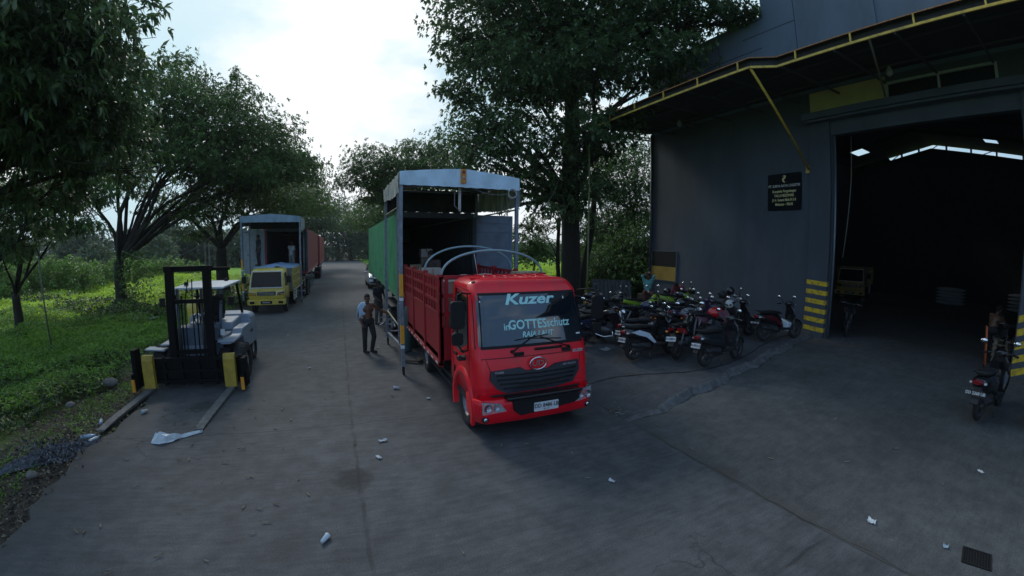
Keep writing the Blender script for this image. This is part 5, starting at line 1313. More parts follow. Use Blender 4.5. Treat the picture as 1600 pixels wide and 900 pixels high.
def two_mirrors(par, y, z, wid=.30, m=None, sz=(.068, .045), yaw=0):
    for s in (-1, 1):
        mb = MB(); mb.tube([(s*.16, y, z), (s*.22, y-.01, z+.10), (s*wid, y-.03, z+.16)], .008, 5); a = mb.build('mirror', m or blk, par)
        mb = MB(); mb.T = Matrix.Translation((s*wid, y-.04, z+.18)) @ Euler((R(-8), 0, 0)).to_matrix().to_4x4()
        mb.lathe([(0, .022), (.7, .018), (1, .0), (1, -.006), (0, -.006)], (0, 0, 0), 'y', 16)
        mb2 = MB(); mb2.T = mb.T; mb2.lathe([(0, -.009), (.92, -.009), (.92, -.005)], (0, 0, 0), 'y', 16)
        for q in (mb, mb2):
            T_ = q.T; Ti = T_.inverted(); q.v = [tuple(T_ @ Vector(((Ti @ Vector(p)).x*sz[0], (Ti @ Vector(p)).y, (Ti @ Vector(p)).z*sz[1]))) for p in q.v]
        mb.build('mirror_shell', m or blk, a); mb2.build('mirror_glass', mirror_g, a)

def scooter(label, x, y, rz, main, acc, side=None, plt='DD 4821 QA', lean=-5, bag=None, plate_dark=False, steer=0):
    t = thing('scooter', label, 'scooter', (x, y, gz(x, y)+.012), R(rz), 'motorcycles parked at the warehouse'); t.rotation_euler = (0, R(lean), R(rz))
    bike_wheel(t, -.62, .275, .10); bike_wheel(t, .64, .275, .085)
    mb = MB(); mb.loft([sect(.05, .66, .74, -.95), sect(.12, .58, .78, -.86), sect(.15, .50, .79, -.62), sect(.155, .44, .78, -.35), sect(.15, .36, .74, -.12), sect(.12, .30, .56, .02)]); mb.build('rear_body', main, t)
    if side:
        for s in (-1, 1):
            mb = MB(); P = [(-.80, .70), (-.55, .735), (-.25, .64), (-.02, .40), (-.08, .38), (-.34, .55), (-.62, .63)]
            o_ = .158; mb.prism(P, 'x', *sorted((s*.13, s*(o_+.008)))); mb.build('side_panel', side, t)
    mb = MB(); mb.loft([sect(.06, .80, .84, -.80), sect(.13, .77, .86, -.68), sect(.145, .76, .87, -.45), sect(.12, .74, .83, -.12), sect(.08, .72, .78, .0)]); mb.build('seat', bk_seat, t)
    mb = MB(); mb.prism([(-.1, .28), (.36, .28), (.42, .34), (-.1, .36)], 'x', -.16, .16); mb.build('footboard', bk_matt, t, bevel=.01)
    mb = MB(); mb.loft([sect(.16, .25, .42, .36), sect(.20, .35, .62, .40), sect(.21, .5, .82, .44), sect(.17, .72, .98, .42), sect(.10, .86, 1.04, .36)]); mb.build('leg_shield', main, t)
    mb = MB(); mb.prism([(.50, .38), (.57, .62), (.50, .86), (.42, .88), (.44, .4)], 'x', -.11, .11); mb.build('front_cowl', acc, t, bevel=.03)
    mb = MB(); mb.loft([sect(.05, .44, .50, .36, 8), sect(.065, .52, .57, .5, 8), sect(.07, .55, .60, .64, 8), sect(.06, .48, .54, .82, 8), sect(.04, .36, .42, .93, 8)]); mb.build('front_fender', acc, t)
    for s in (-1, 1): MB().tube([(s*.06, .64, .275), (s*.07, .50, .62)], .02, 6).build('fork_leg', bk_eng, t)
    mb = MB(); mb.loft([sect(.05, .98, 1.06, .26, 8), sect(.13, .96, 1.10, .33, 8), sect(.13, .95, 1.10, .40, 8), sect(.06, .97, 1.04, .48, 8)]); hc = mb.build('handlebar_cowl', main, t)
    mb = MB(); mb.ball((0, .46, 1.02), (.09, .04, .05), 12, 6); mb.build('headlight', chrome, hc)
    mb = MB(); mb.tube([(-.34, .24, 1.01), (-.2, .32, 1.03), (.2, .32, 1.03), (.34, .24, 1.01)], .014, 6)
    hb = mb.build('handlebar', bk_eng, t)
    for s in (-1, 1):
        MB().tube([(s*.23, .30, 1.025), (s*.35, .235, 1.008)], .02, 8).build('grip', blk, hb)
        MB().tube([(s*.20, .36, 1.03), (s*.34, .31, 1.01)], .007, 5).build('brake_lever', silver, hb)
    two_mirrors(t, .30, 1.05)
    mb = MB(); mb.loft([sect(.10, .66, .75, -.93, 8), sect(.07, .67, .74, -.985, 8)]); mb.build('tail_light', redlens, t)
    for s in (-1, 1): MB().ball((s*.12, -.90, .685), (.03, .05, .022), 8, 5).build('indicator', mat('indicator_clear', (.6, .6, .6), .2), t)
    mb = MB(); mb.prism([(-.90, .64), (-1.02, .36), (-.98, .34), (-.80, .56)], 'x', -.07, .07); mb.build('rear_fender', bk_matt, t, bevel=.01)
    plate(t, 0, -.985, .53, plt, w=.25, h=.11, rot=(R(74), 0, 0), bg=plate_k if plate_dark else plate_w, fg=plate_w if plate_dark else plate_k, sub=False)
    mb = MB(); mb.loft([sect(.08, .20, .40, -.60, 8), sect(.10, .18, .42, -.4, 8), sect(.11, .18, .44, -.2, 8), sect(.07, .22, .40, -.06, 8)]); mb.build('engine', bk_eng, t)
    mb = MB(); mb.tube([(.10, -.1, .25), (.13, -.3, .28), (.15, -.45, .33), (.16, -.85, .42)], [.02, .022, .045, .05], 10); mb.build('exhaust', bk_matt, t)
    mb = MB(); mb.tube([(.15, -.25, .16), (.16, -.2, .0)], .012, 5); mb.tube([(-.11, -.2, .24), (-.24, -.1, .0)], .012, 5); mb.build('stand', bk_eng, t)
    mb = MB(); mb.tube([(-.11, -.55, .82), (-.12, -.85, .86), (0, -.93, .87), (.12, -.85, .86), (.11, -.55, .82)], .014, 6); mb.build('grab_rail', bk_matt, t)
    MB().tube([(-.05, -.62, .33), (-.1, -.72, .62)], .025, 8).build('shock_absorber', steel, t)
    return t

def motorbike(label, x, y, rz, tank, acc, side=None, plt='DD 3310 NE', lean=-6, naked=True, chromeh=False, plate_dark=False):
    t = thing('motorcycle', label, 'motorcycle', (x, y, gz(x, y)+.012), R(rz), 'motorcycles parked at the warehouse'); t.rotation_euler = (0, R(lean), R(rz))
    bike_wheel(t, -.64, .30, .12); bike_wheel(t, .66, .30, .10)
    mb = MB(); mb.tube([(0, .50, .92), (0, .1, .72), (0, -.2, .60), (0, -.64, .62)], .025, 6); mb.tube([(0, .46, .82), (0, .3, .36), (0, -.1, .26), (0, -.2, .56)], .025, 6); fr_ = mb.build('frame', bk_matt, t)
    mb = MB(); mb.tube([(0, -.18, .40), (0, -.64, .30)], .04, 6); mb.build('swing_arm', bk_eng, t)
    if naked:
        mb = MB(); mb.loft([sect(.05, .76, .88, -.08), sect(.13, .72, .96, .02), sect(.165, .70, 1.0, .18), sect(.15, .70, .98, .32), sect(.08, .74, .90, .42)]); mb.build('fuel_tank', tank, t)
        for s in (-1, 1): mb = MB(); mb.prism([(.12, .86), (.46, .92), (.58, .76), (.40, .60), (.22, .68)], 'x', *sorted((s*.12, s*.18))); mb.build('tank_shroud', acc, t, bevel=.015)
    else:
        mb = MB(); mb.loft([sect(.10, .50, .72, -.1), sect(.13, .42, .74, .1), sect(.15, .42, .84, .3), sect(.14, .55, .96, .42), sect(.08, .8, 1.0, .48)]); mb.build('fairing', tank, t)
        for s in (-1, 1): mb = MB(); mb.prism([(.10, .46), (.34, .36), (.50, .62), (.46, .9), (.30, .74)], 'x', *sorted((s*.13, s*.19))); mb.build('leg_shield', acc, t, bevel=.015)
    mb = MB(); mb.loft([sect(.05, .84, .88, -.82), sect(.11, .79, .88, -.65), sect(.13, .77, .86, -.35), sect(.12, .73, .82, -.1), sect(.06, .72, .8, .04)]); mb.build('seat', bk_seat, t)
    mb = MB(); mb.loft([sect(.04, .78, .84, -.95), sect(.09, .68, .84, -.80), sect(.12, .58, .78, -.5), sect(.11, .52, .74, -.2)]); mb.build('tail_body', acc, t)
    if side:
        for s in (-1, 1): mb = MB(); mb.prism([(-.85, .80), (-.4, .74), (-.18, .58), (-.45, .60), (-.8, .70)], 'x', *sorted((s*.10, s*.132))); mb.build('side_panel', side, t)
    mb = MB(); mb.loft([sect(.09, .26, .44, -.2, 8), sect(.13, .22, .48, -.05, 8), sect(.13, .24, .50, .12, 8), sect(.08, .30, .46, .28, 8)]); mb.box((0, .2, .5), (.14, .18, .22), (-.4, 0, 0)); mb.build('engine', bk_eng, t)
    mb = MB(); mb.tube([(.06, .3, .44), (.10, .34, .26), (.13, .1, .2), (.15, -.2, .26), (.16, -.45, .36), (.17, -.85, .46)], [.018, .018, .02, .022, .045, .05], 10); mb.build('exhaust', bk_eng if not chromeh else chrome, t)
    for s in (-1, 1): MB().tube([(s*.075, .66, .30), (s*.085, .48, .96)], .022, 8).build('fork_leg', bk_eng if not chromeh else silver, t)
    mb = MB(); mb.loft([sect(.05, .50, .55, .44, 8), sect(.065, .58, .62, .58, 8), sect(.065, .58, .63, .72, 8), sect(.04, .46, .50, .92, 8)]); mb.build('front_fender', acc, t)
    mb = MB(); mb.tube([(-.36, .30, 1.05), (-.18, .40, 1.07), (0, .43, 1.02), (.18, .40, 1.07), (.36, .30, 1.05)], .014, 6); hb = mb.build('handlebar', silver if chromeh else bk_eng, t)
    for s in (-1, 1):
        MB().tube([(s*.25, .355, 1.063), (s*.37, .295, 1.048)], .02, 8).build('grip', blk, hb)
        MB().tube([(s*.2, .44, 1.07), (s*.35, .37, 1.05)], .007, 5).build('brake_lever', silver, hb)
    mb = MB(); mb.lathe([(0, .10), (.07, .09), (.085, .03), (.085, 0), (.06, -.05), (0, -.06)], (0, .54, .93), 'y', 16) if chromeh else mb.prism([(.46, .98), (.60, .92), (.58, .80), (.48, .84)], 'x', -.09, .09); mb.build('headlight', chrome if chromeh else glass, t)
    mb = MB(); mb.box((0, .46, 1.05), (.14, .07, .05), (.5, 0, 0)); mb.build('instrument_panel', blk, hb)
    two_mirrors(t, .40, 1.08, .33)
    mb = MB(); mb.box((0, -.96, .79), (.13, .03, .05)); mb.build('tail_light', redlens, t)
    for s in (-1, 1): MB().ball((s*.13, -.92, .72), (.04, .03, .025), 8, 5).build('indicator', amber, t)
    mb = MB(); mb.prism([(-.85, .66), (-1.04, .40), (-1.0, .38), (-.78, .58)], 'x', -.07, .07); mb.build('rear_fender', bk_matt, t)
    plate(t, 0, -1.0, .56, plt, w=.25, h=.11, rot=(R(70), 0, 0), bg=plate_k if plate_dark else plate_w, fg=plate_w if plate_dark else plate_k, sub=False)
    mb = MB(); mb.tube([(-.1, -.1, .26), (-.26, -.02, .0)], .012, 5); mb.build('stand', bk_eng, t)
    for s in (-1, 1): MB().tube([(s*.11, -.64, .34), (s*.12, -.45, .68)], .022, 8).build('shock_absorber', steel, t)
    return t

# front row, tails to the road (positions are of the rear tyre; the bike reaches forward along its heading)
def place(fn, label, xr, yr, heading, *a, **k):
    rz = -heading                                # heading: degrees clockwise from +Y
    h = R(heading); t = fn(label, xr+.65*math.sin(h), yr+.65*math.cos(h), rz, *a, **k); q = 1.12 if 'DD 2368' in label else 1.06; t.scale = (q, q, q); return t
place(scooter, 'black and white scooter, leftmost of the front row, tail to the camera', 6.85, 8.1, 88, bk_black, bk_matt, C_WHITE, plt='DD 5736 VD')
place(motorbike, 'black motorcycle with a bright red flank, second in the front row', 7.85, 7.55, 66, bk_black, bk_black, C_RED, plt='DD 6480 LG', naked=False)
place(scooter, 'dark grey scooter nearest the kerb, third in the front row', 7.95, 6.70, 86, C_GREY, bk_matt, None, plt='DD 2915 OP', lean=-4)
place(scooter, 'dark red scooter with a white side patch against the wall by the striped pillar', 11.35, 7.35, 102, bk_black, bk_black, C_DRED, plt='DD 4146 NE', plate_dark=True)
place(motorbike, 'motorcycle with red tank and pink white shroud behind the front row', 9.3, 8.35, 98, C_RED, bm_('pink', (.22, .10, .13)), None, chromeh=False, plt='DD 3871 MA')
place(motorbike, 'silver grey naked motorcycle with chrome bars in the second row', 8.6, 8.9, 106, C_SILV, bk_matt, None, chromeh=True, plt='DD 2267 SC')
place(scooter, 'black scooter with blue stripe just behind the black and white one', 7.25, 8.75, 94, bk_black, bk_black, C_BLUE, plt='DD 6093 IT')
place(motorbike, 'lime green motorcycle, left one of the two in the back row', 9.6, 11.7, 96, C_LIME, C_LIME, None, naked=False, plt='DD 5502 RB')
place(motorbike, 'lime and black sport motorcycle closest to the notice board', 11.4, 11.9, 108, bk_black, C_LIME, C_LIME, naked=True, plt='DD 4410 TR')
place(motorbike, 'silver faced motorcycle with chrome bars against the wall beside the helmets', 11.4, 9.6, 111, C_SILV, C_SILV, None, chromeh=True, plt='DD 3127 XE')
place(scooter, 'black scooter draped with a dark jacket and carrying a white helmet', 10.4, 8.35, 98, bk_black, bk_matt, None, plt='DD 6911 WN')
place(motorbike, 'old black motorcycle with round chrome lamp, nearest the right side of the red cab', 6.9, 10.6, 150, bk_black, bk_black, None, chromeh=True, plt='DD 2288 KK')
place(scooter, 'navy scooter parked beside the cab with its pale plate showing', 6.45, 9.9, 56, C_NAVY, bk_matt, None, plt='DD 5019 CB')
place(motorbike, 'black motorcycle in the dark group left of the seated person', 8.6, 12.4, 111, bk_black, bk_black, None, plt='DD 2740 GU')
place(scooter, 'black scooter in the second rank behind the navy one', 7.6, 11.2, 96, bk_black, bk_matt, None, plt='DD 6377 DM')
place(motorbike, 'black motorcycle with navy tail in the middle of the dark group', 8.5, 10.6, 104, C_NAVY, bk_black, None, plt='DD 5193 HY')
place(motorbike, 'dark motorcycle farthest left below the big tree', 8.3, 13.8, 116, bk_black, bk_matt, None, plt='DD 4604 FE')
place(motorbike, 'black motorcycle with long tank in front of the lime green pair', 9.9, 10.3, 100, bk_black, bk_matt, None, plt='DD 3055 JL', chromeh=True)
place(scooter, 'purple grey scooter behind the red tanked motorcycle', 9.8, 9.4, 102, bm_('purple', (.06, .03, .08)), bk_matt, None, plt='DD 6240 ZA')
place(scooter, 'black scooter with plate DD 2368 standing right of the doorway by the striped pillar', 9.95, 1.22, 97, bk_black, bk_black, None, plt='DD 2368 UB', plate_dark=True, lean=-3)
place(motorbike, 'black motorcycle just inside the left edge of the doorway', 16.15, 7.0, 244, bk_black, bk_matt, None, plt='DD 6138 EP')
place(motorbike, 'black motorcycle behind the stacked pallets at the right of the doorway', 16.3, 1.9, 250, bk_black, bk_matt, None, plt='DD 4958 TT')
place(scooter, 'dark scooter cut by the right edge of the photo', 10.3, .15, 106, C_GREY, bk_matt, None, plt='DD 2503 AU')

wt = MB(); wt.box((12.3, 7.26, pad_z(12.3)+.42), (.20, .36, .30), (.25, .2, -.1)); tag(wt.build('white_bag', C_WHITE, bevel=.04), 'white bag hooked to the front of the dark red scooter by the pillar', 'bag')
# helmets
def helmet(label, x, y, z, m, rz=0, open_face=True, tilt=0, decals=False):
    h = thing('helmet', label, 'helmet', (x, y, z), R(rz), 'helmets left on the motorcycles'); h.rotation_euler = (R(tilt), 0, R(rz))
    nu, nv = 20, 12; vs = []; fs = []
    for i in range(nv+1):
        ph = math.pi*.80*i/nv
        for j in range(nu): t = 2*math.pi*j/nu; vs.append((.135*math.sin(ph)*math.cos(t), .160*math.sin(ph)*math.sin(t), .145*math.cos(ph)))
    for i in range(nv):
        for j in range(nu):
            a = 360*(j+.5)/nu
            if i >= 6 and 215 < a < 325 and open_face: continue
            fs.append((i*nu+j, (i+1)*nu+j, (i+1)*nu+(j+1) % nu, i*nu+(j+1) % nu))
    o = MB().add(vs, fs, 0, True).build('shell', m, h); sm = o.modifiers.new('solid', 'SOLIDIFY'); sm.thickness = .012
    vs = []; n = 12
    for k_ in range(4):
        for j in range(n+1): t = R(205+130*j/n); ph = R(68+9*k_); vs.append((.142*math.sin(ph)*math.cos(t), .168*math.sin(ph)*math.sin(t), .15*math.cos(ph)))
    MB().add(vs, [(k_*(n+1)+j, k_*(n+1)+j+1, (k_+1)*(n+1)+j+1, (k_+1)*(n+1)+j) for k_ in range(3) for j in range(n)], 0, True).build('visor', glass, h)
    MB().tube([(.12*math.cos(t), .145*math.sin(t), -.11) for t in [2*math.pi*i/18 for i in range(18)]], .014, 6, loop=True).build('rim_trim', blk, h)
    if decals:
        for s in (-1, 1):
            mb = MB(); mb.lathe([(0, s*.140), (.028, s*.139), (.030, s*.134)], (0, .02, .0), 'x', 12); mb.lathe([(0, s*.137), (.02, s*.136)], (0, -.06, .05), 'x', 10); mb.build('decal', blk, h)
    return h
helmet('white open helmet with black marks hanging on the jacket draped scooter', 10.95, 8.45, 1.42, bm_('helmet_white', (.50, .50, .46)), 60, decals=True, tilt=-15)
helmet('big glossy black helmet on top of the jacket draped scooter', 11.35, 8.75, 1.78, bk_black, 130, tilt=10)
helmet('black helmet with pale visor mark on the silver faced motorcycle by the wall', 12.2, 9.75, 1.52, bk_matt, 200)
helmet('black helmet on the handlebar of the lime and black sport motorcycle', 12.3, 11.3, 1.50, bk_black, 140)
helmet('dark grey helmet resting on the seat behind the seated person', 12.35, 12.7, 1.32, C_GREY, 230, tilt=20)
helmet('dark helmet lying on the motorcycle left of the seated person', 9.75, 12.6, 1.30, bk_black, 250, tilt=30)
# dark jacket draped over the scooter bars
nj = 14; vs = []
jx, jy, jz = 11.15, 8.72, 1.30
for j in range(nj+1):
    for i in range(nj+1):
        u, v = i/nj*2-1, j/nj*2-1; r = math.hypot(u, v)
        vs.append((jx+u*.26+.03*math.sin(v*5), jy+v*.22, jz+.33-.42*r**1.6+.03*math.sin(u*9+v*4)))
o = MB().add(vs, [(j*(nj+1)+i, j*(nj+1)+i+1, (j+1)*(nj+1)+i+1, (j+1)*(nj+1)+i) for j in range(nj) for i in range(nj)], 0, True).build('jacket', mat('jacket_black', (.012, .012, .014), .8, noise=.3, bump=.5))
sm = o.modifiers.new('solid', 'SOLIDIFY'); sm.thickness = .02
tag(o, 'black jacket draped over the scooter between the two big helmets', 'jacket')

# ================================================================ PEOPLE (each body is one remeshed surface)
def capsule(mb, p0, p1, r0, r1, n=12):
    p0, p1 = Vector(p0), Vector(p1); d = p1-p0; Ln = max(d.length, 1e-5); q = Vector((0, 0, 1)).rotation_difference(d)
    prof = [(r0*math.sin(R(a)), -r0*math.cos(R(a))) for a in (0, 22, 45, 68, 90)]+[(r1*math.sin(R(a)), Ln-r1*math.cos(R(a))) for a in (90, 112, 135, 158, 180)]
    vs = []
    for (rr, h) in prof:
        for j in range(n): t = 2*math.pi*j/n; vs.append(p0+q @ Vector((max(rr, 1e-4)*math.cos(t), max(rr, 1e-4)*math.sin(t), h)))
    k = len(prof); fs = [(i*n+j, i*n+(j+1) % n, (i+1)*n+(j+1) % n, (i+1)*n+j) for i in range(k-1) for j in range(n)]
    fs += [tuple(range(n))[::-1], tuple((k-1)*n+j for j in range(n))]
    mb.add(vs, fs, 0, True)
def fuse(mb, name, m, parent, voxel=.009, smooth=4, label=None):
    o = mb.build(name+'_raw', m)
    r = o.modifiers.new('r', 'REMESH'); r.mode = 'VOXEL'; r.voxel_size = voxel; r.use_smooth_shade = True
    s_ = o.modifiers.new('s', 'SMOOTH'); s_.factor = .5; s_.iterations = smooth
    bpy.context.view_layer.update()
    me = bpy.data.meshes.new_from_object(o.evaluated_get(bpy.context.evaluated_depsgraph_get()))
    bpy.data.objects.remove(o); me.name = name
    p = bpy.data.objects.new(name, me); col.objects.link(p); p.parent = parent
    if label: p['label'] = label
    return p
def hand(mb, wr, el, palm_n, s, curl=.5, k=1.):
    """wr wrist, el elbow, palm_n direction the palm faces"""
    wr, el = Vector(wr), Vector(el); d = (wr-el).normalized(); n = Vector(palm_n); n = (n-d*n.dot(d)).normalized(); a = d.cross(n)*s
    capsule(mb, wr+d*.02, wr+d*.075, .026, .034, 8); capsule(mb, wr+d*.03+a*.015, wr+d*.085+a*.022, .018, .016, 8); capsule(mb, wr+d*.03-a*.015, wr+d*.08-a*.024, .018, .015, 8)
    for i, (off, ln) in enumerate(((.030, .072), (.010, .082), (-.011, .077), (-.030, .060))):
        b = wr+d*.090+a*off; m1 = b+(d*math.cos(curl*.6)+n*math.sin(curl*.6)).normalized()*ln*.45
        m2 = m1+(d*math.cos(curl*1.5)+n*math.sin(curl*1.5)).normalized()*ln*.32; m3 = m2+(d*math.cos(curl*2.2)+n*math.sin(curl*2.2)).normalized()*ln*.25
        capsule(mb, b, m1, .0098, .0092, 8); capsule(mb, m1, m2, .0092, .0086, 8); capsule(mb, m2, m3, .0086, .0076, 8)
    b = wr+d*.035+a*.026; m1 = b+(d*.7+a*.75+n*.2).normalized()*.042; m2 = m1+(d*.9+a*.3+n*.4).normalized()*.032
    capsule(mb, b, m1, .013, .011, 8); capsule(mb, m1, m2, .011, .009, 8)
def head(mb, c, look, s=1.):
    """c: centre of the skull, look: unit vector of the gaze"""
    f = Vector(look).normalized(); up = Vector((0, 0, 1)); rt_ = f.cross(up).normalized(); up = rt_.cross(f); c = Vector(c)
    P = lambda x, y, z: c+rt_*x*s+f*y*s+up*z*s
    M = Matrix((rt_, f, up)).transposed().to_euler()
    mb.ball(P(0, -.008, .022), (.076*s, .094*s, .088*s), 18, 14, rot=M); mb.ball(P(0, .022, -.035), (.060*s, .070*s, .070*s), 16, 12, rot=M)
    mb.ball(P(0, .052, -.082), (.034*s, .034*s, .026*s), 12, 8, rot=M)
    capsule(mb, P(0, .088, .008), P(0, .106, -.022), .008*s, .014*s, 8)                         # nose
    capsule(mb, P(-.045, .076, .022), P(.045, .076, .022), .012*s, .012*s, 8)                    # brow
    capsule(mb, P(-.020, .084, -.052), P(.020, .084, -.052), .009*s, .009*s, 8)                  # lips
    for q in (-1, 1): mb.ball(P(q*.046, .066, -.018), (.02*s, .018*s, .016*s), 8, 6); mb.ball(P(q*.078, -.008, -.010), (.011*s, .022*s, .032*s), 8, 8, rot=M)
    return P, M
def person(label, loc, rz, J, skin, look=(0, -1, 0), hairc=None, torso=1., shirt=None, trousers=None, shoes=None, sleeve=.55, palm=((0, 0, 1), (0, 0, 1)), curl=.5, long_trousers=True, cap=False):
    """J: joints in local coordinates, person facing -Y; L is the person's left (+X)"""
    t = thing('person', label, 'person', loc, rz); J = {k: Vector(v) for k, v in J.items()}
    mb = MB(); hp, ch, nk, hd = J['pelvis'], J['chest'], J['neck'], J['head']
    w = (J['shL']-J['shR']).normalized()
    capsule(mb, hp-w*.07, hp+w*.07, .105, .105, 14); mid = hp.lerp(ch, .5)
    capsule(mb, mid-w*.055, mid+w*.055, .095*torso, .095*torso, 14); capsule(mb, hp, mid, .12, .115*torso, 14); capsule(mb, mid, ch, .115*torso, .12, 14)
    capsule(mb, ch-w*.085, ch+w*.085, .105, .105, 14); capsule(mb, ch+(nk-ch)*.5-w*.09, ch+(nk-ch)*.5+w*.09, .075, .075, 12)
    capsule(mb, ch+(nk-ch)*.6, nk+(hd-nk)*.45, .06, .052, 12)
    for s, S in ((1, 'L'), (-1, 'R')):
        sh, el, wr, hi, kn, an = (J[k+S] for k in ('sh', 'el', 'wr', 'hip', 'kn', 'an'))
        capsule(mb, nk.lerp(sh, .45)-Vector((0, 0, .02)), sh, .05, .058); mb.ball(sh, .06, 12, 8)
        capsule(mb, sh, sh.lerp(el, .45), .053, .049); capsule(mb, sh.lerp(el, .45), el, .049, .039); capsule(mb, el, el.lerp(wr, .3), .039, .041); capsule(mb, el.lerp(wr, .3), wr, .041, .026)
        hand(mb, wr, el, palm[0 if s > 0 else 1], s, curl)
        capsule(mb, hi, hi.lerp(kn, .5), .085, .074); capsule(mb, hi.lerp(kn, .5), kn, .074, .055); capsule(mb, kn, kn.lerp(an, .3), .054, .057); capsule(mb, kn.lerp(an, .3), an, .057, .036)
        ft = J.get('ft'+S, an+Vector((0, -.16, -.05))); hl = an+(an-ft)*.25; hl.z = ft.z
        capsule(mb, an, hl, .036, .034, 10); capsule(mb, hl, ft, .034, .028, 10)
    P, M = head(mb, hd, look)
    body = fuse(mb, 'body', skin, t, .0075, 3)
    eye = MB()
    for q in (-1, 1): eye.ball(P(q*.031, .082, .004), .0105, 8, 6)
    eye.build('eyes', mat('eye_dark', (.02, .015, .012), .2), body)
    mouth = MB(); capsule(mouth, P(-.02, .0925, -.052), P(.02, .0925, -.052), .0035, .0035, 6); mouth.build('mouth', mat('lip_dark', (.10, .03, .028), .5), body)
    hairm = hairc or mat('hair_black', (.008, .007, .006), .8, noise=.4, scale=60, bump=.8, bscale=120)
    mb = MB(); mb.ball(P(0, -.018, .040), (.083, .098, .083), 18, 12, rot=M); mb.ball(P(0, -.045, -.005), (.076, .066, .075), 14, 10, rot=M); mb.ball(P(0, .03, .085), (.06, .05, .035), 12, 8, rot=M)
    for i in range(40):
        a, b_ = random.uniform(0, 6.28), random.uniform(0, 1.2); mb.ball(P(.078*math.sin(b_)*math.cos(a), -.02+.092*math.sin(b_)*math.sin(a), .045+.082*math.cos(b_)), .012, 5, 4)
    fuse(mb, 'hair', hairm, t, .009, 1)
    def leg_cloth(ext, m, name, end):
        mb = MB(); capsule(mb, hp-w*.08, hp+w*.08, .112+ext, .112+ext, 14); capsule(mb, hp+Vector((0, 0, .0)), hp.lerp(ch, .22), .118+ext, .108+ext, 14)
        for S in 'LR':
            hi, kn, an = J['hip'+S], J['kn'+S], J['an'+S]
            capsule(mb, hi, hi.lerp(kn, .5), .088+ext, .078+ext); capsule(mb, hi.lerp(kn, .5), kn, .078+ext, .064+ext)
            if end > 1: e = kn.lerp(an, end-1); capsule(mb, kn, e, .064+ext, .052+ext)
            for k_ in range(5): a = random.random(); q = hi.lerp(kn, a) if random.random() < .5 else (kn.lerp(an, a*.8) if end > 1 else hi.lerp(kn, a)); mb.ball(q+Vector((random.uniform(-.02, .02), -.03, 0)), (.06, .05, .018), 8, 6, rot=(random.uniform(-.5, .5), random.uniform(-.5, .5), 0))
        return fuse(mb, name, m, t, .011, 2)
    if trousers: leg_cloth(.010, trousers, 'trousers' if long_trousers else 'shorts', 1.93 if long_trousers else .98)
    if shirt:
        mb = MB(); e = .014
        capsule(mb, mid-w*.06, mid+w*.06, .10+e, .10+e, 14); capsule(mb, hp+Vector((0, 0, .02)), mid, .125+e, .12+e, 14); capsule(mb, mid, ch, .12+e, .124+e, 14); capsule(mb, ch-w*.09, ch+w*.09, .107+e, .107+e, 14); capsule(mb, ch+(nk-ch)*.5-w*.1, ch+(nk-ch)*.5+w*.1, .08+e*.5, .08+e*.5, 12)
        for S in 'LR':
            sh, el, wr = J['sh'+S], J['el'+S], J['wr'+S]; capsule(mb, nk.lerp(sh, .45)-Vector((0, 0, .02)), sh, .055+e*.6, .064+e)
            f = min(sleeve, 1); capsule(mb, sh, sh.lerp(el, f), .058+e, .052+e)
            if sleeve > 1: capsule(mb, el, el.lerp(wr, sleeve-1), .048+e, .042+e)
        for k_ in range(6): mb.ball(mid+Vector((random.uniform(-.1, .1), random.uniform(-.10, -.06), random.uniform(-.15, .2))), (.07, .04, .015), 8, 6, rot=(0, random.uniform(-.6, .6), 0))
        fuse(mb, 'shirt', shirt, t, .011, 2)
    if shoes:
        for S in 'LR':
            an = J['an'+S]; ft = J.get('ft'+S, an+Vector((0, -.16, -.05))); hl = an+(an-ft)*.25; hl.z = ft.z
            mb = MB(); capsule(mb, hl, ft, .042, .040, 10); capsule(mb, an-Vector((0, 0, .03)), hl, .044, .042, 10); fuse(mb, 'shoe', shoes, t, .009, 2)
    if cap:
        mb = MB(); mb.ball(P(0, -.008, .05), (.09, .105, .075), 18, 12, rot=M); mb.ball(P(0, .09, .055), (.07, .075, .012), 12, 6, rot=M); fuse(mb, 'cap', cap, t, .009, 2)
    return t, body, P
def stand(**k):
    J = dict(pelvis=(0, 0, .93), chest=(0, -.01, 1.27), neck=(0, .0, 1.44), head=(0, -.02, 1.585), shL=(.175, 0, 1.39), shR=(-.175, 0, 1.39), elL=(.235, .02, 1.10), elR=(-.235, .02, 1.10), wrL=(.25, -.06, .86), wrR=(-.25, -.06, .86),
             hipL=(.09, 0, .89), hipR=(-.09, 0, .89), knL=(.11, -.02, .49), knR=(-.11, -.02, .49), anL=(.12, .02, .085), anR=(-.12, .02, .085), ftL=(.14, -.14, .035), ftR=(-.14, -.14, .035))
    J.update(k); return J
skin_d = mat('skin_brown', (.135, .062, .036), .5, noise=.08, scale=8)
skin_k = mat('skin_dark', (.085, .042, .027), .5, noise=.08, scale=8)
dark_tr = mat('dark_trousers', (.022, .022, .024), .9, noise=.3, scale=12, bump=.3)
slip = mat('sandal_black', (.012, .012, .012), .7)

# bare-chested man with a cloth over his shoulder, one hand on the shelter's rear leg
sx0, sy0 = .72, 12.18
t1, b1, P1 = person('bare chested man in dark trousers with a pale blue cloth over one shoulder', (sx0, sy0, 0), R(16),
    stand(elL=(.40, .05, 1.20), wrL=(.60, .05, 1.11), elR=(-.26, .03, 1.10), wrR=(-.20, -.07, .87), knL=(.15, -.08, .49), anL=(.10, .0, .085), ftL=(.17, -.15, .035), anR=(-.10, .05, .085), ftR=(-.05, -.11, .035)),
    skin_d, look=(.05, -1, -.10), trousers=dark_tr, shoes=slip, palm=((0, -1, 0), (.9, .2, 0)), curl=.7)
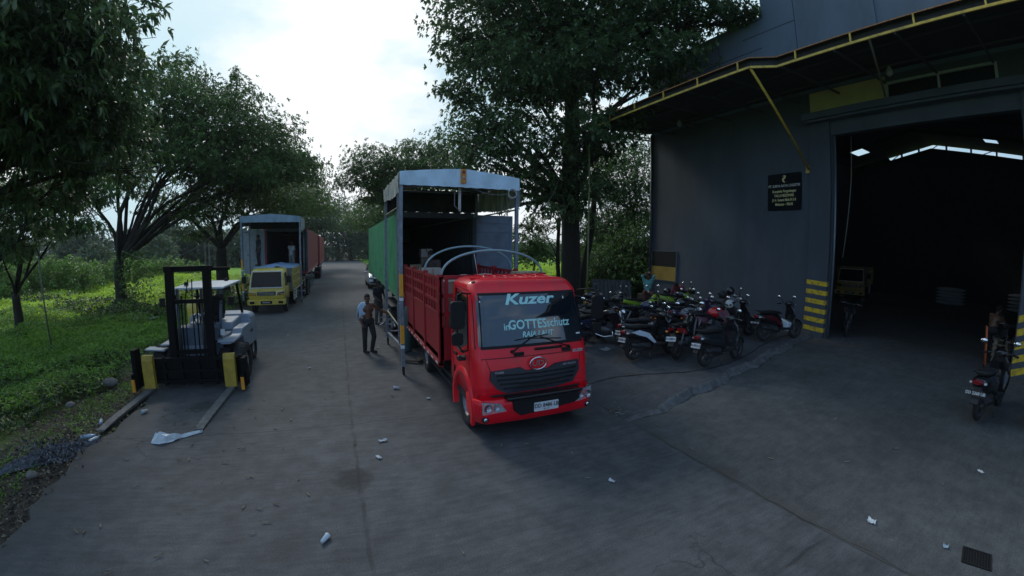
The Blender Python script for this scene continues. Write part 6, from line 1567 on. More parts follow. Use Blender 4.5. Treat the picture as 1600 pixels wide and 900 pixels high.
# the cloth: shoulder drape with thickness
nn_ = 12; vs = []
for j in range(nn_+1):
    for i in range(nn_+1):
        u = i/nn_*2-1; v = j/nn_*2-1                     # v front(-1) to back(+1), u across the shoulder
        x = -.175+u*.115+.015*math.sin(v*6); y = v*.165*(1 if abs(v) < .55 else .55/abs(v)*.98+.02)
        z = 1.475-.10*max(0, -u)**1.5*1.3-(max(0, abs(v)-.42)*.62)+.012*math.sin(u*9+v*3)
        vs.append((x, y*.85, z))
o = MB().add(vs, [(j*(nn_+1)+i, j*(nn_+1)+i+1, (j+1)*(nn_+1)+i+1, (j+1)*(nn_+1)+i) for j in range(nn_) for i in range(nn_)], 0, True).build('shoulder_cloth', mat('cloth_pale_blue', (.46, .64, .78), .9, noise=.12, scale=12, bump=.4), t1)
so = o.modifiers.new('solid', 'SOLIDIFY'); so.thickness = .018; ss = o.modifiers.new('sub', 'SUBSURF'); ss.levels = 1; ss.render_levels = 1

# the second man, dark shirt, behind him by the cylinders
person('man in a dark shirt and grey trousers standing behind the bare chested man', (1.42, 16.6, 0), R(35), stand(elL=(.25, -.05, 1.14), wrL=(.20, -.22, .98), wrR=(-.16, -.20, 1.0), elR=(-.24, -.03, 1.12)),
    skin_k, look=(.5, -.8, -.3), shirt=mat('shirt_dark', (.018, .020, .026), .9, noise=.2), trousers=mat('trousers_grey', (.075, .072, .068), .9, noise=.2), shoes=slip, sleeve=.6)

# seated person in a teal shirt, both arms raised behind the head
Z0 = .62
person('person in a teal shirt sitting among the motorcycles with hands raised to the head', (12.6, 14.2, pad_z(12.6)-.02), R(-38),
    dict(pelvis=(0, .05, Z0+.12), chest=(0, .02, Z0+.46), neck=(0, .0, Z0+.63), head=(0, -.03, Z0+.775), shL=(.175, .02, Z0+.58), shR=(-.175, .02, Z0+.58), elL=(.26, -.10, Z0+.80), elR=(-.26, -.10, Z0+.80), wrL=(.12, -.0, Z0+.90), wrR=(-.11, .0, Z0+.90),
         hipL=(.09, .0, Z0+.08), hipR=(-.09, .0, Z0+.08), knL=(.20, -.40, Z0+.06), knR=(-.18, -.40, Z0+.08), anL=(.18, -.42, .32), anR=(-.14, -.45, .30), ftL=(.2, -.58, .26), ftR=(-.14, -.61, .24)),
    skin_d, look=(0, -1, -.15), shirt=mat('shirt_teal', (.13, .36, .33), .9, noise=.2, bump=.3), trousers=mat('trousers_red_brown', (.16, .05, .045), .9, noise=.3), shoes=slip, sleeve=1.1, palm=((0, 1, 0), (0, 1, 0)))
tag(MB().bx(12.35, 12.95, 14.1, 14.6, pad_z(12.6), pad_z(12.6)+.60).build('stool', mat('stool_wood', (.10, .07, .045), .8, noise=.3)), 'dark wooden block under the person in the teal shirt', 'seat')
# person bending in a dark red patterned top
def pattern_mat(name, a, b_, sc):
    m = bpy.data.materials.new(name); m.use_nodes = True; t = m.node_tree; v = N(t, 'ShaderNodeTexVoronoi'); v.inputs['Scale'].default_value = sc; co = N(t, 'ShaderNodeTexCoord'); L(t, co.outputs['Object'], v.inputs['Vector'])
    r = N(t, 'ShaderNodeMapRange'); r.inputs['From Min'].default_value = .15; r.inputs['From Max'].default_value = .3; L(t, v.outputs['Distance'], r.inputs['Value'])
    x = N(t, 'ShaderNodeMix', data_type='RGBA'); x.inputs['A'].default_value = (*b_, 1); x.inputs['B'].default_value = (*a, 1); L(t, r.outputs['Result'], x.inputs['Factor']); L(t, x.outputs['Result'], t.nodes['Principled BSDF'].inputs['Base Color']); t.nodes['Principled BSDF'].inputs['Roughness'].default_value = .9; return m
person('person bending forward in a dark red spotted top behind the motorcycles', (12.5, 12.1, pad_z(12.5)), R(-70),
    stand(pelvis=(0, .12, .86), chest=(0, -.14, 1.06), neck=(0, -.30, 1.14), head=(0, -.43, 1.19), shL=(.175, -.24, 1.12), shR=(-.175, -.24, 1.12), elL=(.22, -.34, .86), elR=(-.22, -.34, .86), wrL=(.18, -.48, .68), wrR=(-.18, -.48, .68), hipL=(.09, .12, .84), hipR=(-.09, .12, .84)),
    skin_k, look=(0, -.8, -.6), shirt=pattern_mat('shirt_red_spots', (.16, .012, .03), (.35, .22, .22), 22), trousers=dark_tr, shoes=slip, sleeve=.9)
# two workers up in the open container beyond the yellow truck
person('worker in a dark shirt standing at the left inside the far shelter', (-4.55, 25.0, 2.02), R(-60), stand(), skin_k, look=(.3, -1, -.2), shirt=MATS['shirt_dark'], trousers=dark_tr, shoes=slip)
person('worker in a white shirt standing inside the open dull red container', (-2.85, 26.2, 1.64), R(150), stand(elL=(.28, -.08, 1.3), wrL=(.22, -.25, 1.42)), skin_k, look=(0, -1, -.2), shirt=mat('shirt_white', (.42, .43, .42), .9, noise=.1), trousers=mat('trousers_pale', (.25, .25, .24), .9), shoes=slip)
# bare-backed man inside the doorway at the right
person('bare chested man with a cap leaning over the pallets inside the right of the doorway', (15.5, 1.95, apron_z(15.4)), R(70),
    stand(pelvis=(0, .05, .9), chest=(0, -.10, 1.2), neck=(0, -.18, 1.36), head=(0, -.26, 1.48), shL=(.175, -.14, 1.31), shR=(-.175, -.14, 1.31), elL=(.24, -.25, 1.05), elR=(-.24, -.25, 1.05), wrL=(.18, -.45, 1.0), wrR=(-.18, -.45, 1.0)),
    skin_d, look=(0, -.9, -.4), trousers=dark_tr, shoes=slip)
person('dark figure crouched over the cartons in the red truck bed', (TX-.62, TY+5.0, 1.95), R(-30), stand(pelvis=(0, .1, .32), chest=(0, -.08, .60), neck=(0, -.16, .75), head=(0, -.22, .87), shL=(.17, -.12, .70), shR=(-.17, -.12, .70), elL=(.26, -.3, .5), elR=(-.26, -.3, .5), wrL=(.14, -.45, .42), wrR=(-.14, -.45, .42), hipL=(.1, .1, .28), hipR=(-.1, .1, .28), knL=(.16, -.28, .38), knR=(-.16, -.28, .38), anL=(.14, -.06, .06), anR=(-.14, -.06, .06), ftL=(.15, -.2, .03), ftR=(-.15, -.2, .03)),
    skin_k, look=(0, -.9, -.4), shirt=mat('shirt_brown', (.05, .035, .03), .9), trousers=dark_tr, shoes=slip)

# pallets and a push bar inside the doorway
plt_m = mat('pallet_wood', (.22, .17, .12), .9, noise=.25, scale=10)
labs = ['lowest wooden pallet of the stack inside the right of the doorway', 'second wooden pallet from the bottom inside the right of the doorway', 'third wooden pallet from the bottom inside the right of the doorway', 'fourth wooden pallet from the bottom inside the right of the doorway', 'topmost wooden pallet of the stack inside the right of the doorway']
for i in range(5):
    p = thing('pallet', labs[i], 'pallet', (15.5, 1.42, apron_z(15.5)+.145*i), random.uniform(-.05, .05), 'pallets stacked at the doorway')
    mb = MB()
    for k_ in range(5): mb.bx(-.45, .45, -.4+k_*.18, -.4+k_*.18+.12, .12, .14)
    mb.build('top_board', plt_m, p); mb = MB()
    for x in (-.44, -.05, .34):
        for y in (-.4, -.05, .3): mb.bx(x, x+.1, y, y+.1, .02, .12)
        mb.bx(x, x+.1, -.4, .42, .0, .02)
    mb.build('spacer_block', plt_m, p)
tr = thing('hand_truck', 'hand truck with an orange push bar standing before the pallets in the doorway', 'hand truck', (14.2, 1.85, apron_z(14.2)), R(12))
om = mat('orange_bar', (.60, .14, .04), .5)
MB().tube([(-.2, 0, .1), (-.2, .1, 1.15), (.2, .1, 1.15), (.2, 0, .1)], .02, 8).build('push_bar', om, tr); MB().bx(-.25, .25, -.6, 0, .10, .14).build('platform', mat('platform_dark', (.04, .04, .04), .7), tr)
for s in (-1, 1): MB().lathe([(0, -.02), (.09, -.02), (.09, .02), (0, .02)], (s*.22, -.05, .09), 'x', 14).build('wheel', rub, tr)
# stacked white sacks deep in the warehouse
sackm = mat('rice_sack', (.45, .46, .48), .8, noise=.12, scale=5)
names = ['left', 'right']
for q, (cx_, cy_) in enumerate(((33.0, 7.0), (33.5, 2.6))):
    for lv in range(5):
        s_ = thing('sack', 'white sack, %s in the %s stack at the back of the warehouse' % (['lowest', 'second from the floor', 'middle one', 'second from the top', 'topmost'][lv], names[q]), 'sack', (cx_, cy_, .334+.21*lv+.1), 0, 'white sacks stacked in the warehouse')
        MB().ball((0, 0, 0), (.5, .95, .13), 16, 8).build('sack_body', sackm, s_); MB().tube([(-.3, -.93, .0), (-.3, -.95, .05), (.3, -.95, .05), (.3, -.93, 0)], .015, 5).build('stitched_end', card, s_)

# ================================================================ TREES
bark = mat('bark', (.045, .036, .028), .95, noise=.35, scale=5, bump=1., bscale=9, stretch=(3, 3, .7))
bark_d = mat('bark_dark', (.028, .023, .018), .95, noise=.35, scale=5, bump=1., bscale=9, stretch=(3, 3, .7))
L_dark = leafmat('leaf_dark', (.046, .100, .024), (.10, .19, .042), .45)
L_blue = leafmat('leaf_bluegreen', (.048, .095, .034), (.115, .190, .070), .40, .42)
L_mid = leafmat('leaf_mid', (.055, .125, .024), (.12, .22, .04), .45)
L_lite = leafmat('leaf_light', (.09, .18, .03), (.19, .32, .06), .45)
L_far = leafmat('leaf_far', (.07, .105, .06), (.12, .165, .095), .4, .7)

def leaf_cloud(name, centers, axes, per, ln, wd, m, parent, droop=.35, flat=.0, curl=.18):
    """centers (n,3): a whorl of `per` leaves at each; axes (n,3): twig direction"""
    n = len(centers); c = np.repeat(centers, per, 0); ax = np.repeat(axes, per, 0); N_ = len(c)
    ph = np.tile(np.arange(per)*2*math.pi/per, n)+rng.uniform(-.4, .4, N_)+np.repeat(rng.uniform(0, 6.28, n), per)
    ref = np.where(np.abs(ax[:, 2:3]) < .9, np.array([[0, 0, 1.]]), np.array([[1., 0, 0]]))
    a = np.cross(ax, ref); a /= np.linalg.norm(a, axis=1, keepdims=True)+1e-9; b = np.cross(ax, a)
    spread = rng.uniform(.55, 1.15, (N_, 1))
    d = (a*np.cos(ph)[:, None]+b*np.sin(ph)[:, None])*spread+ax*(1.15-spread*.6); d[:, 2] -= droop*rng.uniform(.3, 1.6, N_); d /= np.linalg.norm(d, axis=1, keepdims=True)
    s = np.cross(d, np.array([[0, 0, 1.]])+rng.normal(0, .45, (N_, 3))); s /= np.linalg.norm(s, axis=1, keepdims=True)+1e-9
    nr = np.cross(s, d)
    l = ln*rng.uniform(.6, 1.2, (N_, 1)); w = wd*rng.uniform(.7, 1.2, (N_, 1)); base = c+rng.normal(0, ln*.12, (N_, 3))
    p0 = base; pm = base+d*l*.5; p3 = base+d*l-nr*l*curl-np.array([[0, 0, 1.]])*l*curl*.6
    v = np.stack([p0, pm+s*w*.5+nr*w*.18, pm+nr*0, pm-s*w*.5+nr*w*.18, p3], 1).reshape(-1, 3)
    i = np.arange(N_)[:, None]*5
    q = np.concatenate([i+np.array([[0, 1, 2]]), i+np.array([[1, 4, 2]]), i+np.array([[0, 2, 3]]), i+np.array([[3, 2, 4]])], 0)
    return fastmesh(name, v, q, m, parent)

def crown_points(lobes, n, clump=10, tight=.32, shell=.45):
    vol = np.array([l[3]*l[4]*l[5] for l in lobes])**.8; vol /= vol.sum(); P = []; A = []
    k = max(1, n//clump); pick = rng.choice(len(lobes), k, p=vol)
    for li in pick:
        cx_, cy_, cz_, rx, ry, rz_ = lobes[li]; d = rng.normal(0, 1, 3); d /= np.linalg.norm(d)
        if d[2] < -.5: d[2] *= .4
        r = rng.uniform(shell, 1.0)**.6; c = np.array([cx_, cy_, cz_])+d*r*np.array([rx, ry, rz_]); rm = (rx*ry*rz_)**(1/3)
        q = rng.normal(0, 1, (clump, 3))*np.array([1, 1, .45])*rm*tight*rng.uniform(.6, 1.3)
        P.append(c+q); ax = d*.9+q/(rm*tight*2)+np.array([0, 0, .35]); A.append(ax/np.linalg.norm(ax, axis=1, keepdims=True))
    return np.concatenate(P), np.concatenate(A)

def limb(mb, a, b_, r0, r1, wob=.08, n=7, sides=7, up=.0):
    a, b_ = Vector(a), Vector(b_); Ln = (b_-a).length; P = []; Rr = []
    o1, o2 = random.uniform(0, 6), random.uniform(0, 6)
    for i in range(n+1):
        t = i/n; p = a.lerp(b_, t); e = math.sin(t*math.pi)
        p += Vector((math.sin(o1+t*5), math.sin(o2+t*4.3), .5*math.sin(o1*2+t*6)))*wob*Ln*.35*e; p.z += up*Ln*e
        P.append(p); Rr.append(r0+(r1-r0)*t**.8)
    mb.tube(P, Rr, sides); return P
def tree(label, base, trunk, lobes, leaves, ln, wd, leafm, per=7, trunk_r=.3, fork=None, barkm=None, clump=10, tight=.32, group=None, twigs=3, droop=.35, cat='tree', name='broadleaf_tree', twr=.012, lean=(0, 0), shell=.45):
    """base (x,y,z), trunk height, lobes in world space"""
    t = thing(name, label, cat, base, 0, group); o = Vector(base); bm2 = barkm or bark
    loc = [(l[0]-o.x, l[1]-o.y, l[2]-o.z, *l[3:]) for l in lobes]
    mb = MB(); top = Vector((lean[0], lean[1], trunk)); P = limb(mb, (0, 0, -.3), top, trunk_r*1.25, trunk_r*.8, .03, 8, 12)
    for k_ in range(5):
        a = 2*math.pi*k_/5+random.random(); mb.tube([(trunk_r*1.9*math.cos(a), trunk_r*1.9*math.sin(a), -.2), (trunk_r*1.1*math.cos(a), trunk_r*1.1*math.sin(a), .15), (trunk_r*.5*math.cos(a), trunk_r*.5*math.sin(a), 1.1)], [trunk_r*.3, trunk_r*.35, trunk_r*.2], 6)
    tr_ = mb.build('trunk', bm2, t)
    mb = MB()
    for (cx_, cy_, cz_, rx, ry, rz_) in loc:
        c = Vector((cx_, cy_, cz_-rz_*.3)); d = math.hypot(cx_-lean[0], cy_-lean[1]); st = P[-1] if cz_ > trunk else P[max(3, int(len(P)*.55))]
        if cz_ > trunk*1.3: st = Vector(top)
        rr = trunk_r*min(.55, .22+.25*rx/3); Q_ = limb(mb, st, c, rr, rr*.35, .16, 7, 7, .06)
        for k_ in range(twigs*2):
            d_ = Vector(rng.normal(0, 1, 3)); d_.normalize(); q = c+Vector((d_.x*rx, d_.y*ry, abs(d_.z)*rz_ if random.random() < .8 else d_.z*rz_))*.85
            s_ = Q_[random.randint(3, 7)]; P2 = limb(mb, s_, q, rr*.32, twr, .18, 5, 5)
            for k2 in range(twigs):
                q2 = q+Vector(rng.normal(0, 1, 3))*rx*.35; limb(mb, P2[random.randint(2, 4)], q2, twr*1.6, twr*.5, .2, 4, 4)
    mb.build('branches', bm2, t)
    C, A = crown_points(loc, leaves, clump, tight, shell)
    leaf_cloud('crown', C, A, per, ln, wd, leafm, t, droop)
    return t
def LB(items, d0=0):
    """lobes from (px, py, distance, radius[, zradius])"""
    out_ = []
    for it in items:
        px, py, d, r = it[:4]; x, y, z = at(px, py, d); out_.append((x, y, z, r, r, (it[4] if len(it) > 4 else r*.62)))
    return out_

# the near tree whose foliage fills the upper left (its trunk is just outside the picture)
x, y, z = at(-90, 560, 11.5)
tree('near tree with long drooping leaves filling the upper left corner', (x, y, -.4), 4.2,
     LB([(20, 40, 11, 2.3), (90, 30, 11, 1.7), (60, 130, 11, 2.0), (135, 110, 12, 1.4), (20, 220, 12, 2.0), (115, 210, 12, 1.75), (160, 185, 13, 1.2), (60, 300, 13, 1.3, .7), (20, 370, 13, 1.1, .6), (165, 260, 13.5, 1.2, .7), (-60, 150, 11, 2.6), (-40, 20, 10, 2.5), (125, 5, 12, 1.0), (185, 235, 14.5, .8, .5)]),
     5600, .25, .075, L_blue, per=8, trunk_r=.3, twigs=3, clump=10, tight=.26, droop=.5, name='broadleaf_tree')
tree('slim tree standing in the grass at the far left with a forked trunk', (*at(30, 510, 23.5)[:2], -.45), 1.9,
     LB([(20, 330, 22, 1.9, 1.0), (95, 345, 21.5, 1.6, .8), (60, 290, 22, 2.0, 1.0), (0, 390, 22, 1.4, .6), (130, 300, 23, 1.5, .8)]), 1700, .26, .08, L_dark, per=7, trunk_r=.21, droop=.5, clump=7, tight=.3, name='broadleaf_tree', barkm=bark_d)
bx_, by_ = at(190, 470, 31)[:2]
tree('wide spreading tree with a forked trunk in the middle of the left grass', (bx_, by_, -.45), 2.9,
     LB([(250, 170, 29, 3.4, 2.0), (330, 200, 29, 3.4, 1.9), (400, 235, 30, 3.2, 1.7), (290, 245, 28, 3.2, 1.5), (200, 220, 30, 3.0, 1.8), (275, 125, 31, 1.9, 1.6), (430, 200, 31, 1.8, 1.1), (365, 160, 31, 2.2, 1.3), (440, 265, 29, 2.3, 1.0), (140, 270, 31, 2.6, 1.2), (345, 265, 27, 2.7, .9), (468, 250, 31, 1.3, .6), (225, 300, 33, 1.4, .6), (385, 285, 28, 2.2, .8)]),
     12500, .21, .10, L_dark, per=7, trunk_r=.36, twigs=4, clump=12, tight=.30, droop=.25, barkm=bark_d)
wp_ = at(372, 118, 31); tree('single thin shoot with a round tuft above the spreading tree', (wp_[0], wp_[1], wp_[2]-3.0), 2.6, [(wp_[0], wp_[1], wp_[2], .5, .5, .45)], 60, .22, .08, L_mid, per=7, trunk_r=.03, twigs=1, cat='shoot', name='tree_shoot')
bx_, by_ = at(348, 440, 30.5)[:2]
tree('dark tree with low twisted branches left of the far shelter', (bx_, by_, -.4), 3.4,
     LB([(330, 330, 30, 2.4, 1.3), (285, 325, 32, 2.2, 1.1), (400, 315, 33, 2.6, 1.3), (355, 290, 30, 2.8, 1.4), (440, 310, 36, 2.6, 1.2), (310, 365, 32, 1.5, .6)]), 4200, .22, .08, L_dark, per=7, trunk_r=.42, clump=9, barkm=bark_d)
bx_, by_ = at(430, 450, 44)[:2]
tree('bright green tree rising behind the far shelter', (bx_, by_, -.3), 5,
     LB([(455, 275, 44, 3.0, 1.9), (430, 240, 46, 2.6, 1.6), (480, 300, 45, 2.6, 1.7), (500, 325, 48, 2.0, 1.4), (455, 325, 46, 2.8, 1.6), (410, 290, 46, 3.0, 2.0)]), 5600, .24, .10, L_mid, per=6, trunk_r=.4, clump=9)
bx_, by_ = at(500, 440, 55)[:2]
tree('pale green tree behind the dull red containers', (bx_-3.5, by_+4, -.3), 5,
     LB([(497, 320, 60, 2.6, 2.2), (480, 345, 60, 3.0, 2.0), (510, 350, 62, 2.2, 1.8)]), 2400, .28, .12, L_far, per=6, trunk_r=.35, clump=9)
# right of the road
bx_, by_ = at(672, 450, 33)[:2]
tree('tree reaching over the green container from the right', (bx_+2.0, by_+3, 0), 6,
     LB([(580, 255, 33, 1.9, 1.4), (560, 285, 33, 1.7, 1.0), (610, 275, 34, 2.2, 1.5), (650, 255, 35, 2.4, 1.6), (620, 300, 35, 2.3, 1.2), (680, 280, 35, 2.8, 1.7), (590, 310, 34, 1.3, .7), (632, 232, 36, .8, .8), (700, 235, 35, 2.0, 1.5)]), 6200, .22, .09, L_dark, per=7, trunk_r=.38, clump=9)
bx_, by_ = at(600, 440, 52)[:2]
tree('fresh green tree behind the green container', (bx_+2, by_, 0), 5, LB([(585, 335, 50, 3.0, 1.8), (620, 315, 50, 3.2, 1.8), (560, 350, 54, 2.2, 1.6), (650, 330, 50, 3.4, 2)]), 3600, .26, .11, L_mid, per=6, trunk_r=.35, clump=9)
# the big tree beside the parking pad
gx, gy = at(891, 450, 20.2)[:2]
big = tree('tallest tree with a thick straight trunk rising behind the motorcycles', (gx, gy, .1), 10.5,
     LB([(760, 40, 19, 2.6, 1.6), (850, 20, 19, 2.8, 1.8), (930, 20, 18, 2.6, 1.7), (1020, 25, 17.5, 2.4, 1.5), (1100, 15, 17, 1.9, 1.2), (1145, 25, 17, 1.0, .8), (790, 110, 19, 2.5, 1.4), (730, 80, 19, 1.3, .9), (725, 215, 20, 1.5, .9), (770, 190, 19.5, 1.9, 1.1), (840, 130, 18, 2.5, 1.4), (930, 110, 17.5, 2.5, 1.5), (1010, 100, 17, 2.1, 1.2), (960, 170, 16.8, 1.7, .8), (1055, 80, 17, 1.2, .8), (830, 215, 18, 2.2, 1.1), (880, 240, 18, 1.9, 1.0), (930, 210, 17, 1.6, .8), (780, 255, 19, 2.0, .9), (835, 290, 19, 1.9, .9), (880, 325, 18.5, 1.3, .7), (920, 300, 18.5, 1.2, .9), (790, 318, 21, 1.3, .6), (745, 310, 21, 1.2, .6), (975, 60, 21, 2.6, 1.6), (860, 70, 22, 3.2, 2), (705, 265, 21, 1.3, .7), (715, 145, 19.5, 1.0, .6), (760, -50, 19, 3, 2), (900, -60, 19, 3.4, 2), (1040, -50, 18, 2.6, 1.6)]),
     17000, .22, .105, L_blue, per=7, trunk_r=.42, twigs=3, clump=11, tight=.28, droop=.3, barkm=bark_d)
# secondary stems and neighbours
tree('thin leaning tree just left of the tallest trunk', (*at(872, 450, 22.5)[:2], .1), 4.5, LB([(850, 350, 22.5, 1.1, .6), (815, 365, 23, 1.0, .5), (870, 320, 22.5, 1.0, .6), (835, 390, 22, .7, .35)]), 520, .2, .08, L_dark, per=6, trunk_r=.11, barkm=bark_d, clump=6)
tree('leaning tree between the tallest trunk and the warehouse canopy', (*at(905, 450, 21)[:2], .1), 6.5, LB([(925, 250, 21, 1.2, .7), (930, 190, 20.5, 1.0, .7), (925, 360, 22, 1.0, .5)]), 420, .2, .08, L_dark, per=6, trunk_r=.16, barkm=bark_d, clump=6, lean=(.9, 0))
tree('lacy tree seen against the sky beside the warehouse corner', (*at(985, 440, 31)[:2], .1), 5.5,
     LB([(975, 250, 31, 2.3, 1.7), (1000, 290, 30, 2.4, 1.7), (950, 300, 31, 2.2, 1.6), (1005, 235, 32, 1.5, 1.2), (985, 345, 30, 2.6, 1.5), (940, 345, 30, 1.8, 1.2), (1015, 330, 31, 2.0, 1.6), (935, 270, 31, 1.2, .9)]), 7500, .17, .085, L_dark, per=5, trunk_r=.3, clump=14, tight=.5, shell=.1, barkm=bark_d)
for i, (px, py, d, r, lab) in enumerate(((975, 395, 27, 1.7, 'leafy bush at the corner of the warehouse'), (930, 385, 30, 1.5, 'leafy bush right of the tallest trunk'), (1005, 375, 26, 1.6, 'tall bush touching the warehouse wall'), (835, 385, 36, 1.8, 'bush seen between the shelter and the tallest trunk'), (960, 365, 33, 1.8, 'pale bush behind the lacy tree'), (945, 415, 25, 1.4, 'low dark bush just right of the thick trunk'), (990, 425, 24, 1.3, 'low dark bush behind the person in teal'))):
    x, y, z = at(px, py, d); tree(lab, (x, y, .1), max(.5, z-.5), [(x, y, z, r, r, r*.8), (x+.8, y, z-.7, r*.8, r*.8, r*.6), (x-.6, y+.4, z-1.0, r*.8, r, r*.6)], 1300, .18, .10, L_mid if i in (0, 4) else L_dark, per=6, trunk_r=.07, clump=8, cat='bush', name='leafy_bush', tight=.4)
tag(MB().tube([(*at(918, 450, 17)[:2], .2), (*at(919, 380, 17)[:2], 2.2), (*at(921, 225, 17)[:2], 7.2)], [.045, .04, .03], 7).build('bamboo_pole', mat('bamboo', (.13, .15, .05), .6, noise=.2)), 'upright green bamboo pole leaning in the tree right of the thick trunk', 'pole')
# ivy on the left spreading trunk, bamboo stakes by the far shelter
x, y, z = at(205, 430, 30.2); C = np.stack([x+rng.normal(0, .55, 420), y+rng.normal(0, .4, 420), rng.uniform(-.3, 3.0, 420)], 1); A = rng.normal(0, 1, (420, 3)); A /= np.linalg.norm(A, axis=1, keepdims=True)
tag(leaf_cloud('climbing_plant', C, A, 5, .16, .09, L_mid, None, .3), 'climbing plant covering the right side of the spreading tree trunk', 'creeper')
for i, px in enumerate((321, 327)):
    x, y, _ = at(px, 430, 27); tag(MB().tube([(x, y, -.3), (x+.05, y, 3.4)], .035, 6).build('wooden_stake', mat('stake_wood', (.22, .19, .14), .8, noise=.2)), ['left', 'right'][i]+' one of two bare stakes standing behind the forklift', 'stake')
x, y, z = at(56, 400, 19); tag(MB().tube([(*at(78, 520, 19)[:2], -.3), (*at(60, 400, 19.5)[:2], 3.0)], .03, 6).build('slanting_pole', mat('pole_grey', (.10, .10, .07), .8)), 'thin slanting pole leaning beside the slim tree at the far left', 'pole')

# tree line closing the road
for i, (px, py, d, r, rz_) in enumerate(((505, 365, 88, 4.2, 5.0), (528, 345, 92, 4.0, 5.2), (548, 362, 88, 4.4, 5.0), (572, 345, 94, 4.2, 5.6), (592, 350, 90, 4.4, 6.0), (470, 350, 92, 5.0, 6), (615, 350, 95, 5, 6), (440, 345, 95, 5, 6))):
    x, y, z = at(px, py, d)
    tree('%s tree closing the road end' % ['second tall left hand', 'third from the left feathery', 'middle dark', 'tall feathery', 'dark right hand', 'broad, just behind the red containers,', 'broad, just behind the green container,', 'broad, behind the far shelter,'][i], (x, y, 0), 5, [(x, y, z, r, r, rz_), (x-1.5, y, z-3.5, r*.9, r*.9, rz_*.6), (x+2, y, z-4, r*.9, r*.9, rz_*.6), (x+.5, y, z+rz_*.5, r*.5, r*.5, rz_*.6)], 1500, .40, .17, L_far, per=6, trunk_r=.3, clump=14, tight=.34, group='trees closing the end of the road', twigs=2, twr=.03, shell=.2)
# far woods: one mass to either side
def woods(name, label, spans, n, ln, wd, m):
    Cs = []
    for (px0, px1, py0, py1, d0, d1, k_) in spans:
        for q in range(k_):
            px = rng.uniform(px0, px1); d = rng.uniform(d0, d1); x, y, _ = at(px, 400, d); zt = at(px, rng.uniform(py0, py1), d)[2]; r = rng.uniform(2.2, 4.5)*d/80
            P = rng.normal(0, 1, (n, 3)); P /= np.linalg.norm(P, axis=1, keepdims=True); P *= rng.uniform(.75, 1.05, (n, 1)); P[:, 2] = np.abs(P[:, 2])
            Cs.append(np.stack([x+P[:, 0]*r, y+P[:, 1]*r, -.5+P[:, 2]*(zt+.5)*rng.uniform(.75, 1.0)], 1))
    C = np.concatenate(Cs); A = rng.normal(0, 1, (len(C), 3)); A[:, 2] = np.abs(A[:, 2]); A /= np.linalg.norm(A, axis=1, keepdims=True)
    return tag(leaf_cloud(name, C, A, 5, ln, wd, m, None, .2), label, 'woods', None, 'stuff')
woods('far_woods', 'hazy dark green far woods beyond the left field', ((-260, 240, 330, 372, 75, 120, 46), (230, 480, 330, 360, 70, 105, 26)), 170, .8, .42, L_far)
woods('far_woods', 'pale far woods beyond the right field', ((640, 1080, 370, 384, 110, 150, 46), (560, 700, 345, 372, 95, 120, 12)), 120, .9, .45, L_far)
woods('hedge', 'low green scrub along the far bank of the left field', ((-100, 330, 397, 406, 44, 52, 46),), 200, .30, .16, L_lite)

# ---------------------------------------------------------------- ground cover
def carpet(name, label, n, xf, yf_, size, m, hmax, keep, per=4, ob=True):
    y = yf_(rng.random(n)); x = xf(rng.random(n), y); k_ = keep(x, y); x, y = x[k_], y[k_]
    z = np.array([ground_h(a, b_) for a, b_ in zip(x, y)]); d = np.hypot(x, y)
    cl_ = (np.sin(x*1.3+1.7*np.sin(y*.7))*np.sin(y*1.1+1.3*np.sin(x*.9))*.5+.5)
    h = hmax*(.25+.75*cl_)*rng.uniform(.2, 1, len(x)); C = np.stack([x, y, z+h], 1); A = rng.normal(0, .6, (len(x), 3)); A[:, 2] = 1; A /= np.linalg.norm(A, axis=1, keepdims=True)
    return tag(leaf_cloud(name, C, A, per, size, size*.42, m, None, .25), label, 'ground cover', None, 'stuff')
wob_ = lambda y: .5*np.sin(y*1.1)+.35*np.sin(y*2.7+1)+.2*np.sin(y*6.1)
near_keep = lambda x, y: (x < -5.9-wob_(y)*.8-np.clip((12.5-y)*.2, 0, 1.7)) & (rng.random(len(x)) < np.clip((-x-5.2-wob_(y))/2.5, .08, 1)) & (x > -.95*y-9)
G_herb = leafmat('herb_leaf', (.075, .17, .018), (.20, .36, .04), .45)
G_dark = leafmat('herb_leaf_dark', (.028, .062, .014), (.08, .14, .024), .35)
G_lite = leafmat('grass_light', (.34, .50, .03), (.52, .66, .08), .5)
carpet('ground_herbs', 'knee high green herbs covering the verge left of the forklift', 26000, lambda r, y: -5-r*(17), lambda r: 9+17*r, .13, G_herb, .55, near_keep)
carpet('ground_herbs', 'dark creeping plants at the near left corner of the verge', 15000, lambda r, y: -5-r*12, lambda r: 3+11*r, .14, G_dark, .34, near_keep)
carpet('meadow_grass', 'bright meadow grass of the sunlit left field', 22000, lambda r, y: -6-r*(.95*y+6), lambda r: 22+26*r**1.1, .26, G_lite, .35, lambda x, y: x < -6.4-wob_(y))
carpet('ground_herbs', 'patches of darker weeds in the left field', 9000, lambda r, y: -6.5-r*(.9*y+4), lambda r: 20+14*r, .24, G_dark, .8, lambda x, y: (x < -6.8) & (np.sin(x*.55+1.2)*np.sin(y*.6+.5) > .15))
carpet('meadow_grass', 'bright meadow grass beyond the tallest tree', 17000, lambda r, y: 5.2+r*(.85*y), lambda r: 21+34*r, .30, G_lite, .35, lambda x, y: x > 5.0)
carpet('verge_weeds', 'weeds along the right edge of the far road', 1600, lambda r, y: 4.4-.012*(y-25)+r*1.4, lambda r: 25+55*r, .3, G_herb, .5, lambda x, y: x > 4)
carpet('verge_weeds', 'dark weeds under the trees left of the far containers', 5000, lambda r, y: -4.9-r*5, lambda r: 24+58*r, .3, G_dark, .5, lambda x, y: x < -4.6)

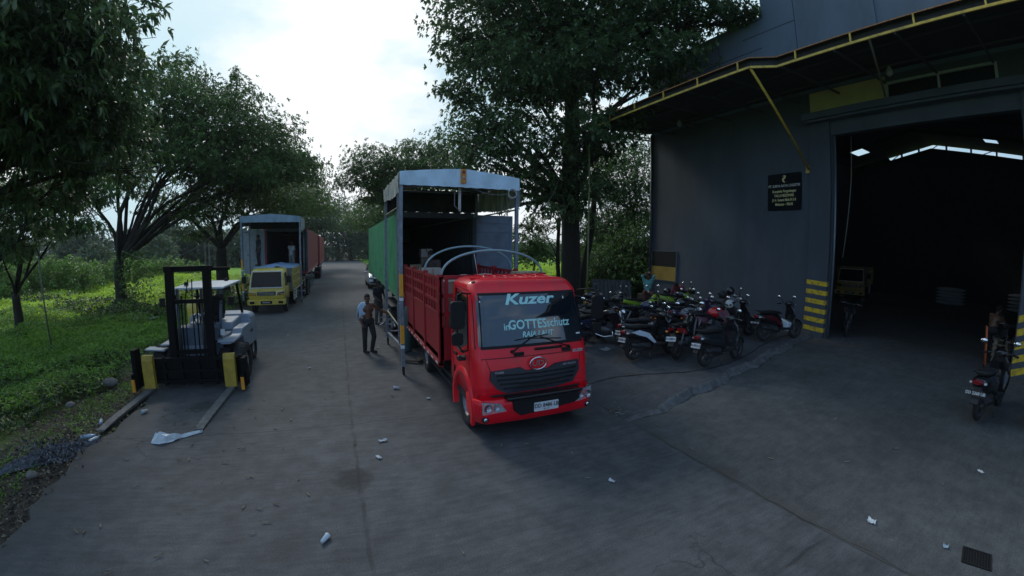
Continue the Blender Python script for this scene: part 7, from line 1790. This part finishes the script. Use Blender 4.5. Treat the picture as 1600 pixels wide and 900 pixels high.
# ================================================================ LITTER AND SMALL THINGS
plastic = mat('thin_plastic', (.55, .60, .62), .3, noise=.15, scale=9, bump=.6, bscale=15)
def crumpled(name, label, cat, path, widths, h, m, res=10):
    vs = []; n = len(path)
    for i, ((x, y), w) in enumerate(zip(path, widths)):
        a = (Vector(path[min(i+1, n-1)])-Vector(path[max(i-1, 0)])).normalized(); nr = Vector((-a.y, a.x))
        for k in range(res+1):
            u = k/res*2-1; z = h*w*3.2*(1-u*u)*random.uniform(.35, 1.2)+.008
            vs.append((x+nr.x*w*u+random.uniform(-.012, .012), y+nr.y*w*u+random.uniform(-.012, .012), gz(x, y)+z))
    r = res+1; o = MB().add(vs, [(i*r+k, i*r+k+1, (i+1)*r+k+1, (i+1)*r+k) for i in range(n-1) for k in range(res)], 0, False).build(name, m)
    s = o.modifiers.new('solid', 'SOLIDIFY'); s.thickness = .004
    return tag(o, label, cat)
P = [(-3.33, 6.98), (-3.27, 6.98), (-3.18, 6.99), (-3.1, 7.0), (-3.02, 7.03), (-2.95, 7.07), (-2.88, 7.12), (-2.80, 7.17), (-2.72, 7.22), (-2.63, 7.27), (-2.56, 7.30)]
crumpled('plastic_bag', 'crumpled clear white plastic bag trailing towards the right fork tine', 'plastic bag', P, [.04, .09, .11, .10, .08, .06, .045, .04, .035, .03, .02], .45, plastic)
# ash heap
vs = []; n = 46
for j in range(n+1):
    for i in range(n+1):
        u, v = i/n*2-1, j/n*2-1; rr = math.hypot(u, v)
        x = -4.95+.62*u+.42*v*.55; y = 6.60+.42*v+.55*u*.75
        h = max(0, 1-rr**1.5)*.13; vs.append((x, y, -.02+h+(random.uniform(-.016, .028) if rr < 1 else -.03)))
ash = mat('ash', (.12, .125, .14), .95, noise=.6, scale=22, dirt=(.012, .012, .014), dirtamt=.95, dscale=9, bump=1, bscale=50)
tag(MB().add(vs, [(j*(n+1)+i, j*(n+1)+i+1, (j+1)*(n+1)+i+1, (j+1)*(n+1)+i) for j in range(n) for i in range(n)]).build('ash_heap', ash), 'low grey and black heap of burnt ash at the left edge of the road', 'ash heap', None, 'stuff')
C = np.stack([rng.normal(-4.95, .30, 300), rng.normal(6.6, .24, 300), np.full(300, .05)+rng.uniform(0, .07, 300)], 1); A = rng.normal(0, 1, (300, 3)); A /= np.linalg.norm(A, axis=1, keepdims=True)
tag(leaf_cloud('burnt_scraps', C, A, 2, .07, .035, leafmat('ash_flake', (.010, .010, .011), (.15, .155, .165), .0, .9), None, .3), 'burnt flakes and scraps scattered over the ash heap', 'burnt scraps', None, 'stuff')
def bottle(label, x, y, z, rz, m, sc=1.):
    b = thing('water_bottle', label, 'bottle', (x, y, z), rz)
    MB().lathe([(0, -.1*sc), (.03*sc, -.1*sc), (.033*sc, -.07*sc), (.028*sc, -.02*sc), (.033*sc, .03*sc), (.024*sc, .07*sc), (.012*sc, .09*sc), (.012*sc, .10*sc)], (0, 0, .033*sc), 'x', 12).build('bottle_body', m, b)
    MB().lathe([(0, .10*sc), (.015*sc, .10*sc), (.015*sc, .12*sc), (0, .12*sc)], (0, 0, .033*sc), 'x', 10).build('cap', mat('cap_blue', (.1, .25, .5), .4), b)
cb = mat('bottle_plastic', (.34, .44, .52), .15, noise=.2)
bottle('crushed pale blue bottle lying beside the ash heap', -4.62, 7.20, 0, .4, cb, 1.2); bottle('small clear bottle lying against the tip of the left fork tine', -4.45, 7.10, 0, 1.2, plastic, 1.0); bottle('blue bottle half sunk in the verge above the ash heap', -4.75, 7.95, -.02, 2, cb, 1.1)
def cup(label, x, y, m, r=.045, flat=False):
    c = thing('plastic_cup', label, 'cup', (x, y, gz(x, y)+.004), random.random()*6)
    MB().lathe([(0, -.06), (.7*r, -.06), (r, .06), (r*1.1, .063), (r*.95, .055), (.65*r, -.055)], (0, 0, r), 'x', 14).build('cup_wall', m, c)
    MB().lathe([(0, .061), (r*.95, .061), (r*.95, .065), (0, .065)], (0, 0, r), 'x', 14).build('lid', mat('cup_lid', (.25, .5, .62), .4), c)
cup('small pale plastic cup lying at the bottom centre of the road', -.40, 4.06, plastic, .032); cup('plastic cup lying on the road near the left fork tine', -4.02, 8.35, plastic, .04); cup('tiny clear cup on the road left of the shelter caster', 1.07, 8.79, plastic, .035)
def scrap(name, label, cat, x, y, w, d, m, rz=0, n=5):
    vs = []
    for j in range(n+1):
        for i in range(n+1):
            u, v = i/n-.5, j/n-.5; a = u*w*(1+random.uniform(-.12, .12)); b_ = v*d*(1+random.uniform(-.12, .12)); c, s = math.cos(rz), math.sin(rz)
            vs.append((x+a*c-b_*s, y+a*s+b_*c, gz(x, y)+.014+random.uniform(0, .022)*(abs(u)+abs(v))*1.6))
    o = MB().add(vs, [(j*(n+1)+i, j*(n+1)+i+1, (j+1)*(n+1)+i+1, (j+1)*(n+1)+i) for j in range(n) for i in range(n)]).build(name, m)
    s_ = o.modifiers.new('solid', 'SOLIDIFY'); s_.thickness = .003; return tag(o, label, cat)
papw = mat('paper_white', (.50, .52, .54), .8, noise=.1); papg = mat('paper_grey', (.28, .28, .28), .9, noise=.15); leafy = mat('dry_leaf_yellow', (.36, .32, .10), .7, noise=.2)
scrap('paper_sheet', 'grey sheet of paper lying on the pad left of the black and white scooter', 'paper', 6.9, 9.4, .34, .24, papg, .3)
scrap('paper_scrap', 'white scrap of paper on the forecourt left of the drain grate, farther out', 'paper', 7.79, .72, .12, .05, papw, .8)
scrap('plastic_disc', 'round clear lid lying on the forecourt beyond the drain grate', 'lid', 5.27, 1.47, .10, .10, plastic, .2)
scrap('paper_scrap', 'bluish plastic scrap just beside the drain grate', 'plastic scrap', 5.45, .60, .07, .06, cb, .2)
scrap('paper_scrap', 'pale torn leaf on the forecourt in front of the red truck', 'leaf', 3.19, 4.02, .05, .09, papw, .2)
scrap('paper_scrap', 'white crumpled scrap on the road left of the red truck wheel', 'paper', .50, 6.34, .13, .06, papw, .1)
scrap('paper_scrap', 'white scrap on the road just in front of the crumpled scrap', 'paper', .38, 5.81, .11, .05, papw, 2)
scrap('paper_scrap', 'white scrap at the foot of the kerb below the striped pillar', 'paper', 13.3, 7.1, .14, .05, papw, .2)
for i, (x, y) in enumerate(((1.0, 12.6), (-.5, 13.1), (-1.9, 15.2), (.6, 17.2), (-.9, 10.9), (1.6, 8.0))):
    scrap('paper_scrap', 'small white scrap on the road, ' + ['right of the bare chested man', 'left of the bare chested man', 'out in the left lane ahead of the yellow truck', 'beside the man in the dark shirt', 'between the forklift and the bare chested man', 'beside the red truck rear wheel'][i], 'paper', x, y, .09, .05, papw, i)
for i, (x, y) in enumerate(((-9.2, 20.4), (-9.6, 22.3), (-9.9, 21.2))): scrap('cloth_scrap', ['grey board lying in the grass behind the forklift', 'pale cloth scrap in the grass farthest behind the forklift', 'white cloth scrap in the grass between two others'][i], 'scrap', x, y, 1.1, .5, papg, i)
# rocks
for i, (x, y, r) in enumerate(((-5.8, 10.4, .17), (-4.85, 5.85, .08), (-5.95, 8.9, .09))):
    vs_ = MB().ball((x, y, .02), (r*1.3, r, r*.7), 10, 7); vs_.v = [(a+random.uniform(-.12, .12)*r, b_+random.uniform(-.12, .12)*r, c+random.uniform(-.12, .12)*r) for a, b_, c in vs_.v]
    tag(vs_.build('rock', mat('rock_grey', (.15, .14, .13), .9, noise=.3, scale=12, bump=.5)), ['largest grey rock on the verge left of the fork carriage', 'small pale stone below the ash heap', 'small stone on the verge beside the left fork tine'][i], 'rock')
# dry leaves, each a curled blade
lm = [leafmat('dry_leaf_a', (.13, .10, .065), (.24, .20, .14), .1, .8), leafmat('dry_leaf_b', (.20, .175, .13), (.30, .27, .21), .1, .8)]
def dry_leaf(m):
    vs = []; n = 6
    for i in range(n+1):
        t = i/n; w = .015*math.sin(math.pi*min(1, t*1.02))**.7; z = .006+.03*(t-.4)**2+.012*random.random()
        vs += [(t*.15-.075, -w, z+.012), (t*.15-.075, 0, z), (t*.15-.075, w, z+.010)]
    return MB().add(vs, [(3*i+k, 3*i+k+1, 3*i+k+4, 3*i+k+3) for i in range(n) for k in range(2)]).build('dry_leaf', m)
protos = [dry_leaf(lm[0]), dry_leaf(lm[1])]
spots = [(rng.uniform(-4.2, -1.2)+abs(rng.normal(0, .5)), rng.uniform(2.3, 9.0)) for _ in range(78)]+[(rng.uniform(-1.5, 4.4), rng.uniform(2.0, 9.0)) for _ in range(24)]+[(rng.uniform(4.7, 12), rng.uniform(.3, 5.2)) for _ in range(14)]+[(4.75+rng.normal(0, .14), 6.0+rng.normal(0, .18)) for _ in range(22)]
for i, (x, y) in enumerate(spots):
    o = protos[i] if i < 2 else protos[i % 2].copy()
    if i >= 2: col.objects.link(o)
    s_ = random.uniform(.35, .95); o.location = (x, y, gz(x, y)+.006); o.rotation_euler = (random.uniform(-.15, .15), random.uniform(-.15, .15), random.uniform(0, 6.3)); o.scale = (s_, s_, s_)
    tag(o, 'pale dry curled leaf among the leaves scattered on the concrete', 'dry leaf', 'dry leaves scattered on the concrete')
# leaf litter and clods on the bare verge
def scatter(name, label, n, f, ln, wd, m, per=1, dz=.02):
    P = np.array([f() for _ in range(n)]); P = P[(P[:, 0] < -4.15)]; z = np.array([max(ground_h(a, b_), -.4) for a, b_ in P])+dz
    A = rng.normal(0, .5, (len(P), 3)); A[:, 2] = 1; A /= np.linalg.norm(A, axis=1, keepdims=True)
    return tag(leaf_cloud(name, np.c_[P, z], A, per, ln, wd, m, None, .5), label, 'leaf litter', None, 'stuff')
scatter('leaf_litter', 'dry leaves and clods littering the bare soil beside the road', 2600, lambda: (-4.1-abs(rng.normal(0, 1.5)), rng.uniform(2.5, 14)), .10, .035, lm[0])
scatter('soil_clods', 'dark soil crumbs along the ragged road edge', 5200, lambda: (-4.15-abs(rng.normal(0, .8)), rng.uniform(2.5, 22)), .05, .05, leafmat('soil_crumb', (.030, .024, .018), (.085, .07, .055), 0, .95), 2, .0)
scatter('verge_tufts', 'sparse green tufts creeping onto the bare soil', 900, lambda: (-4.9-abs(rng.normal(0, 1.1)), rng.uniform(2.5, 14)), .13, .022, G_herb, 6, .01)
# drain grate
dg = thing('drain_grate', 'square black drain grate full of litter at the bottom right of the forecourt', 'drain grate', (5.50, .24, gz(5.5, .24)+.005), R(12)); dg.scale = (.88, .88, 1)
MB().bx(-.17, .17, -.17, .17, .0, .004).build('pit', mat('pit_black', (.006, .006, .006), .9), dg)
mb = MB()
for (a, b_, c, d) in ((-.19, .19, -.19, -.165), (-.19, .19, .165, .19), (-.19, -.165, -.165, .165), (.165, .19, -.165, .165)): mb.bx(a, b_, c, d, .0, .014)
for i in range(9): mb.bx(-.165, .165, -.15+i*.036, -.15+i*.036+.014, .004, .012)
mb.build('grating', mat('cast_iron', (.014, .014, .014), .7, .3, noise=.4, scale=20), dg)
# cable snaking over the pad
P = [(4.9, 7.5), (5.6, 7.45), (6.4, 7.1), (7.2, 6.75), (8.0, 6.55), (9.0, 6.62), (10.0, 6.85), (11.0, 7.15), (12.0, 7.3), (13.0, 7.45), (13.9, 7.6)]
mb = MB(); Q_ = []
for (a, b_), (c, d) in zip(P, P[1:]):
    for k in range(5): x, y = a+(c-a)*k/5, b_+(d-b_)*k/5+.02*math.sin((a+k)*5); Q_.append((x, max(y, kerb_y(x)+.08), pad_z(x)+.022))
tag(mb.tube(Q_, .007, 5).build('ground_cable', blk), 'thin black cable running over the parking pad behind the kerb', 'cable')
# clutter behind the bikes: leaning corrugated sheets
cs = thing('corrugated_sheet', 'grey corrugated sheet leaning behind the dark motorcycles beside the tallest trunk', 'sheet', (11.6, 15.4, .4), R(-35)); mb = MB(); vs = []
for i in range(41):
    x = -.9+1.8*i/40; z_ = .03*math.sin(i*1.57); vs += [(x, z_, 0), (x-.1, z_+.55, 1.15)]
mb.add(vs, [(2*i, 2*i+1, 2*i+3, 2*i+2) for i in range(40)]); mb.build('sheet_metal', mat('sheet_grey', (.07, .075, .075), .7, .2, noise=.3), cs)

# ================================================================ separate pieces become parts of their own
SINGLE = dict(door_frame='door_frame', gable_strut='gable_strut', rail_stub='rail_stub', tie_wire='tie_wire', cab_step='cab_step', reflective_tape='reflective_tape', door_gap='door_gap', axle='axle', rung='rung', side_rail='side_rail',
              top_frame='top_rail', mast_crossbar='mast_crossbar', stand='stand', eyes='eye', rafter='rafter', roof_truss='roof_truss', wall_anchor='wall_anchor')
def islands(me):
    par = list(range(len(me.vertices)))
    def find(a):
        while par[a] != a: par[a] = par[par[a]]; a = par[a]
        return a
    for p in me.polygons:
        v0 = find(p.vertices[0])
        for v in p.vertices[1:]:
            r = find(v)
            if r != v0: par[r] = v0
    g = {}
    for i in range(len(par)): g.setdefault(find(i), []).append(i)
    return list(g.values())
for o in [q for q in list(scene.objects) if q.type == 'MESH' and q.parent and q.name.split('.')[0] in SINGLE]:
    me = o.data; isl = islands(me); bb = []
    for vs in isl:
        co = np.array([me.vertices[i].co for i in vs]); bb.append((co.min(0)-.012, co.max(0)+.012))
    grp = list(range(len(isl)))
    def fg(a):
        while grp[a] != a: a = grp[a]
        return a
    for i in range(len(isl)):
        for j in range(i):
            if (bb[i][0] <= bb[j][1]).all() and (bb[j][0] <= bb[i][1]).all(): grp[fg(i)] = fg(j)
    cl = {}
    for i in range(len(isl)): cl.setdefault(fg(i), []).extend(isl[i])
    if len(cl) < 2: continue
    base = SINGLE[o.name.split('.')[0]]; polys = [(tuple(p.vertices), p.use_smooth) for p in me.polygons]
    for vs in cl.values():
        idx = {v: k for k, v in enumerate(sorted(vs))}; nm = bpy.data.meshes.new(base)
        sel = [(tuple(idx[v] for v in p), s_) for p, s_ in polys if p[0] in idx]
        nm.from_pydata([tuple(me.vertices[v].co) for v in sorted(vs)], [], [p for p, _ in sel]); nm.polygons.foreach_set('use_smooth', [s_ for _, s_ in sel]); nm.materials.append(me.materials[0]); nm.update()
        c = bpy.data.objects.new(base, nm); col.objects.link(c); c.parent = o.parent; c.location = o.location; c.rotation_euler = o.rotation_euler
        for md in o.modifiers:
            if md.type == 'BEVEL': b_ = c.modifiers.new('bevel', 'BEVEL'); b_.width = md.width; b_.segments = 2; b_.limit_method = 'ANGLE'
    bpy.data.objects.remove(o)

# ---------------------------------------------------------------- air
hz = bpy.data.materials.new('haze_air'); hz.use_nodes = True; t = hz.node_tree; t.nodes.clear()
ho = N(t, 'ShaderNodeOutputMaterial'); hv = N(t, 'ShaderNodeVolumePrincipled'); hv.inputs['Color'].default_value = (.86, .90, .94, 1); hv.inputs['Density'].default_value = .0004; hv.inputs['Anisotropy'].default_value = .3
L(t, hv.outputs['Volume'], ho.inputs['Volume'])
tag(MB().bx(-905, 905, -885, 925, -2.2, 28).build('haze', hz), 'faint pale haze in the air over the road and fields', 'haze', None, 'stuff')
